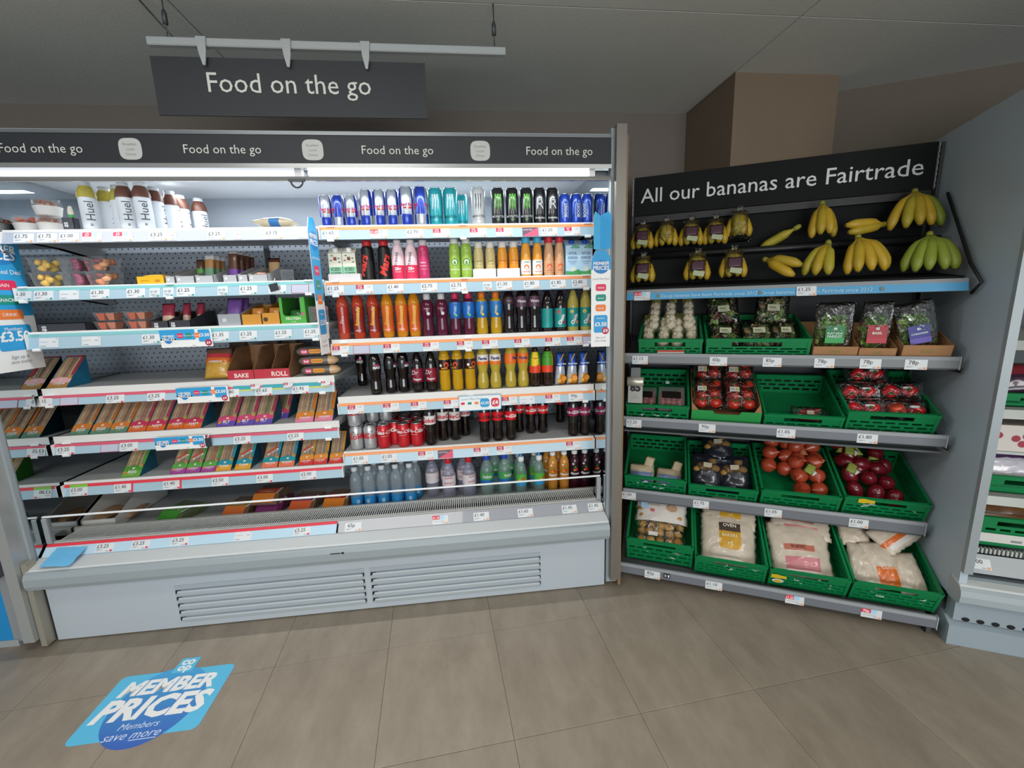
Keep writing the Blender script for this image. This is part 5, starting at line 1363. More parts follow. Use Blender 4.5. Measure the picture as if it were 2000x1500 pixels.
series(kw, [T((FX(578 + 5 * (2 - k), .26, 1.1 + .046 * k), .262, zz + .0235 + .0455 * k)) @ RZ(2 * k) for k in range(3)], 'long wrapped roll with pink and amber label, counted from the bottom', None)
# base: open card box, flat salad packs
zz = zB + .0008
xa, xb = XL + .012, FX(228, .235, .42)
cardtray('display_box', 'large pale card box with high back at the mirrored end of the base', xa, xb, .235, .60, zz, .05, mat('dcdcd8', .6), inner=mat('ddd6ce', .7), slope=.17)
K = Kind(flatpack, 'bread_pack', .085, .15, .04, mat('b8906a', .5, coat=.3, var=.2, vs=30), 41)
series(K, [T(((xa + xb) / 2 + .031 * s, .44, zz + .024)) @ RZ(3 * s) for s in (-1.5, 1.5)], 'flat brown bread pack lying in the pale card box', 'bread packs in the pale box')
def saladbox(c1, c2, word, film):
    t = thing('salad_box', 'x', 'box')
    w, d, h = .125, .16, .045
    B().prism([(0, .004), (.02, 0), (d, 0), (d, h), (.045, h), (0, .014)], -w/2, w/2, film).obj('body', t)
    o = B().add([(-w/2, .001, .0165), (w/2 - .02, .001, .0165), (w/2 - .02, .044, h + .0012), (-w/2, .044, h + .0012), (w/2 - .02, .10, h + .0012), (-w/2, .10, h + .0012)], [(0, 1, 2, 3), (3, 2, 4, 5)], [mat(c2, .5), mat(c1, .5)]).obj('sleeve', t)
    B().text(word, .024, mat('f6e8d8', .5), x=-.008, z=.0, y=0, bold=.03, fit=.08, M=T((0, .056, h + .0022)) @ RX(-90)).rect(w/2 - .019, w/2 - .008, .0, .07, WHITE, 0, T((0, .035, h + .0022)) @ RX(-90)).obj('print', o)
    return t
SBF = mat('8a6a52', .2, al=.8, coat=.5, var=.4, vs=30)
kg = Kind(saladbox, '5cb848', '4aa03a', 'SALAD', mat('7a8a60', .2, al=.75, coat=.5, var=.4, vs=30))
kg.put(T((FX(324, .235, .43), .232, zz)) @ RZ(-18), 'flat salad box with bright green sleeve in the base')
ka = Kind(saladbox, 'c8a040', 'e0763a', 'RICE', SBF); ka.put(T((FX(455, .235, .43), .232, zz)) @ RZ(-8), 'flat salad box with olive and orange sleeve in the base')
kp_ = Kind(saladbox, 'a84a88', '8a3a78', 'BEET', mat('7a2a5a', .2, al=.85, coat=.5)); kp_.put(T((FX(522, .25, .43), .245, zz)) @ RZ(-4), 'flat salad box with magenta sides under another box')
kr = Kind(saladbox, 'e0562e', 'e88a3a', 'CHILLI', SBF); kr.put(T((FX(514, .255, .47), .255, zz + .0475)) @ RZ(-4), 'flat salad box with scarlet sleeve lying on another box')
kq = Kind(saladbox, 'b84a9a', 'e86a3a', 'GRAIN', SBF); kq.put(T((FX(586, .24, .43), .238, zz)) @ RZ(-6), 'flat salad box with magenta and orange sleeve in the base')
kr2 = Kind(saladbox, 'd83a2e', 'f08a2a', 'BBQ', SBF); kr2.put(T((FX(652, .24, .43), .238, zz)) @ RZ(-6), 'flat salad box with red and orange sleeve next to the water')
for nm, px, y, rz in (('blue folded cloth on the front ledge at the mirrored cabinet end', 127, -.004, -4),):
    t = thing('plastic_bag', nm, 'bag', T((FX(128, .01, .39), -.012, .374)) @ RZ(rz))
    b = B(); rnd = random.Random(3)
    N = 7
    top = [(-.062 + .124 * i / N, -.03 + .085 * j / N, .006 + .034 * j / N + rnd.uniform(0, .004)) for j in range(N + 1) for i in range(N + 1)]
    fs = [(j * (N + 1) + i, j * (N + 1) + i + 1, (j + 1) * (N + 1) + i + 1, (j + 1) * (N + 1) + i) for j in range(N) for i in range(N)]
    b.add(top, fs, mat('6cb8e4', .25, coat=.3), None, True); b.obj('sheet', t)
# ------------------------------------------------------------------ produce stand (local axes: x along the stand, y to the back)
go = thing('produce_stand', 'tall angled produce stand with grey shelf rails and black banana top', 'stand', Mg)
BKP = mat('121314', .7, var=.1, spec=.2); GRY = mat('6d7177', .45); GRYL = mat('8b8f92', .45); UPR = mat('4a4d50', .5, metal=.3)
UL, UR = -1.297, -.028
B().box(UL, UR, .575, .60, .03, 1.80, mat('2a2c2d', .6)).obj('rear_panel', go)
sb = B().box(UL, UR, .528, .536, 1.838, 2.032, mat('151617', .7, var=.08, spec=.2)).obj('sign_board', go)
B().text('All our bananas are Fairtrade', .107, mat('d6d8d6', .6), x=(-1.268 - .066) / 2, z=1.902, y=.5265, bold=.002, fit=1.195).obj('lettering', sb)
for x in (UL - .012, UR + .0155): B().box(x, x + .011, .536, .575, .0, 2.03, UPR).obj('upright', go)
for x in (UL - .010, UR + .001):
    b = B().prism([(.527, 1.838)] + [p for k in range(8) for p in ((.521, 1.843 + .024 * k), (.521, 1.856 + .024 * k), (.527, 1.858 + .024 * k))] + [(.532, 2.03), (.532, 1.838)], x, x + .004, mat('9a9da0', .5)); b.obj('sign_clip', go)
def gtick(par, L, y, z, tilt):
    for px, kd, s in L:
        x = GX(px, y, z)
        add_ticket(par, T((x, y, z)) @ RX(-tilt), kd, s, 'o', w=.072)
def gshelf(zt, zb, v, tick, r=None, depth=.40, tilt=22, rail=None, light=None, drop=0):
    b = B()
    ca, sa = cos(radians(tilt)), sin(radians(tilt))
    dd = depth
    zq = zb + drop
    b.prism([(v + .012, zq - .008), (v + .05, zq - .008), (v + .05 + dd * ca, zq - .008 + dd * sa), (v + .046 + dd * ca, zq + dd * sa), (v + .048, zq), (v + .012, zq)], UL + .004, UR - .006, mat('54575a', .5))
    s = b.obj('shelf', go)
    rl = B().prism([(v + .012, zt), (v + .002, zt), (v - .001, zt - .014), (v - .002, zb + .004), (v + .002, zb), (v + .012, zb)], UL + .002, r or UR, [light or GRYL, light or GRYL, rail or GRY, rail or GRY, GRYL, GRYL, GRY])
    rl.box((r or UR) - .004, r or UR, v - .004, v + .014, zb - .002, zt + .002, mat('9a9ea2', .4))
    rl.obj('ticket_rail', s)
    gtick(s, tick, v - .0036, (zt - .012 + zb) / 2 - .002, 1.5)
    for x in (UL - .006, UR + .016):
        B().prism([(v + .02, zb - .004), (v + .02, zb - .02), (v + .30, zb - .02), (.57, zb - .06), (.57, zb + .13), (v + .3, zb + .09)], x, x + .003, UPR).obj('bracket', s)
    return s
CE = cos(radians(22)); SE = sin(radians(22))
# banana rows: stepped black tray
b = B()
b.prism([(.178, 1.44), (.178, 1.452), (.40, 1.475), (.40, 1.60), (.388, 1.612), (.392, 1.628), (.56, 1.645), (.575, 1.80), (.575, 1.44)], UL + .004, UR - .01, BKP)
bt = b.obj('banana_tray', go)
B().tube([(UL + .004, .385, 1.612), (UR - .012, .385, 1.612)], .016, mat('151617', .45), 10).obj('tray_lip', bt)
b = B().box(UL + .004, UR - .01, .545, .560, 1.645, 1.80, BKP); b.obj('back_board', bt)
B().box(UL + .004, UR - .01, .520, .575, 1.80, 1.832, mat('121314', .5)).obj('sign_shelf', bt)
s1 = B().box(UL + .004, UR - .006, .175, .57, 1.425, 1.436, mat('54575a', .5)).obj('shelf', go)
rl = B().prism([(.180, 1.443), (.170, 1.443), (.166, 1.428), (.158, 1.396), (.164, 1.394), (.180, 1.41)], UL + .002, UR, [GRYL, GRYL, mat('4f9cc8', .4), GRYL, GRYL, GRYL]).obj('ticket_rail', s1)
M_ = T((0, .1598, 1.412)) @ RX(-13.5)
q = B()
for px in (1381, 1590): q.text('Co-op bananas have been Fairtrade since 2012', .022, mat('bcdcee', .5), x=GX(px, .16, 1.412), z=-.008, y=-.001, shear=.2, M=M_, fit=.40)
for px in (1285, 1485, 1723): q.rrect(GX(px, .16, 1.412) - .007, GX(px, .16, 1.412) + .007, -.008, .008, .003, mat('6b7f7a', .5), -.0012, M_)
q.obj('lettering', rl, normals=False)
for px, kd, s in ((1254, 's', '£1.15'), (1575, 'n', '£1.25')):
    x = GX(px, .158, 1.412); add_ticket(s1, T((x, .157, 1.413)) @ RX(-13.5), kd, s, 'o', w=.072)
ar = B().tube([(UR + .012, .43, 1.80), (UR + .012, .20, 1.50), (UR + .012, .115, 1.425), (UR + .012, .165, 1.385)], .006, mat('1b1d20', .45), 8)
ar.obj('side_arm', go)
B().plate([(0, 0), (.001, 0), (.001, .001)], .001, BKP, T((UR, .5, 1.5))).obj('screw', go) if False else None
gshelf(1.143, 1.095, .135, [(1250, 'n', '£1.15'), (1403, 'n', '60p'), (1508, 'n', '85p'), (1610, 'n', '78p'), (1700, 'n', '78p'), (1789, 'n', '78p')], tilt=14, rail=mat('74787a', .45), drop=.003)
gshelf(.825, .775, .135, [(1238, 'n', '£2.25'), (1381, 'n', '90p'), (1535, 'n', '£1.05'), (1694, 'n', '£1.80')], drop=-.022)
gshelf(.420, .362, .180, [(1228, 'n', '£1.00'), (1369, 'n', '£1.75'), (1510, 'n', '£1.05'), (1677, 'n', '£1.00')], depth=.34, drop=-.002)
gshelf(.098, .045, .004, [(1274, 'n', '85p'), (1394, 'n', '£1.10'), (1552, 's', '£1.25'), (1702, 's', '70p')], depth=.42, drop=.004)
for x in (UL + .005, UR - .02):
    for y in (.03, .52): B().box(x, x + .016, y, y + .045, 0, .055, UPR).obj('foot', go)
t = B().box(0, .03, -.0045, -.003, -.012, .012, mat('2c2e33', .4)); t.rect(.005, .007, -.006, .006, WHITE, -.005).rect(.010, .012, -.006, .006, WHITE, -.005).rect(.020, .026, -.007, .006, WHITE, -.005)
t.obj('rail_sticker', go, T((GX(1296, 0, .07), .004, .072)))

# --- crates
CG = mat('0d7d47', .42, var=.08, vs=6); CG2 = mat('0b6a3a', .45)
def wall(w, h, m, slots, cols, th=.004, handle=False):
    """perforated wall in the XZ plane: solid rims, rows of slots between upright ribs"""
    b = B()
    b.box(-w/2, w/2, -.003, th + .003, h - .016, h, m)
    b.box(-w/2, w/2, 0, th, 0, .022, m)
    z = .022; top = h - .016
    if handle:
        b.box(-w/2, -w * .24, 0, th, top - .022, top, m); b.box(w * .24, w/2, 0, th, top - .022, top, m); top -= .022
    n = slots; gap = (top - z) / n
    for i in range(n):
        b.box(-w/2, w/2, 0, th, z + gap * i + gap * .48, z + gap * (i + 1), m)
        for k in range(cols + 1):
            off = (i % 2) * .5
            x = -w/2 + w * min(1, (k + off) / cols)
            b.box(max(-w/2, x - .006), min(w/2, x + .006), .0003, th - .0003, z + gap * i, z + gap * i + gap * .5, m)
    return b
_cr = {}
def crate(name, label, w, d, h, M, tag=None, smear=None, group='green produce crates'):
    k = (round(w, 3), d, h)
    if k not in _cr:
        _cr[k] = (wall(w, h, CG, 3, 7, handle=True).me('front_panel'), wall(w, h, CG, 3, 7).me('rear_panel'), wall(d, h, CG, 4, 8).me('side_panel'), B().box(-w/2, w/2, 0, d, 0, .004, CG).me('crate_floor'))
    fm, rm, sm_, bm = _cr[k]
    t = thing(name, label, 'crate', M, group)
    def add(me, nm, m):
        o = bpy.data.objects.new(nm, me); COL.objects.link(o); o.parent = t; o.matrix_basis = m; return o
    f = add(fm, 'front_panel', T((0, 0, 0))); add(rm, 'rear_panel', T((0, d - .004, 0)))
    add(sm_, 'side_panel', T((-w/2 + .004, d/2, 0)) @ RZ(90)); add(sm_, 'side_panel', T((w/2, d/2, 0)) @ RZ(90)); add(bm, 'crate_floor', T((0, 0, 0)))
    # corner posts
    if ('post', h) not in _cr: _cr[('post', h)] = B().box(0, .012, 0, .012, 0, h, CG).me('corner_post')
    for x in (-w/2, w/2 - .012):
        for y in (-.002, d - .010): add(_cr[('post', h)], 'corner_post', T((x, y, 0)))
    if tag:
        x0, x1, z0, z1, redtop = tag
        q = B().box(x0, x1, -.0062, -.0050, z0, z1, mat('d6d6d0', .5))
        if redtop: q.rect(x0, x1, z1 - .008, z1, mat('d0402e', .5), -.0066)
        q.disc(x0 + .012, z0 + .014, .005, mat('1a4a34', .5), -.0066, rz=.009); q.disc(x1 - .012, z0 + .014, .005, mat('1a4a34', .5), -.0066, rz=.009)
        q.rect((x0 + x1) / 2 - .016, (x0 + x1) / 2 + .016, z0 + .008, z0 + .018, mat('8a8f8c', .5), -.0066)
        q.obj('crate_card', f)
    if smear:
        q = B(); rnd = random.Random(smear)
        for i in range(5):
            x = rnd.uniform(-w * .3, w * .38); z = rnd.uniform(h * .35, h * .75)
            q.poly([(x + rnd.uniform(-.022, .022) * (1 if j % 2 else .6), -.0012, z + rnd.uniform(-.009, .009)) for j in range(5)], mat('c3d0c8', .6))
        q.obj('label_remains', f)
    return t
def CMx(u, v, z, tilt): return Mg @ T((u, v, z)) @ RX(tilt)
TL = 22
def spot(a, c, lipz, lipv, h, tilt=TL):
    """matrix of a crate whose front lip runs from u=a to u=c"""
    s, k = sin(radians(tilt)), cos(radians(tilt))
    return CMx((a + c) / 2, lipv + h * s, lipz - h * k, tilt), c - a - .006
C = {}
def mk(key, label, a, c, lipz, lipv, h=.12, d=.345, tilt=TL, **k):
    M, w = spot(a, c, lipz, lipv, h, tilt)
    C[key] = (M, w, d, h); crate('produce_crate', label, w, d, h, M, **k)
mk('61', 'green crate holding the bag of small potatoes on the bottom shelf', -1.262, -.946, .225, .030, h=.155, smear=1)
mk('62', 'green crate holding the bag with a yellow block on the bottom shelf', -.942, -.634, .190, .022, smear=2)
mk('63', 'green crate holding bags with pink print on the bottom shelf', -.628, -.320, .188, .022, smear=3)
mk('64', 'green crate holding the orange print bags beside the grey panel', -.316, -.010, .190, .022, smear=4)
mk('51', 'green crate nearly empty but for two small blue packs', -1.292, -.984, .492, .192, smear=5)
mk('52', 'green crate of dark bags above the yellow block bag', -.978, -.664, .478, .192, tag=(-.04, .07, .012, .055, True))
mk('53', 'green crate holding red brown onions', -.655, -.330, .490, .192)
mk('54', 'green crate holding dark red onion nets', -.324, -.012, .500, .192, smear=8)
mk('41', 'green crate holding two tomato punnets below the garlic', -1.288, -.990, .886, .155, h=.12, smear=9)
mk('43', 'green crate nearly empty but for one chilli pack', -.676, -.368, .872, .155, h=.11, tag=(-.05, .08, .006, .052, False))
mk('44', 'green crate overflowing with bagged red peppers', -.362, -.046, .902, .155, h=.12)
mk('31', 'green crate holding garlic nets under the bananas', -1.236, -.946, 1.210, .155, h=.10, d=.34, tilt=16, tag=(-.055, .065, .0, .045, True))
mk('32', 'wide green crate holding salad bags under the bananas', -.936, -.518, 1.212, .155, h=.10, d=.34, tilt=16)
def inC(key, x, y, z, *rot):
    M, w, d, h = C[key]
    m = M @ T((x, y, z))
    for r in rot: m = m @ r
    return m
# yellow label scraps on two crates
for key, lb, x, z in (('63', 'yellow and white torn label stuck on the pink print crate', -.115, .078), ('54', 'yellow torn label stuck on the lip of the dark onion crate', -.075, .108)):
    t = thing('torn_label', lb, 'label', inC(key, x, -.0065, z))
    rnd = random.Random(len(lb)); b = B()
    b.plate([(-.03, -.012), (-.01, -.014), (.016, -.010), (.032, -.011), (.03, .006), (.008, .009), (-.01, .013), (-.03, .010)], .0012, mat('e0c02e', .5)); b.obj('paper', t)
    if key == '63': B().disc(0, -.03, .024, mat('d8dcd4', .5), 0, rz=.014).disc(0, -.032, .015, mat('e8b820', .5), -.0006, rz=.009).obj('egg_print', t)

# --- bananas
BAN = [mat('b59426', .45, var=.18, vs=25), mat('ab9127', .45, var=.18, vs=25), mat('a4962c', .45, var=.18, vs=25)]
BGR = mat('7d8a2c', .45, var=.2, vs=25); BTIP = mat('4a3a22', .7); STEM = mat('8a8a34', .6)
def banana(L, bend, r, m):
    """banana hanging from the origin: leaves along +x / -z and curls back"""
    n = 10; P = []; R = []
    a0 = radians(8); x = z = 0
    for i in range(n + 1):
        t = i / n
        P.append((x, 0, z))
        ang = a0 + radians(bend) * (1 - t)
        x += L / n * sin(ang); z -= L / n * cos(ang)
        k = (.30 + .7 * min(1, max(0, (t - .12) / .2))) if t < .32 else (1 - .62 * max(0, (t - .78) / .22) ** 1.5)
        R.append(r * k)
    b = B().tube(P, R, m, 7)
    e = Vector(P[-1]); d = (Vector(P[-1]) - Vector(P[-2])).normalized()
    b.tube([e - d * .001, e + d * .005], [r * .36, r * .28], BTIP, 6)
    return b
_bm = {}
def bmesh_(L, bend, r, i):
    k = (L, bend, r, i)
    if k not in _bm: _bm[k] = banana(L, bend, r, ([BAN[0], BAN[1], BAN[2], BGR])[i]).me('banana')
    return _bm[k]
def bunch(label, M, fingers, group='banana bunches', film=None, sticker=()):
    """fingers: (azimuth from the front, splay, length, colour index)"""
    t = thing('banana_bunch', label, 'bananas', M, group)
    for az, splay, L, ci in fingers:
        o = bpy.data.objects.new('banana', bmesh_(L, splay, .0212, ci)); COL.objects.link(o); o.parent = t
        o.matrix_basis = RZ(az - 90) @ T((.006, 0, 0))
    B().tube([(0, 0, -.012), (0, .002, .006), (0, .006, .016)], [.011, .012, .010], STEM, 8).obj('crown', t)
    for az, x, z in sticker:
        B().lathe([(0, .0005), (.009, 0)], mat('dfe3e4', .4), 12, RZ(az) @ T((0, -x, z)) @ RX(100), smooth=False).lathe([(0, .0012), (.005, .0008)], mat('3a7ac0', .4), 10, RZ(az) @ T((0, -x, z)) @ RX(100), smooth=False).obj('sticker', t)
    if film: film(t)
    return t
def gm(px, v, z, *rot):
    m = Mg @ T((GX(px, v, z), v, z))
    for r in rot: m = m @ r
    return m
R1, R2 = 1.650, 1.470
def stand_(label, px, v, base, hgt, fingers, **k):
    bunch(label, gm(px, v, base + hgt), fingers, **k)
stand_('yellow banana bunch standing alone in the middle of the upper row', 1606, .45, R1, .150, [(-38, 30, .165, 0), (-12, 38, .160, 1), (14, 38, .160, 0), (38, 26, .162, 1)])
stand_('large banana bunch with a round white sticker in the upper row by the grey panel', 1787, .45, R1, .165, [(-62, 44, .185, 0), (-30, 42, .18, 2), (-4, 44, .175, 1), (22, 42, .175, 0), (52, 44, .18, 3)], sticker=((40, .062, -.075), (-12, .082, -.10)))
stand_('yellow green banana bunch leaning on its neighbour in the lower row', 1618, .28, R2, .138, [(-68, 50, .16, 2), (-40, 44, .155, 1), (-8, 38, .15, 2)])
stand_('wide banana bunch spreading its fingers to one side in the lower row', 1676, .285, R2, .155, [(-36, 32, .165, 0), (-10, 40, .165, 1), (20, 44, .165, 0), (52, 50, .175, 0), (80, 56, .17, 1)], sticker=((-20, .075, -.095), (40, .07, -.08)))
stand_('large green banana bunch in the lower row by the grey panel', 1816, .27, R2, .145, [(-66, 46, .165, 3), (-40, 46, .17, 3), (-16, 46, .165, 3), (14, 46, .165, 3), (42, 46, .165, 3), (72, 46, .16, 2)])
def lying(label, px, v, base, fingers, ry, up=.030, rx=0):
    bunch(label, gm(px, v, base + up, RX(rx), RY(ry)), fingers)
lying('pair of yellow bananas lying in the lower row', 1498, .27, R2, [(-14, 58, .155, 0), (16, 50, .15, 1)], -62, .085)
lying('thin single banana lying with its stalk up in the upper row', 1556, .43, R1, [(0, -42, .17, 2)], 60, .055)
lying('banana bunch lying flat between the standing upper bunches', 1724, .42, R1, [(-16, 30, .175, 0), (8, 34, .172, 1)], 82, .040)
FLM = film_mat()
def bagged(tag, hh):
    def f(t):
        b = B().pillow(.106, hh + .002, .10, FLM, 10, 10, 5, .12, T((0, -.035, -hh + .006)), taper=.35); b.obj('bag', t)
        b = B().tube([(0, -.02, .0), (.004, -.024, .03)], [.008, .016], FLM, 8); b.obj('bag_neck', t)
        if tag:
            l = B().pillow(.06, .05, .006, mat('4a2f3c', .4, coat=.3), 6, 5, 2, .3, T((0, -.095, -.075)) @ RX(-20)); l.obj('label', t)
            B().rrect(-.024, .024, -.012, .012, .003, mat('a8b090', .5), 0, T((.004, -.104, -.088)) @ RX(-18) @ RY(12)).obj('price_label', t)
    return f
BF = [(-46, 34, .128, 0), (-16, 36, .128, 2), (14, 36, .126, 1), (44, 34, .13, 0)]
for px, v, base, h, lb, tg in ((1256, .45, R1, .118, 'bagged bananas with torn label at the far end of the upper row', True), (1302, .45, R1, .125, 'bagged bananas without label, second in the upper row', False), (1350, .45, R1, .12, 'bagged bananas with purple label, third in the upper row', True), (1397, .45, R1, .118, 'bagged bananas with purple label beside the tall bagged bunch', True), (1443, .45, R1, .145, 'tall bagged green yellow bananas, last bag in the upper row', False),
                       (1257, .28, R2, .125, 'bagged bananas alone at the far end of the lower row', True), (1362, .28, R2, .125, 'bagged bananas with dark label, first of two in the lower row', True), (1432, .28, R2, .130, 'bagged bananas with dark label next to the loose lower pair', True)):
    bunch(lb, gm(px, v, base + h), BF, 'bagged bananas', bagged(tg, h))

# --- row 3: garlic, salads, herbs
GRL = mat('d9cdb8', .6, var=.12, vs=60); NET = mat('7a8a3a', .5)
def garlic():
    t = thing('garlic_net', 'x', 'garlic')
    for k in range(4):
        c = B()
        for j in range(7):
            a = 2 * pi * j / 7; c.ell((.011 * cos(a), .011 * sin(a), 0), .0125, .0125, .0165, GRL, 7, 5)
        c.ell((0, 0, .016), .006, .006, .012, GRL, 7, 5)
        c.obj('garlic_bulb', t, T((0, .0, .022 + .040 * k)) @ RY(20 * (k % 2) - 10) @ RX(90 if k % 2 else 70))
    B().pillow(.05, .05, .01, mat('8f8f3e', .5), 6, 6, 3, .3, T((.0, .012, .165))).obj('net_label', t)
    B().lathe([(.004, -.012), (.026, .0), (.027, .15), (.010, .175), (.003, .21)], mat('c8c8a0', .6, al=.16), 12).obj('net', t)
    return t
kg_ = Kind(garlic); M, w, d, h = C['31']; L = []
rnd = random.Random(9)
for i in range(4): L.append(inC('31', -w/2 + .040 + i * (w - .08) / 3, .055 + .01 * (i % 2), .040, RX(-64), Matrix.Scale(1.12, 4), RZ(rnd.uniform(-40, 40)), RY(rnd.uniform(-5, 5))))
series(kg_, L, 'garlic net in the front line of its crate', 'front garlic nets')
L = [inC('31', -w/2 + .06 + i * (w - .12) / 2, .13, .106, RX(-62), Matrix.Scale(1.08, 4), RZ(rnd.uniform(-40, 40)), RY(rnd.uniform(-6, 6))) for i in range(3)]
series(kg_, L, 'garlic net lying behind in its crate', 'rear garlic nets')
LEAVES = [mat(c, .5) for c in ('5a8a2e', '6fa03a', '3f6f28', '8ab04a')]
def leaves(b, n, w, h, t_, seed, cols=None, size=.016):
    rnd = random.Random(seed); cols = cols or LEAVES
    for i in range(n):
        k = rnd.random(); x = rnd.uniform(-w/2, w/2) * (1 - .3 * k); z = h * k; y = rnd.uniform(-t_/2, t_/2)
        s = size * rnd.uniform(.7, 1.3)
        M = T((x, y, z)) @ RZ(rnd.uniform(0, 360)) @ RX(rnd.uniform(-60, 60)) @ RY(rnd.uniform(-60, 60))
        b.add([(0, 0, -s), (s * .6, .002, -s * .2), (s * .45, -.002, s * .6), (0, .003, s), (-s * .45, -.002, s * .6), (-s * .6, .002, -s * .2)], [(0, 1, 2, 3), (0, 3, 4, 5)], rnd.choice(cols), M)
def herb(lab1, lab2, word, seed, bw=.145, wl=.068, hl=.075):
    t = thing('herb_bag', 'x', 'bag')
    b = B(); leaves(b, 130, bw - .032, .115, .032, seed); o = b.obj('herb_leaves', t, T((0, 0, .03)), normals=False); o['kind'] = 'stuff'
    b = B()
    for i in range(14): x = (i - 7) * .005; b.tube([(x * .5, .004, .0), (x, 0, .06), (x * 1.8, 0, .10)], .0014, LEAVES[1], 5)
    o = b.obj('herb_stems', t, normals=False); o['kind'] = 'stuff'
    B().pillow(bw, .205, .055, FLM, 12, 14, seed, .25).obj('film_bag', t)
    l = B(); l.box(-wl/2, wl/2, -.001, 0, 0, hl, mat(lab1, .45)); l.rect(-wl/2, wl/2, 0, hl * .3, mat(lab2, .45), -.0014)
    l.text(word[0], .014, mat('d8ecdc', .5), z=hl * .5, y=-.0018, bold=.02, fit=wl * .8)
    if len(word) > 1: l.text(word[1], .014, mat('d8ecdc', .5), z=hl * .32, y=-.0018, bold=.02, fit=wl * .8)
    l.rect(-.006, .006, hl * .74, hl * .88, mat('c8dccc', .5), -.0016)
    l.obj('label', t, T((0, -.031, .035)) @ RX(-4))
    return t
CB = mat('a87c54', .75, var=.08, vs=30)
TR = ((-.512, -.352, .048, 'cardboard tray under the green label herb bag', '1f7a44', '2fa050', ('FLAT LEAF', 'PARSLEY'), 'clear herb bag with green label in a cardboard tray', 0),
      (-.349, -.222, .042, 'cardboard tray under the red label herb bag', 'a82430', 'b83040', ('BASIL',), 'clear herb bag with red label in a cardboard tray', 0),
      (-.205, -.046, .056, 'cardboard tray under the purple label herb bag', '3f3a90', '6a58b0', ('CORIANDER',), 'clear herb bag with purple label in a cardboard tray', -14))
for i, (a, c, hh, lb, l1, l2, wd, lb2, tl) in enumerate(TR):
    w = c - a
    cardtray('cardboard_tray', lb, 0, w, 0, .26, 0, hh, CB, M=CMx((a + c) / 2, .166, 1.132, 14), slope=hh + .03, logo=lambda b, w, h: b.rect(-w * .12, w * .12, h * .4, h * .65, mat('8f7a48', .6), -.0006))
    k = Kind(herb, l1, l2, wd, 60 + i, (.140, .108, .138)[i])
    k.put(CMx((a + c) / 2, .170, 1.134, 14) @ T((0, .055 if i < 2 else .06, .012)) @ RX(-8) @ RY(tl), lb2)
def salad(seed, cols):
    t = thing('salad_bag', 'x', 'bag')
    b = B(); leaves(b, 110, .115, .12, .035, seed, cols, .018); o = b.obj('salad_leaves', t, T((0, 0, .015)), normals=False); o['kind'] = 'stuff'
    B().pillow(.142, .16, .062, FLM, 12, 12, seed, .3).obj('film_bag', t)
    l = B().box(-.025, .025, -.001, 0, 0, .032, mat('c8c8a8', .5)); l.rect(-.018, .018, .005, .009, GREYINK, -.0014).rect(-.018, .010, .013, .020, mat('7a8a5a', .5), -.0014)
    l.obj('label', t, T((0, -.036, .055)))
    return t
SL = [mat(c, .5) for c in ('6a2030', '7f9a4a', '4a2a2a', '9ab060')]
SL2 = [mat(c, .5) for c in ('6f8a4a', 'a8b07a', '3f5f30', 'c0a078')]
ks = Kind(salad, 71, SL); ks2 = Kind(salad, 72, SL2)
ks.put(inC('32', -.122, .065, .035, RX(-62), RY(3)), 'clear bag of red and green salad leaves, lower one in the wide crate')
ks.put(inC('32', -.120, .17, .105, RX(-45), RY(-5)), 'clear bag of red and green salad leaves, upper one in the wide crate')
ks2.put(inC('32', .025, .065, .035, RX(-62), RY(-2)), 'clear bag of pale salad at the middle front of the wide crate')
ks2.put(inC('32', .128, .065, .036, RX(-62) , RY(2), Matrix.Diagonal((.8, 1, 1, 1))), 'clear bag of pale salad at the tray end of the wide crate')
ks2.put(inC('32', .080, .17, .105, RX(-40), RY(3)), 'clear bag of pale salad standing behind in the wide crate')

# --- row 4: tomatoes, peppers
TOM = mat('b42a1c', .22, coat=.4, var=.15, vs=20); VIN = mat('4f5f2a', .6)
def punnet():
    t = thing('tomato_punnet', 'x', 'punnet')
    rnd = random.Random(12)
    for i in range(20):
        b = B().ell((0, 0, 0), .0135, .0135, .0125, mat('9c2a20', .25, coat=.4), 9, 6); b.obj('cherry_tomato', t, T(((i % 4 - 1.5) * .027 + rnd.uniform(-.003, .003), .018 + (i // 4) * .028, .020 + rnd.uniform(0, .01))))
    B().box(-.06, .06, 0, .15, .0, .003, mat('4a2a24', .5)).box(-.06, .06, 0, .002, 0, .035, CLEAR).box(-.06, -.058, 0, .15, 0, .035, CLEAR).box(.058, .06, 0, .15, 0, .035, CLEAR).obj('tray', t)
    B().box(-.061, .061, -.001, .151, .045, .047, CLEAR).rect(-.03, -.012, .06, .085, WHITE, 0, T((0, .12, .048)) @ RX(-90)).box(-.045, .045, .05, .11, .0472, .048, mat('2a2422', .3, al=.8)).obj('lid_film', t)
    return t
kpn = Kind(punnet)
kpn.put(inC('41', -.07, .02, .07, RX(-4)), 'clear punnet of cherry tomatoes behind the hanging price card'); kpn.put(inC('41', .065, .02, .07), 'clear punnet of cherry tomatoes with a dark label in the crate')
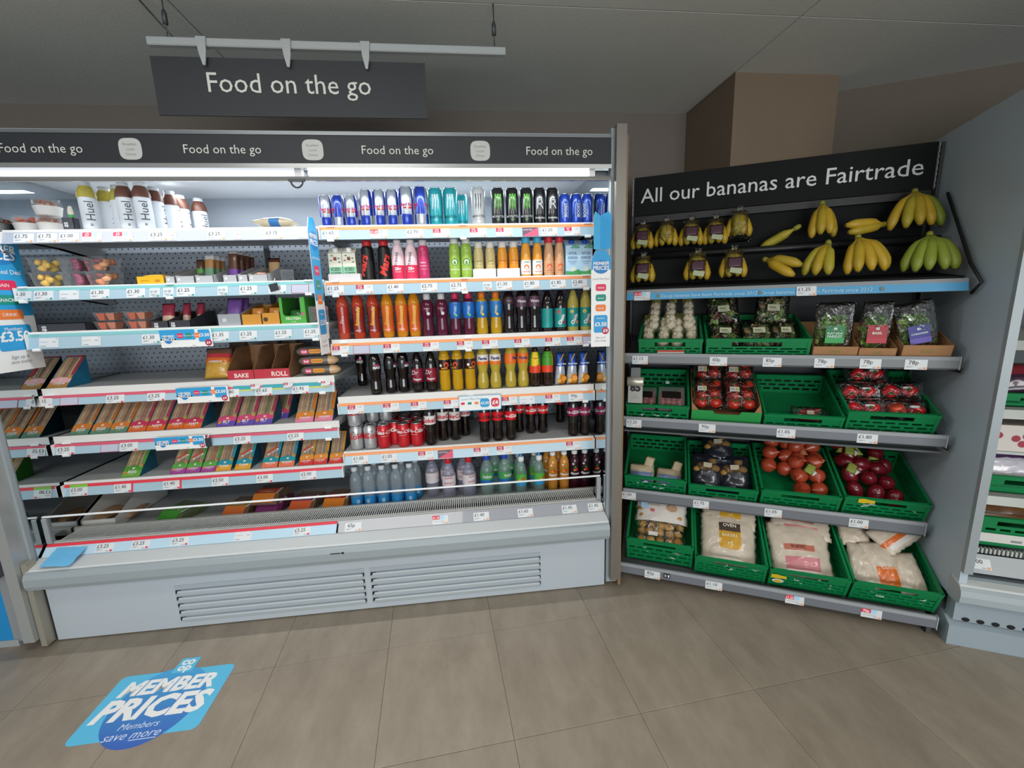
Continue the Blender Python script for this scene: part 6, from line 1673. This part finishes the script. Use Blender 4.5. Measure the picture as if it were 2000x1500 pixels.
# cardboard tray of vine tomatoes
M, w = spot(-.984, -.682, .872, .155, .075); h = .075; d = .36
t = thing('tomato_tray', 'cardboard tray with green front holding bagged vine tomatoes', 'tray', M)
GF = mat('2f9a4e', .5)
B().plate([(-w/2, 0), (w/2, 0), (w/2, h), (w * .22, h), (w * .19, h - .018), (-w * .16, h - .018), (-w * .19, h), (-w/2, h)], .003, GF).obj('front_panel', t)
for s in (-1, 1):
    B().prism([(.003, 0), (d, 0), (d, h + .015), (.05, h + .015), (.003, h)], s * w/2 - (.003 if s > 0 else 0), s * w/2 + (.003 if s < 0 else 0), CB).obj('side_panel', t)
    B().add([(s * w/2, .003, h), (s * (w/2 - .03), .003, h), (s * w/2, .05, h + .014)], [(0, 1, 2)], CB).obj('corner_flap', t)
B().box(-w/2, w/2, d - .003, d, 0, h + .015, CB).obj('rear_panel', t); B().box(-w/2, w/2, .003, d, 0, .003, CB).obj('bottom', t)
C['42'] = (M, w, d, h)
TMe = B().ell((0, 0, 0), .031, .031, .027, TOM, 14, 9, seed=3, amp=.03).add([(.0, 0, .027), (.018, .004, .026), (.004, .01, .028), (-.016, .008, .027), (-.01, -.012, .027), (.008, -.014, .027)], [(0, 1, 2), (0, 2, 3), (0, 3, 4), (0, 4, 5)], VIN).me('tomato')
def tombag(seed):
    t = thing('tomato_bag', 'x', 'bag')
    rnd = random.Random(seed)
    for i in range(6):
        o = bpy.data.objects.new('tomato', TMe); COL.objects.link(o); o.parent = t
        o.matrix_basis = T(((i % 2 - .5) * .062 + rnd.uniform(-.006, .006), rnd.uniform(-.012, .008), .034 + (i // 2) * .056)) @ RX(rnd.uniform(40, 110)) @ RZ(rnd.uniform(0, 360))
    B().tube([(0, -.02, .01), (.004, -.026, .07), (-.003, -.022, .16)], .0028, VIN, 6).obj('vine', t)
    B().pillow(.15, .20, .082, FLM, 10, 12, seed, .12).obj('film', t)
    B().box(-.022, .022, -.001, 0, 0, .028, mat('d0cec8', .5)).rect(-.018, .0, .005, .022, mat('a8a8a6', .5), -.0014).rect(.004, .02, .004, .024, mat('b8b060', .5), -.0014).obj('label', t, T((-.03, -.0425, .085)))
    return t
kt = Kind(tombag, 81)
for i, (x, y, z, r, lb) in enumerate(((-.073, .052, .05, -68, 'bag of vine tomatoes with labels at the front by the crate'), (.070, .052, .05, -66, 'bag of vine tomatoes at the front by the empty crate'), (-.070, .19, .075, -52, 'bag of vine tomatoes lying behind by the punnet crate'), (.072, .19, .075, -52, 'bag of vine tomatoes lying behind by the empty crate'))):
    kt.put(inC('42', x, y, z, RX(r), Matrix.Scale(.93, 4)), lb, 'vine tomato bags')
def chilli():
    t = thing('chilli_pack', 'x', 'pack')
    rnd = random.Random(6)
    for i in range(9):
        b = B().tube([(-.035, 0, 0), (-.01, .004, .002), (.02, .002, -.001), (.04, -.004, 0)], [.006, .009, .007, .002], mat(rnd.choice(('b02820', 'a83028', '8a3a2a')), .3, coat=.4), 7); b.obj('chilli', t, T((rnd.uniform(-.012, .012), rnd.uniform(-.012, .012), .012 + .0055 * i)) @ RZ(rnd.uniform(-25, 25)))
    B().pillow(.14, .075, .055, FLM, 10, 8, 8, .2).obj('film', t)
    B().box(-.014, .014, -.001, 0, 0, .018, mat('b8b0a0', .5)).obj('label', t, T((.0, -.029, .03)))
    return t
Kind(chilli).put(inC('43', .045, .06, .03, RX(-52)), 'small clear pack of red chillies alone in its crate')
PEP = mat('c41a20', .2, coat=.5); PEO = mat('d8481e', .2, coat=.5); PEG = mat('4f6a26', .5)
def pepper_me(m):
    b = B(); vs = []; fs = []; sg, rg = 20, 10
    for i in range(rg + 1):
        t_ = pi * i / rg
        for j in range(sg):
            p = 2 * pi * j / sg
            lobe = 1 + .10 * cos(4 * p) * sin(t_) ** 2
            r = .041 * sin(t_) ** .75 * lobe * (1 - .12 * (i / rg)) if 0 < i < rg else .004
            z = .048 * cos(t_) - (.012 * math.exp(-(r / .018) ** 2) if i < 4 else -.006 * math.exp(-(r / .02) ** 2))
            vs.append((r * cos(p), r * sin(p), z))
    for i in range(rg):
        for j in range(sg): fs.append((i * sg + j, i * sg + (j + 1) % sg, (i + 1) * sg + (j + 1) % sg, (i + 1) * sg + j))
    b.add(vs, fs, m, None, True)
    b.tube([(0, 0, .030), (.002, 0, .048), (.008, .002, .062)], [.007, .0055, .006], PEG, 8)
    return b.me('pepper')
PM, PMO = pepper_me(PEP), pepper_me(PEO)
def pepbag(kinds, seed):
    t = thing('pepper_bag', 'x', 'bag')
    rnd = random.Random(seed)
    for i, k in enumerate(kinds):
        o = bpy.data.objects.new('pepper', k); COL.objects.link(o); o.parent = t
        o.matrix_basis = T(((i - (len(kinds) - 1) / 2) * .083, 0, .046)) @ RZ(rnd.uniform(-40, 40)) @ RX(rnd.uniform(50, 130)) @ RY(rnd.uniform(-30, 30))
    B().pillow(.083 * len(kinds) + .05, .115, .092, FLM, 12, 10, seed, .14, T((0, 0, -.010))).obj('film', t)
    B().pillow(.045, .014, .004, mat('c8ccc4', .3), 6, 4, seed, .4, T((.02, -.047, .05))).obj('film_print', t)
    return t
ka_, kb2 = Kind(pepbag, (PM, PM), 1), Kind(pepbag, (PMO, PM), 2)
kpl = [(ka_, -.076, .060, .052, 'bag of red peppers at the front by the empty crate'), (kb2, .077, .060, .055, 'bag of one orange and one red pepper at the front'), (ka_, -.075, .145, .085, 'bag of red peppers in the middle by the empty crate'), (ka_, .074, .15, .092, 'bag of red peppers in the middle by the grey panel'), (ka_, -.03, .235, .125, 'bag of red peppers at the back of the pepper crate')]
for i, (k, x, y, z, lb) in enumerate(kpl): k.put(inC('44', x, y, z, RX(-44), RZ(3 * (i % 3) - 3), Matrix.Scale(.80, 4)), lb, 'bagged peppers')
# hanging card at the end of the tomato shelf
t = thing('hanging_price_card', 'pale hanging card with a curled silver head and black digits in front of the punnets', 'card', Mg @ T((GX(1241, .125, .97), .122, .90)))
c = B().box(-.034, .034, 0, .0015, 0, .085, mat('a9a8a2', .5)).obj('card', t)
B().text('85', .050, BLACK, x=.0, z=.060, y=-.001, bold=.05).text('offer', .010, GREYINK, z=.035, y=-.001).rect(-.02, .02, .026, .029, GREYINK, -.001).obj('print', c)
B().lathe([(.021, -.038), (.023, -.036), (.023, .036), (.021, .038), (0, .038)], mat('c4c2b4', .3, metal=.5), 18, T((0, -.004, .108)) @ RY(90)).obj('curled_head', t)
B().cbox(-.022, .022, -.002, .012, .126, .175, mat('6f7374', .4, al=.9), .002).obj('hook', t)

# --- row 5
def bluepk(seed):
    t = thing('root_pack', 'x', 'pack')
    o = B().pillow(.13, .10, .055, lambda u, v, f: mat('7d90b8', .4, coat=.3) if (v < .62 and .12 < u < .88) else mat('c0ae90', .4, coat=.3, var=.2, vs=40), 12, 10, seed, .2).obj('bag', t)
    B().pillow(.05, .06, .006, mat('b8a888', .4), 5, 5, seed, .4, T((.03, -.01, .085)) @ RY(14)).obj('bag_corner', t)
    return t
kbp = Kind(bluepk, 91)
kbp.put(inC('51', -.072, .055, .020, RX(-42)), 'small pack with a blue band and ragged top in the nearly empty crate'); kbp.put(inC('51', .065, .045, .020, RX(-58), RY(3)), 'small flatter pack with a blue band in the nearly empty crate')
POT = [mat(c, .6, var=.15, vs=30) for c in ('a8803a', 'b88a44', '9a7434')]
POM = [B().ell((0, 0, 0), .026, .022, .020, m, 10, 7, seed=i, amp=.07).me('potato') for i, m in enumerate(POT)]
def darkbag(seed):
    t = thing('potato_bag', 'x', 'bag')
    rnd = random.Random(seed)
    for i in range(9):
        o = bpy.data.objects.new('potato', POM[i % 3]); COL.objects.link(o); o.parent = t
        o.matrix_basis = T((rnd.uniform(-.045, .045), rnd.uniform(-.012, .006), .10 + rnd.uniform(-.01, .07))) @ RZ(rnd.uniform(0, 180))
    B().pillow(.15, .21, .085, lambda u, v, f: mat('1f222c', .25, coat=.5) if v < .46 or v > .86 else mat('2a2e3c', .2, al=.35, coat=.5), 12, 12, seed, .2).obj('film', t)
    B().box(-.02, .02, -.001, 0, 0, .025, mat('b0a890', .5)).obj('label', t, T((.0, -.045, .12)))
    return t
kd = Kind(darkbag, 95)
for x, y, z, lb in ((-.072, .045, .03, 'dark film bag of potatoes at the front by the nearly empty crate'), (.074, .045, .03, 'dark film bag of potatoes at the front by the red onions'), (.0, .17, .09, 'dark film bag of potatoes lying behind the front pair')):
    kd.put(inC('52', x, y, z, RX(-58), RY(4 if x < 0 else -5)), lb, 'dark potato bags')
ON = mat('a8442a', .28, coat=.35, var=.15, vs=18)
def onion_me(m, r, k=1.0):
    return B().lathe([(0, -r * .86), (r * .30, -r * .84), (r * .75, -r * .62), (r * .98, -r * .1), (r * .92, r * .35), (r * .55, r * .78 * k), (r * .18, r * 1.02 * k), (r * .07, r * 1.25 * k), (0, r * 1.28 * k)], m, 18).me('onion')
OM = onion_me(ON, .039)
def onionnet(n, seed, me, sp, tagc, nm='onion_net', long=False, tag=True):
    t = thing(nm, 'x', 'onions')
    rnd = random.Random(seed); P = []
    for i in range(n):
        o = bpy.data.objects.new('onion', me); COL.objects.link(o); o.parent = t
        x, y, z = (0 if long else (i % 2 - .5) * sp), rnd.uniform(-.005, .005), .04 + (i if long else i // 2) * sp * .92
        o.matrix_basis = T((x, y, z)) @ RX(rnd.uniform(30, 150)) @ RY(rnd.uniform(-60, 60))
    e = .04 + (n if long else (n + 1) // 2) * sp * .92
    B().tube([(0, 0, e - .03), (.004, -.006, e), (.0, -.016, e + .03)], [.024, .008, .006], mat(tagc, .5), 8).obj('net_neck', t)
    if tag:
        b = B().pillow(.04, .06, .006, mat('8f9a44', .5), 5, 5, seed, .4); b.obj('net_label', t, T((-.01, -.044, e * .45)) @ RY(35) @ RX(-12))
        B().pillow(.03, .055, .004, mat('d0ccc4', .5), 4, 6, seed + 1, .9).obj('price_label', t, T((.022, -.042, e * .42)) @ RY(-30) @ RX(-20))
    return t
ko = Kind(onionnet, 6, 3, OM, .073, 'a85a3a')
L = [(.070, .06, .040, 'net of large red brown onions at the front of its crate by the dark nets'), (-.070, .17, .07, 'net of red brown onions in the rear corner by the potato bags'), (.066, .20, .11, 'net of red brown onions stacked behind in the onion crate')]
ko2 = Kind(onionnet, 6, 5, OM, .073, 'a85a3a', 'onion_net', False, False)
for i, (x, y, z, lb) in enumerate(L): (ko if i == 0 else ko2).put(inC('53', x, y, z, RX(-58), RY(8 if x < 0 else -6)), lb, 'red brown onion nets')
ROM = B().ell((0, 0, 0), .034, .034, .046, mat('6d1420', .25, coat=.45, var=.15, vs=16), 14, 9, seed=5, amp=.03).me('onion')
ROM2 = ROM
kr_ = Kind(onionnet, 3, 4, ROM, .078, '9aa04a', 'red_onion_net', True)
L = [(-.076, .07, .042, -60, 9, 'dark red onion net sloping across the front by the brown onions'), (.004, .06, .045, -60, 14, 'dark red onion net in the middle front of its crate'), (.075, .05, .038, -62, 16, 'dark red onion net at the front corner by the grey panel'), (-.03, .17, .085, -55, 28, 'dark red onion net lying across the upper pile'), (.06, .19, .095, -52, 20, 'dark red onion net at the back by the grey panel')]
kr2_ = Kind(onionnet, 3, 7, ROM, .078, '9aa04a', 'red_onion_net', True, False)
for i, (x, y, z, r, q, lb) in enumerate(L): (kr_ if i in (0, 3) else kr2_).put(inC('54', x, y, z, RX(r), RY(-q)), lb, 'dark red onion nets')

# --- row 6
def potbag():
    t = thing('potato_bag', 'x', 'bag')
    rnd = random.Random(2)
    for i in range(24):
        o = bpy.data.objects.new('potato', POM[i % 3]); COL.objects.link(o); o.parent = t
        o.matrix_basis = T(((i % 5 - 2) * .046 + rnd.uniform(-.005, .005), rnd.uniform(-.012, .008), .022 + (i // 5) * .038 + rnd.uniform(0, .006))) @ RZ(rnd.uniform(0, 180)) @ RX(rnd.uniform(0, 60))
    B().pillow(.255, .26, .085, lambda u, v, f: mat('d6cfc8', .3, coat=.4) if v > .46 else FLM, 14, 14, 33, .14).obj('film', t)
    q = B().disc(.055, .185, .026, mat('b08a6a', .5), 0, rz=.018).text('Potatoes', .018, mat('8a8480', .5), x=-.035, z=.19, y=0).rrect(-.05, -.03, .158, .172, .002, mat('c8505a', .5)).rrect(-.10, -.06, .17, .22, .01, mat('9ab8d0', .5)); q.obj('print', t, T((0, -.0445, 0)))
    B().box(-.025, .02, -.001, 0, 0, .02, mat('d8d4cc', .5)).obj('label', t, T((-.03, -.043, .035)))
    return t
kpb = Kind(potbag)
kpb.put(inC('61', 0, .05, .070, RX(-66), Matrix.Diagonal((1, .9, 1, 1))), 'clear bag of small potatoes with white printed top, front of its crate'); kpb.put(inC('61', .004, .215, .132, RX(-72), Matrix.Diagonal((.95, .5, .44, 1))), 'clear bag of small potatoes with white printed top, lying behind')
def whitebag(cols, seed, wd, w=.245, h=.25):
    """opaque pale bag with colour blocks: cols list of (u0,u1,v0,v1,colour)"""
    t = thing('vegetable_bag', 'x', 'bag')
    base = mat('c9bba8', .35, coat=.35, var=.28, vs=16)
    ms = [(a, b_, c, d_, mat(e, .35, coat=.35)) for a, b_, c, d_, e in cols]
    def f(u, v, fr_):
        if fr_:
            for a, b_, c, d_, m in ms:
                if a < u < b_ and c < v < d_: return m
        return base
    o = B().pillow(w, h, .085, f, 18, 18, seed, .14).obj('film', t)
    if wd:
        q = B()
        for s, sz, m, x, z, ft in wd: q.text(s, sz, mat(m, .5), x=x, z=z, y=0, bold=.02, fit=ft)
        q.obj('print', t, T((0, -.0475, 0)))
    return t
kw1 = Kind(whitebag, [(.33, .70, .62, .80, '4a3c34'), (.33, .70, .28, .62, 'c8982c')], 34, [('OVEN', .022, 'd8d0c0', .005, .172, .08), ('BAKERS', .02, 'e8d8a8', .005, .125, .08), ('x4', .022, 'e8d8a8', .005, .09, .06)])
kw1.put(inC('62', .0, .035, .042, RX(-66)), 'pale bag with dark and mustard print block in the front of its crate'); kw1.put(inC('62', .004, .195, .122, RX(-72), RY(3), Matrix.Diagonal((1, .55, .62, 1))), 'pale bag with mustard print lying behind another in the crate')
kw2 = Kind(whitebag, [(.2, .75, .42, .56, 'b86a58'), (.22, .8, .12, .34, 'c4747a')], 35, [('RUSTIC', .018, '6a3a30', -.01, .12, .1)])
kw2.put(inC('63', -.005, .035, .042, RX(-66), RY(-3)), 'pale bag with pink and brown print at the front of its crate'); kw2.put(inC('63', .0, .195, .122, RX(-72), RY(3), Matrix.Diagonal((1, .55, .62, 1))), 'pale bag with pink stripe lying behind in the pink print crate')
kw3 = Kind(whitebag, [(.22, .85, .04, .42, 'd06a2a')], 36, [('CARROTS', .014, 'e8c8a8', .01, .085, .09)], .15, .22)
kw4 = Kind(whitebag, [(.55, .72, .0, 1, 'd0682e'), (.72, .9, .1, .9, 'd8d0c8')], 37, None, .16, .24)
kw3.put(inC('64', .0, .035, .052, RX(-64), RY(-9), Matrix.Diagonal((.82, .9, .9, 1))), 'pale bag with an orange block at the front of the end crate')
kw4.put(inC('64', -.02, .19, .150, RX(-72), RY(50), Matrix.Diagonal((.8, .6, .72, 1))), 'pale bag with orange stripe lying across the back of the end crate')
kw5 = Kind(whitebag, [], 38, None, .13, .22)
kw5.put(inC('64', -.090, .035, .046, RX(-66), RY(5), Matrix.Diagonal((.86, .85, .85, 1))), 'plain pale bag at the front of the end crate by the pink print crate')
kw5.put(inC('64', -.085, .20, .112, RX(-72), RY(-6), Matrix.Diagonal((.9, .6, .6, 1))), 'plain pale bag with open mouth at the back of the end crate')
kw5.put(inC('64', .092, .035, .042, RX(-66), RY(-9), Matrix.Diagonal((.78, .85, .8, 1))), 'plain pale bag at the front corner against the grey panel')

# ------------------------------------------------------------------ neighbouring chilled cabinet beyond the stand
rf = thing('neighbour_fridge', 'chilled cabinet beyond the produce stand with tall pale grey end panel', 'fridge', Mg)
EP = mat('b0bec8', .5, var=.03, vs=3)
B().prism([(-.02, .20), (.78, .20), (.78, 2.06), (.10, 2.06), (-.02, 1.93)], 0.0, .024, EP).obj('end_panel', rf)
B().prism([(-.04, .33), (-.02, .33), (-.02, 1.93), (.10, 2.06), (.09, 2.075), (-.04, 1.945)], -.001, .026, mat('99a1a4', .4, metal=.2)).obj('edge_strip', rf)
RL = 1.3
B().prism([(.0, .0), (-.012, .0), (-.012, .085), (.03, .105), (.60, .105), (.60, 0)], -.0005, RL, mat('93a0a8', .45)).obj('plinth', rf)
for k in range(16): B().lathe([(0, 0), (.012, 0), (.012, .002), (0, .002)], mat('14171a', .8), 10, T((.05 + .045 * k, -.0035, .115)) @ RX(90) @ Matrix.Diagonal((1, .7, 1, 1))).obj('vent_hole', rf)
B().prism([(-.002, .105), (-.002, .19), (.05, .19), (.05, .105)], .012, RL, mat('93a0a8', .45)).obj('lower_panel', rf)
B().prism([(.03, .20), (-.030, .20), (-.048, .212), (-.052, .24), (-.048, .262), (-.036, .272), (.03, .285)], -.004, RL, mat('a3adb2', .4)).obj('bumper', rf)
B().prism([(-.036, .273), (-.030, .279), (.02, .292), (.02, .273)], -.002, RL, mat('c8ccca', .4)).obj('bumper_ledge', rf)
B().box(.024, RL, .60, .76, .1, 2.06, mat('5a6062', .5)).obj('rear_panel', rf)
B().box(.024, RL, .0, .60, .28, .30, mat('7a8488', .5)).obj('deck', rf)
r = B().prism([(.03, .385), (-.010, .325), (-.004, .322), (.036, .382)], .026, RL, mat('a9aeb0', .4)).obj('ticket_rail', rf)
add_ticket(r, T((.062, .008, .356)) @ RX(-33), 'n', '£2.00', 'o', w=.075)
b = B()
for k in range(100): b.box(.03 + .0125 * k, .0365 + .0125 * k, .036, .05, .388, .408, mat('b4b6b2', .4))
o = b.obj('grille_bars', rf, normals=False); o['kind'] = 'stuff'
for zt in (.635, .97, 1.22):
    s = B().box(.026, RL, .03, .58, zt - .012, zt, mat('b9bdb8', .5)).obj('shelf', rf)
    B().prism([(.03, zt + .006), (.018, zt - .002), (.012, zt - .035), (.03, zt - .035)], .026, RL, mat('8f918a', .35, metal=.4)).obj('ticket_rail', s)
B().box(.024, RL, -.01, .6, 2.0, 2.06, mat('6a7276', .5)).obj('canopy', rf)
def rcrate(label, u, v, z, w, h=.13, d=.34, **k):
    M = Mg @ T((u + w/2, v, z)) @ RX(10)
    crate('produce_crate', label, w, d, h, M, **k); return M
m1 = rcrate('green crate behind the grey panel with a pale card on its front', .034, .055, .415, .30, tag=(-.13, .12, .02, .06, False))
m2 = rcrate('green crate behind the grey panel on the middle shelf', .034, .05, .640, .30, h=.07)
m3 = rcrate('green crate behind the grey panel on the upper shelf', .034, .05, .975, .30, h=.05)
t = thing('mushroom_pack', 'brown wrapped pack with lime green label in the crate behind the panel', 'pack', m1 @ T((-.02, .06, .07)) @ RX(-60))
B().pillow(.20, .16, .09, mat('7a5436', .3, coat=.5, var=.35, vs=25), 12, 10, 3, .2).obj('bag', t)
B().pillow(.12, .05, .01, mat('9ac832', .4), 8, 5, 4, .3, T((.02, -.048, .05)) @ RY(8)).obj('label', t)
t = thing('purple_pack', 'purple and white wrapped pack behind the panel on the middle shelf', 'pack', m2 @ T((-.02, .05, .03)) @ RX(-50))
B().pillow(.22, .125, .07, lambda u, v, f: mat('5a3a66', .25, coat=.5) if v > .55 else mat('c8c4cc', .2, coat=.5, var=.3, vs=40), 12, 10, 5, .25).obj('bag', t)
t = thing('grape_box', 'white box printed with red grapes behind the grey panel', 'box', Mg @ T((.16, .06, .80)))
B().box(-.125, .125, 0, .2, 0, .10, mat('cfc8c0', .5)).obj('body', t)
q = B()
for x, z in ((-.03, .05), (0, .06), (.02, .045), (-.01, .03), (.015, .025), (-.08, .06), (.06, .05), (.075, .03)): q.disc(x, z, .013, mat('9c3040', .5), -.001, n=10)
q.obj('print', t)
t = thing('berry_pack', 'dark red wrapped pack behind the panel on the upper shelf', 'pack', m3 @ T((-.02, .05, .02)) @ RX(-45))
B().pillow(.22, .14, .07, lambda u, v, f: mat('7a2830', .25, coat=.5) if v > .5 else mat('3a2438', .25, coat=.5), 10, 9, 6, .2).obj('bag', t)
# support ledge for the grape box
B().box(.026, RL, .05, .58, .79, .7995, mat('b9bdb8', .5)).obj('shelf', rf)

# neighbour at the far left: only its end shows
lf = thing('end_cabinet', 'dark cabinet with a blue kick panel beside the long fridge', 'cabinet', T((-3.05, .0, 0)))
B().box(-.6, .44, .02, .76, .02, 2.0, mat('4a4e54', .5)).obj('body', lf)
B().box(-.6, .40, .0, .02, .03, .32, mat('1f86c4', .5)).obj('kick_panel', lf)
B().box(-.6, .44, -.04, .0, .34, .42, mat('6a6e74', .4)).obj('bumper', lf)
B().box(.40, .44, .0, .02, .02, 2.0, mat('8a8e90', .4)).obj('edge_strip', lf)
B().box(-.6, .42, -.005, .02, .0, .03, mat('9aa0a2', .4)).obj('plinth', lf)

# ------------------------------------------------------------------ floor sticker
Md = T((0, 0, .0012)) @ RX(-90)     # lettering lies on the floor, read from the camera
ds = thing('floor_sticker', 'blue MEMBER PRICES sticker with a dark blue oval stuck to the floor tiles', 'sticker', T((-1.83, -.385, 0)) @ RZ(1.0))
LB_ = mat('5fc0e6', .5, var=.04, vs=3); MB_ = mat('3f9fd8', .5)
def rpts(x0, x1, y0, y1, c):
    P = []
    for cx, cy, a0 in ((x1 - c, y0 + c, -90), (x1 - c, y1 - c, 0), (x0 + c, y1 - c, 90), (x0 + c, y0 + c, 180)):
        for i in range(4): a = radians(a0 + 30 * i); P.append((cx + c * cos(a), cy + c * sin(a)))
    return P
def flat(P, m, z): return B().add([(p[0], p[1], z) for p in P] + [(p[0], p[1], 0.0002) for p in P], [tuple(range(len(P)))] + [(i, (i + 1) % len(P), len(P) + (i + 1) % len(P), len(P) + i) for i in range(len(P))], m)
flat(rpts(-.208, .208, -.138, .138, .022), LB_, .0010).obj('backing', ds)
def dmat():
    m, nt, p = nodes_of('oval print')
    tc = nt.nodes.new('ShaderNodeTexCoord'); sp = nt.nodes.new('ShaderNodeSeparateXYZ'); nt.links.new(tc.outputs['Object'], sp.inputs[0])
    mr = nt.nodes.new('ShaderNodeMapRange'); mr.inputs[1].default_value = -.19; mr.inputs[2].default_value = .15
    nt.links.new(sp.outputs[1], mr.inputs[0])
    cr = nt.nodes.new('ShaderNodeValToRGB'); cr.color_ramp.elements[0].color = lin('3a5fb8'); cr.color_ramp.elements[1].color = lin('4aa8dc')
    nt.links.new(mr.outputs[0], cr.inputs[0]); nt.links.new(cr.outputs[0], p.inputs['Base Color'])
    return m
ov = [(.0 + .150 * cos(2 * pi * i / 48) + .004, -.012 + .165 * sin(2 * pi * i / 48)) for i in range(48)]
flat(ov, dmat(), .0014).obj('oval', ds)
flat([(-.030, .125), (.046, .125), (.046, .197), (-.024, .197)], LB_, .0017).obj('logo_tab', ds)
q = B()
q.text('co', .058, WHITE, x=.010, z=.163, y=0, bold=.035, fit=.05).text('op', .058, WHITE, x=.010, z=.134, y=0, bold=.035, fit=.05)
q.text('MEMBER', .088, WHITE, x=.0, z=.040, y=0, bold=.045, shear=.18, fit=.335)
q.text('PRICES', .12, WHITE, x=.0, z=-.062, y=0, bold=.045, shear=.18, fit=.40)
q.text('Members', .040, mat('cfe0f4', .5), x=.0, z=-.105, y=0, shear=.25, fit=.13); q.text('save more', .048, mat('cfe0f4', .5), x=.0, z=-.142, y=0, shear=.25, fit=.18)
q.rect(.0, .085, -.150, -.147, mat('cfe0f4', .5))
q.obj('lettering', ds, T((0, 0, .0019)) @ RX(-90), normals=False)
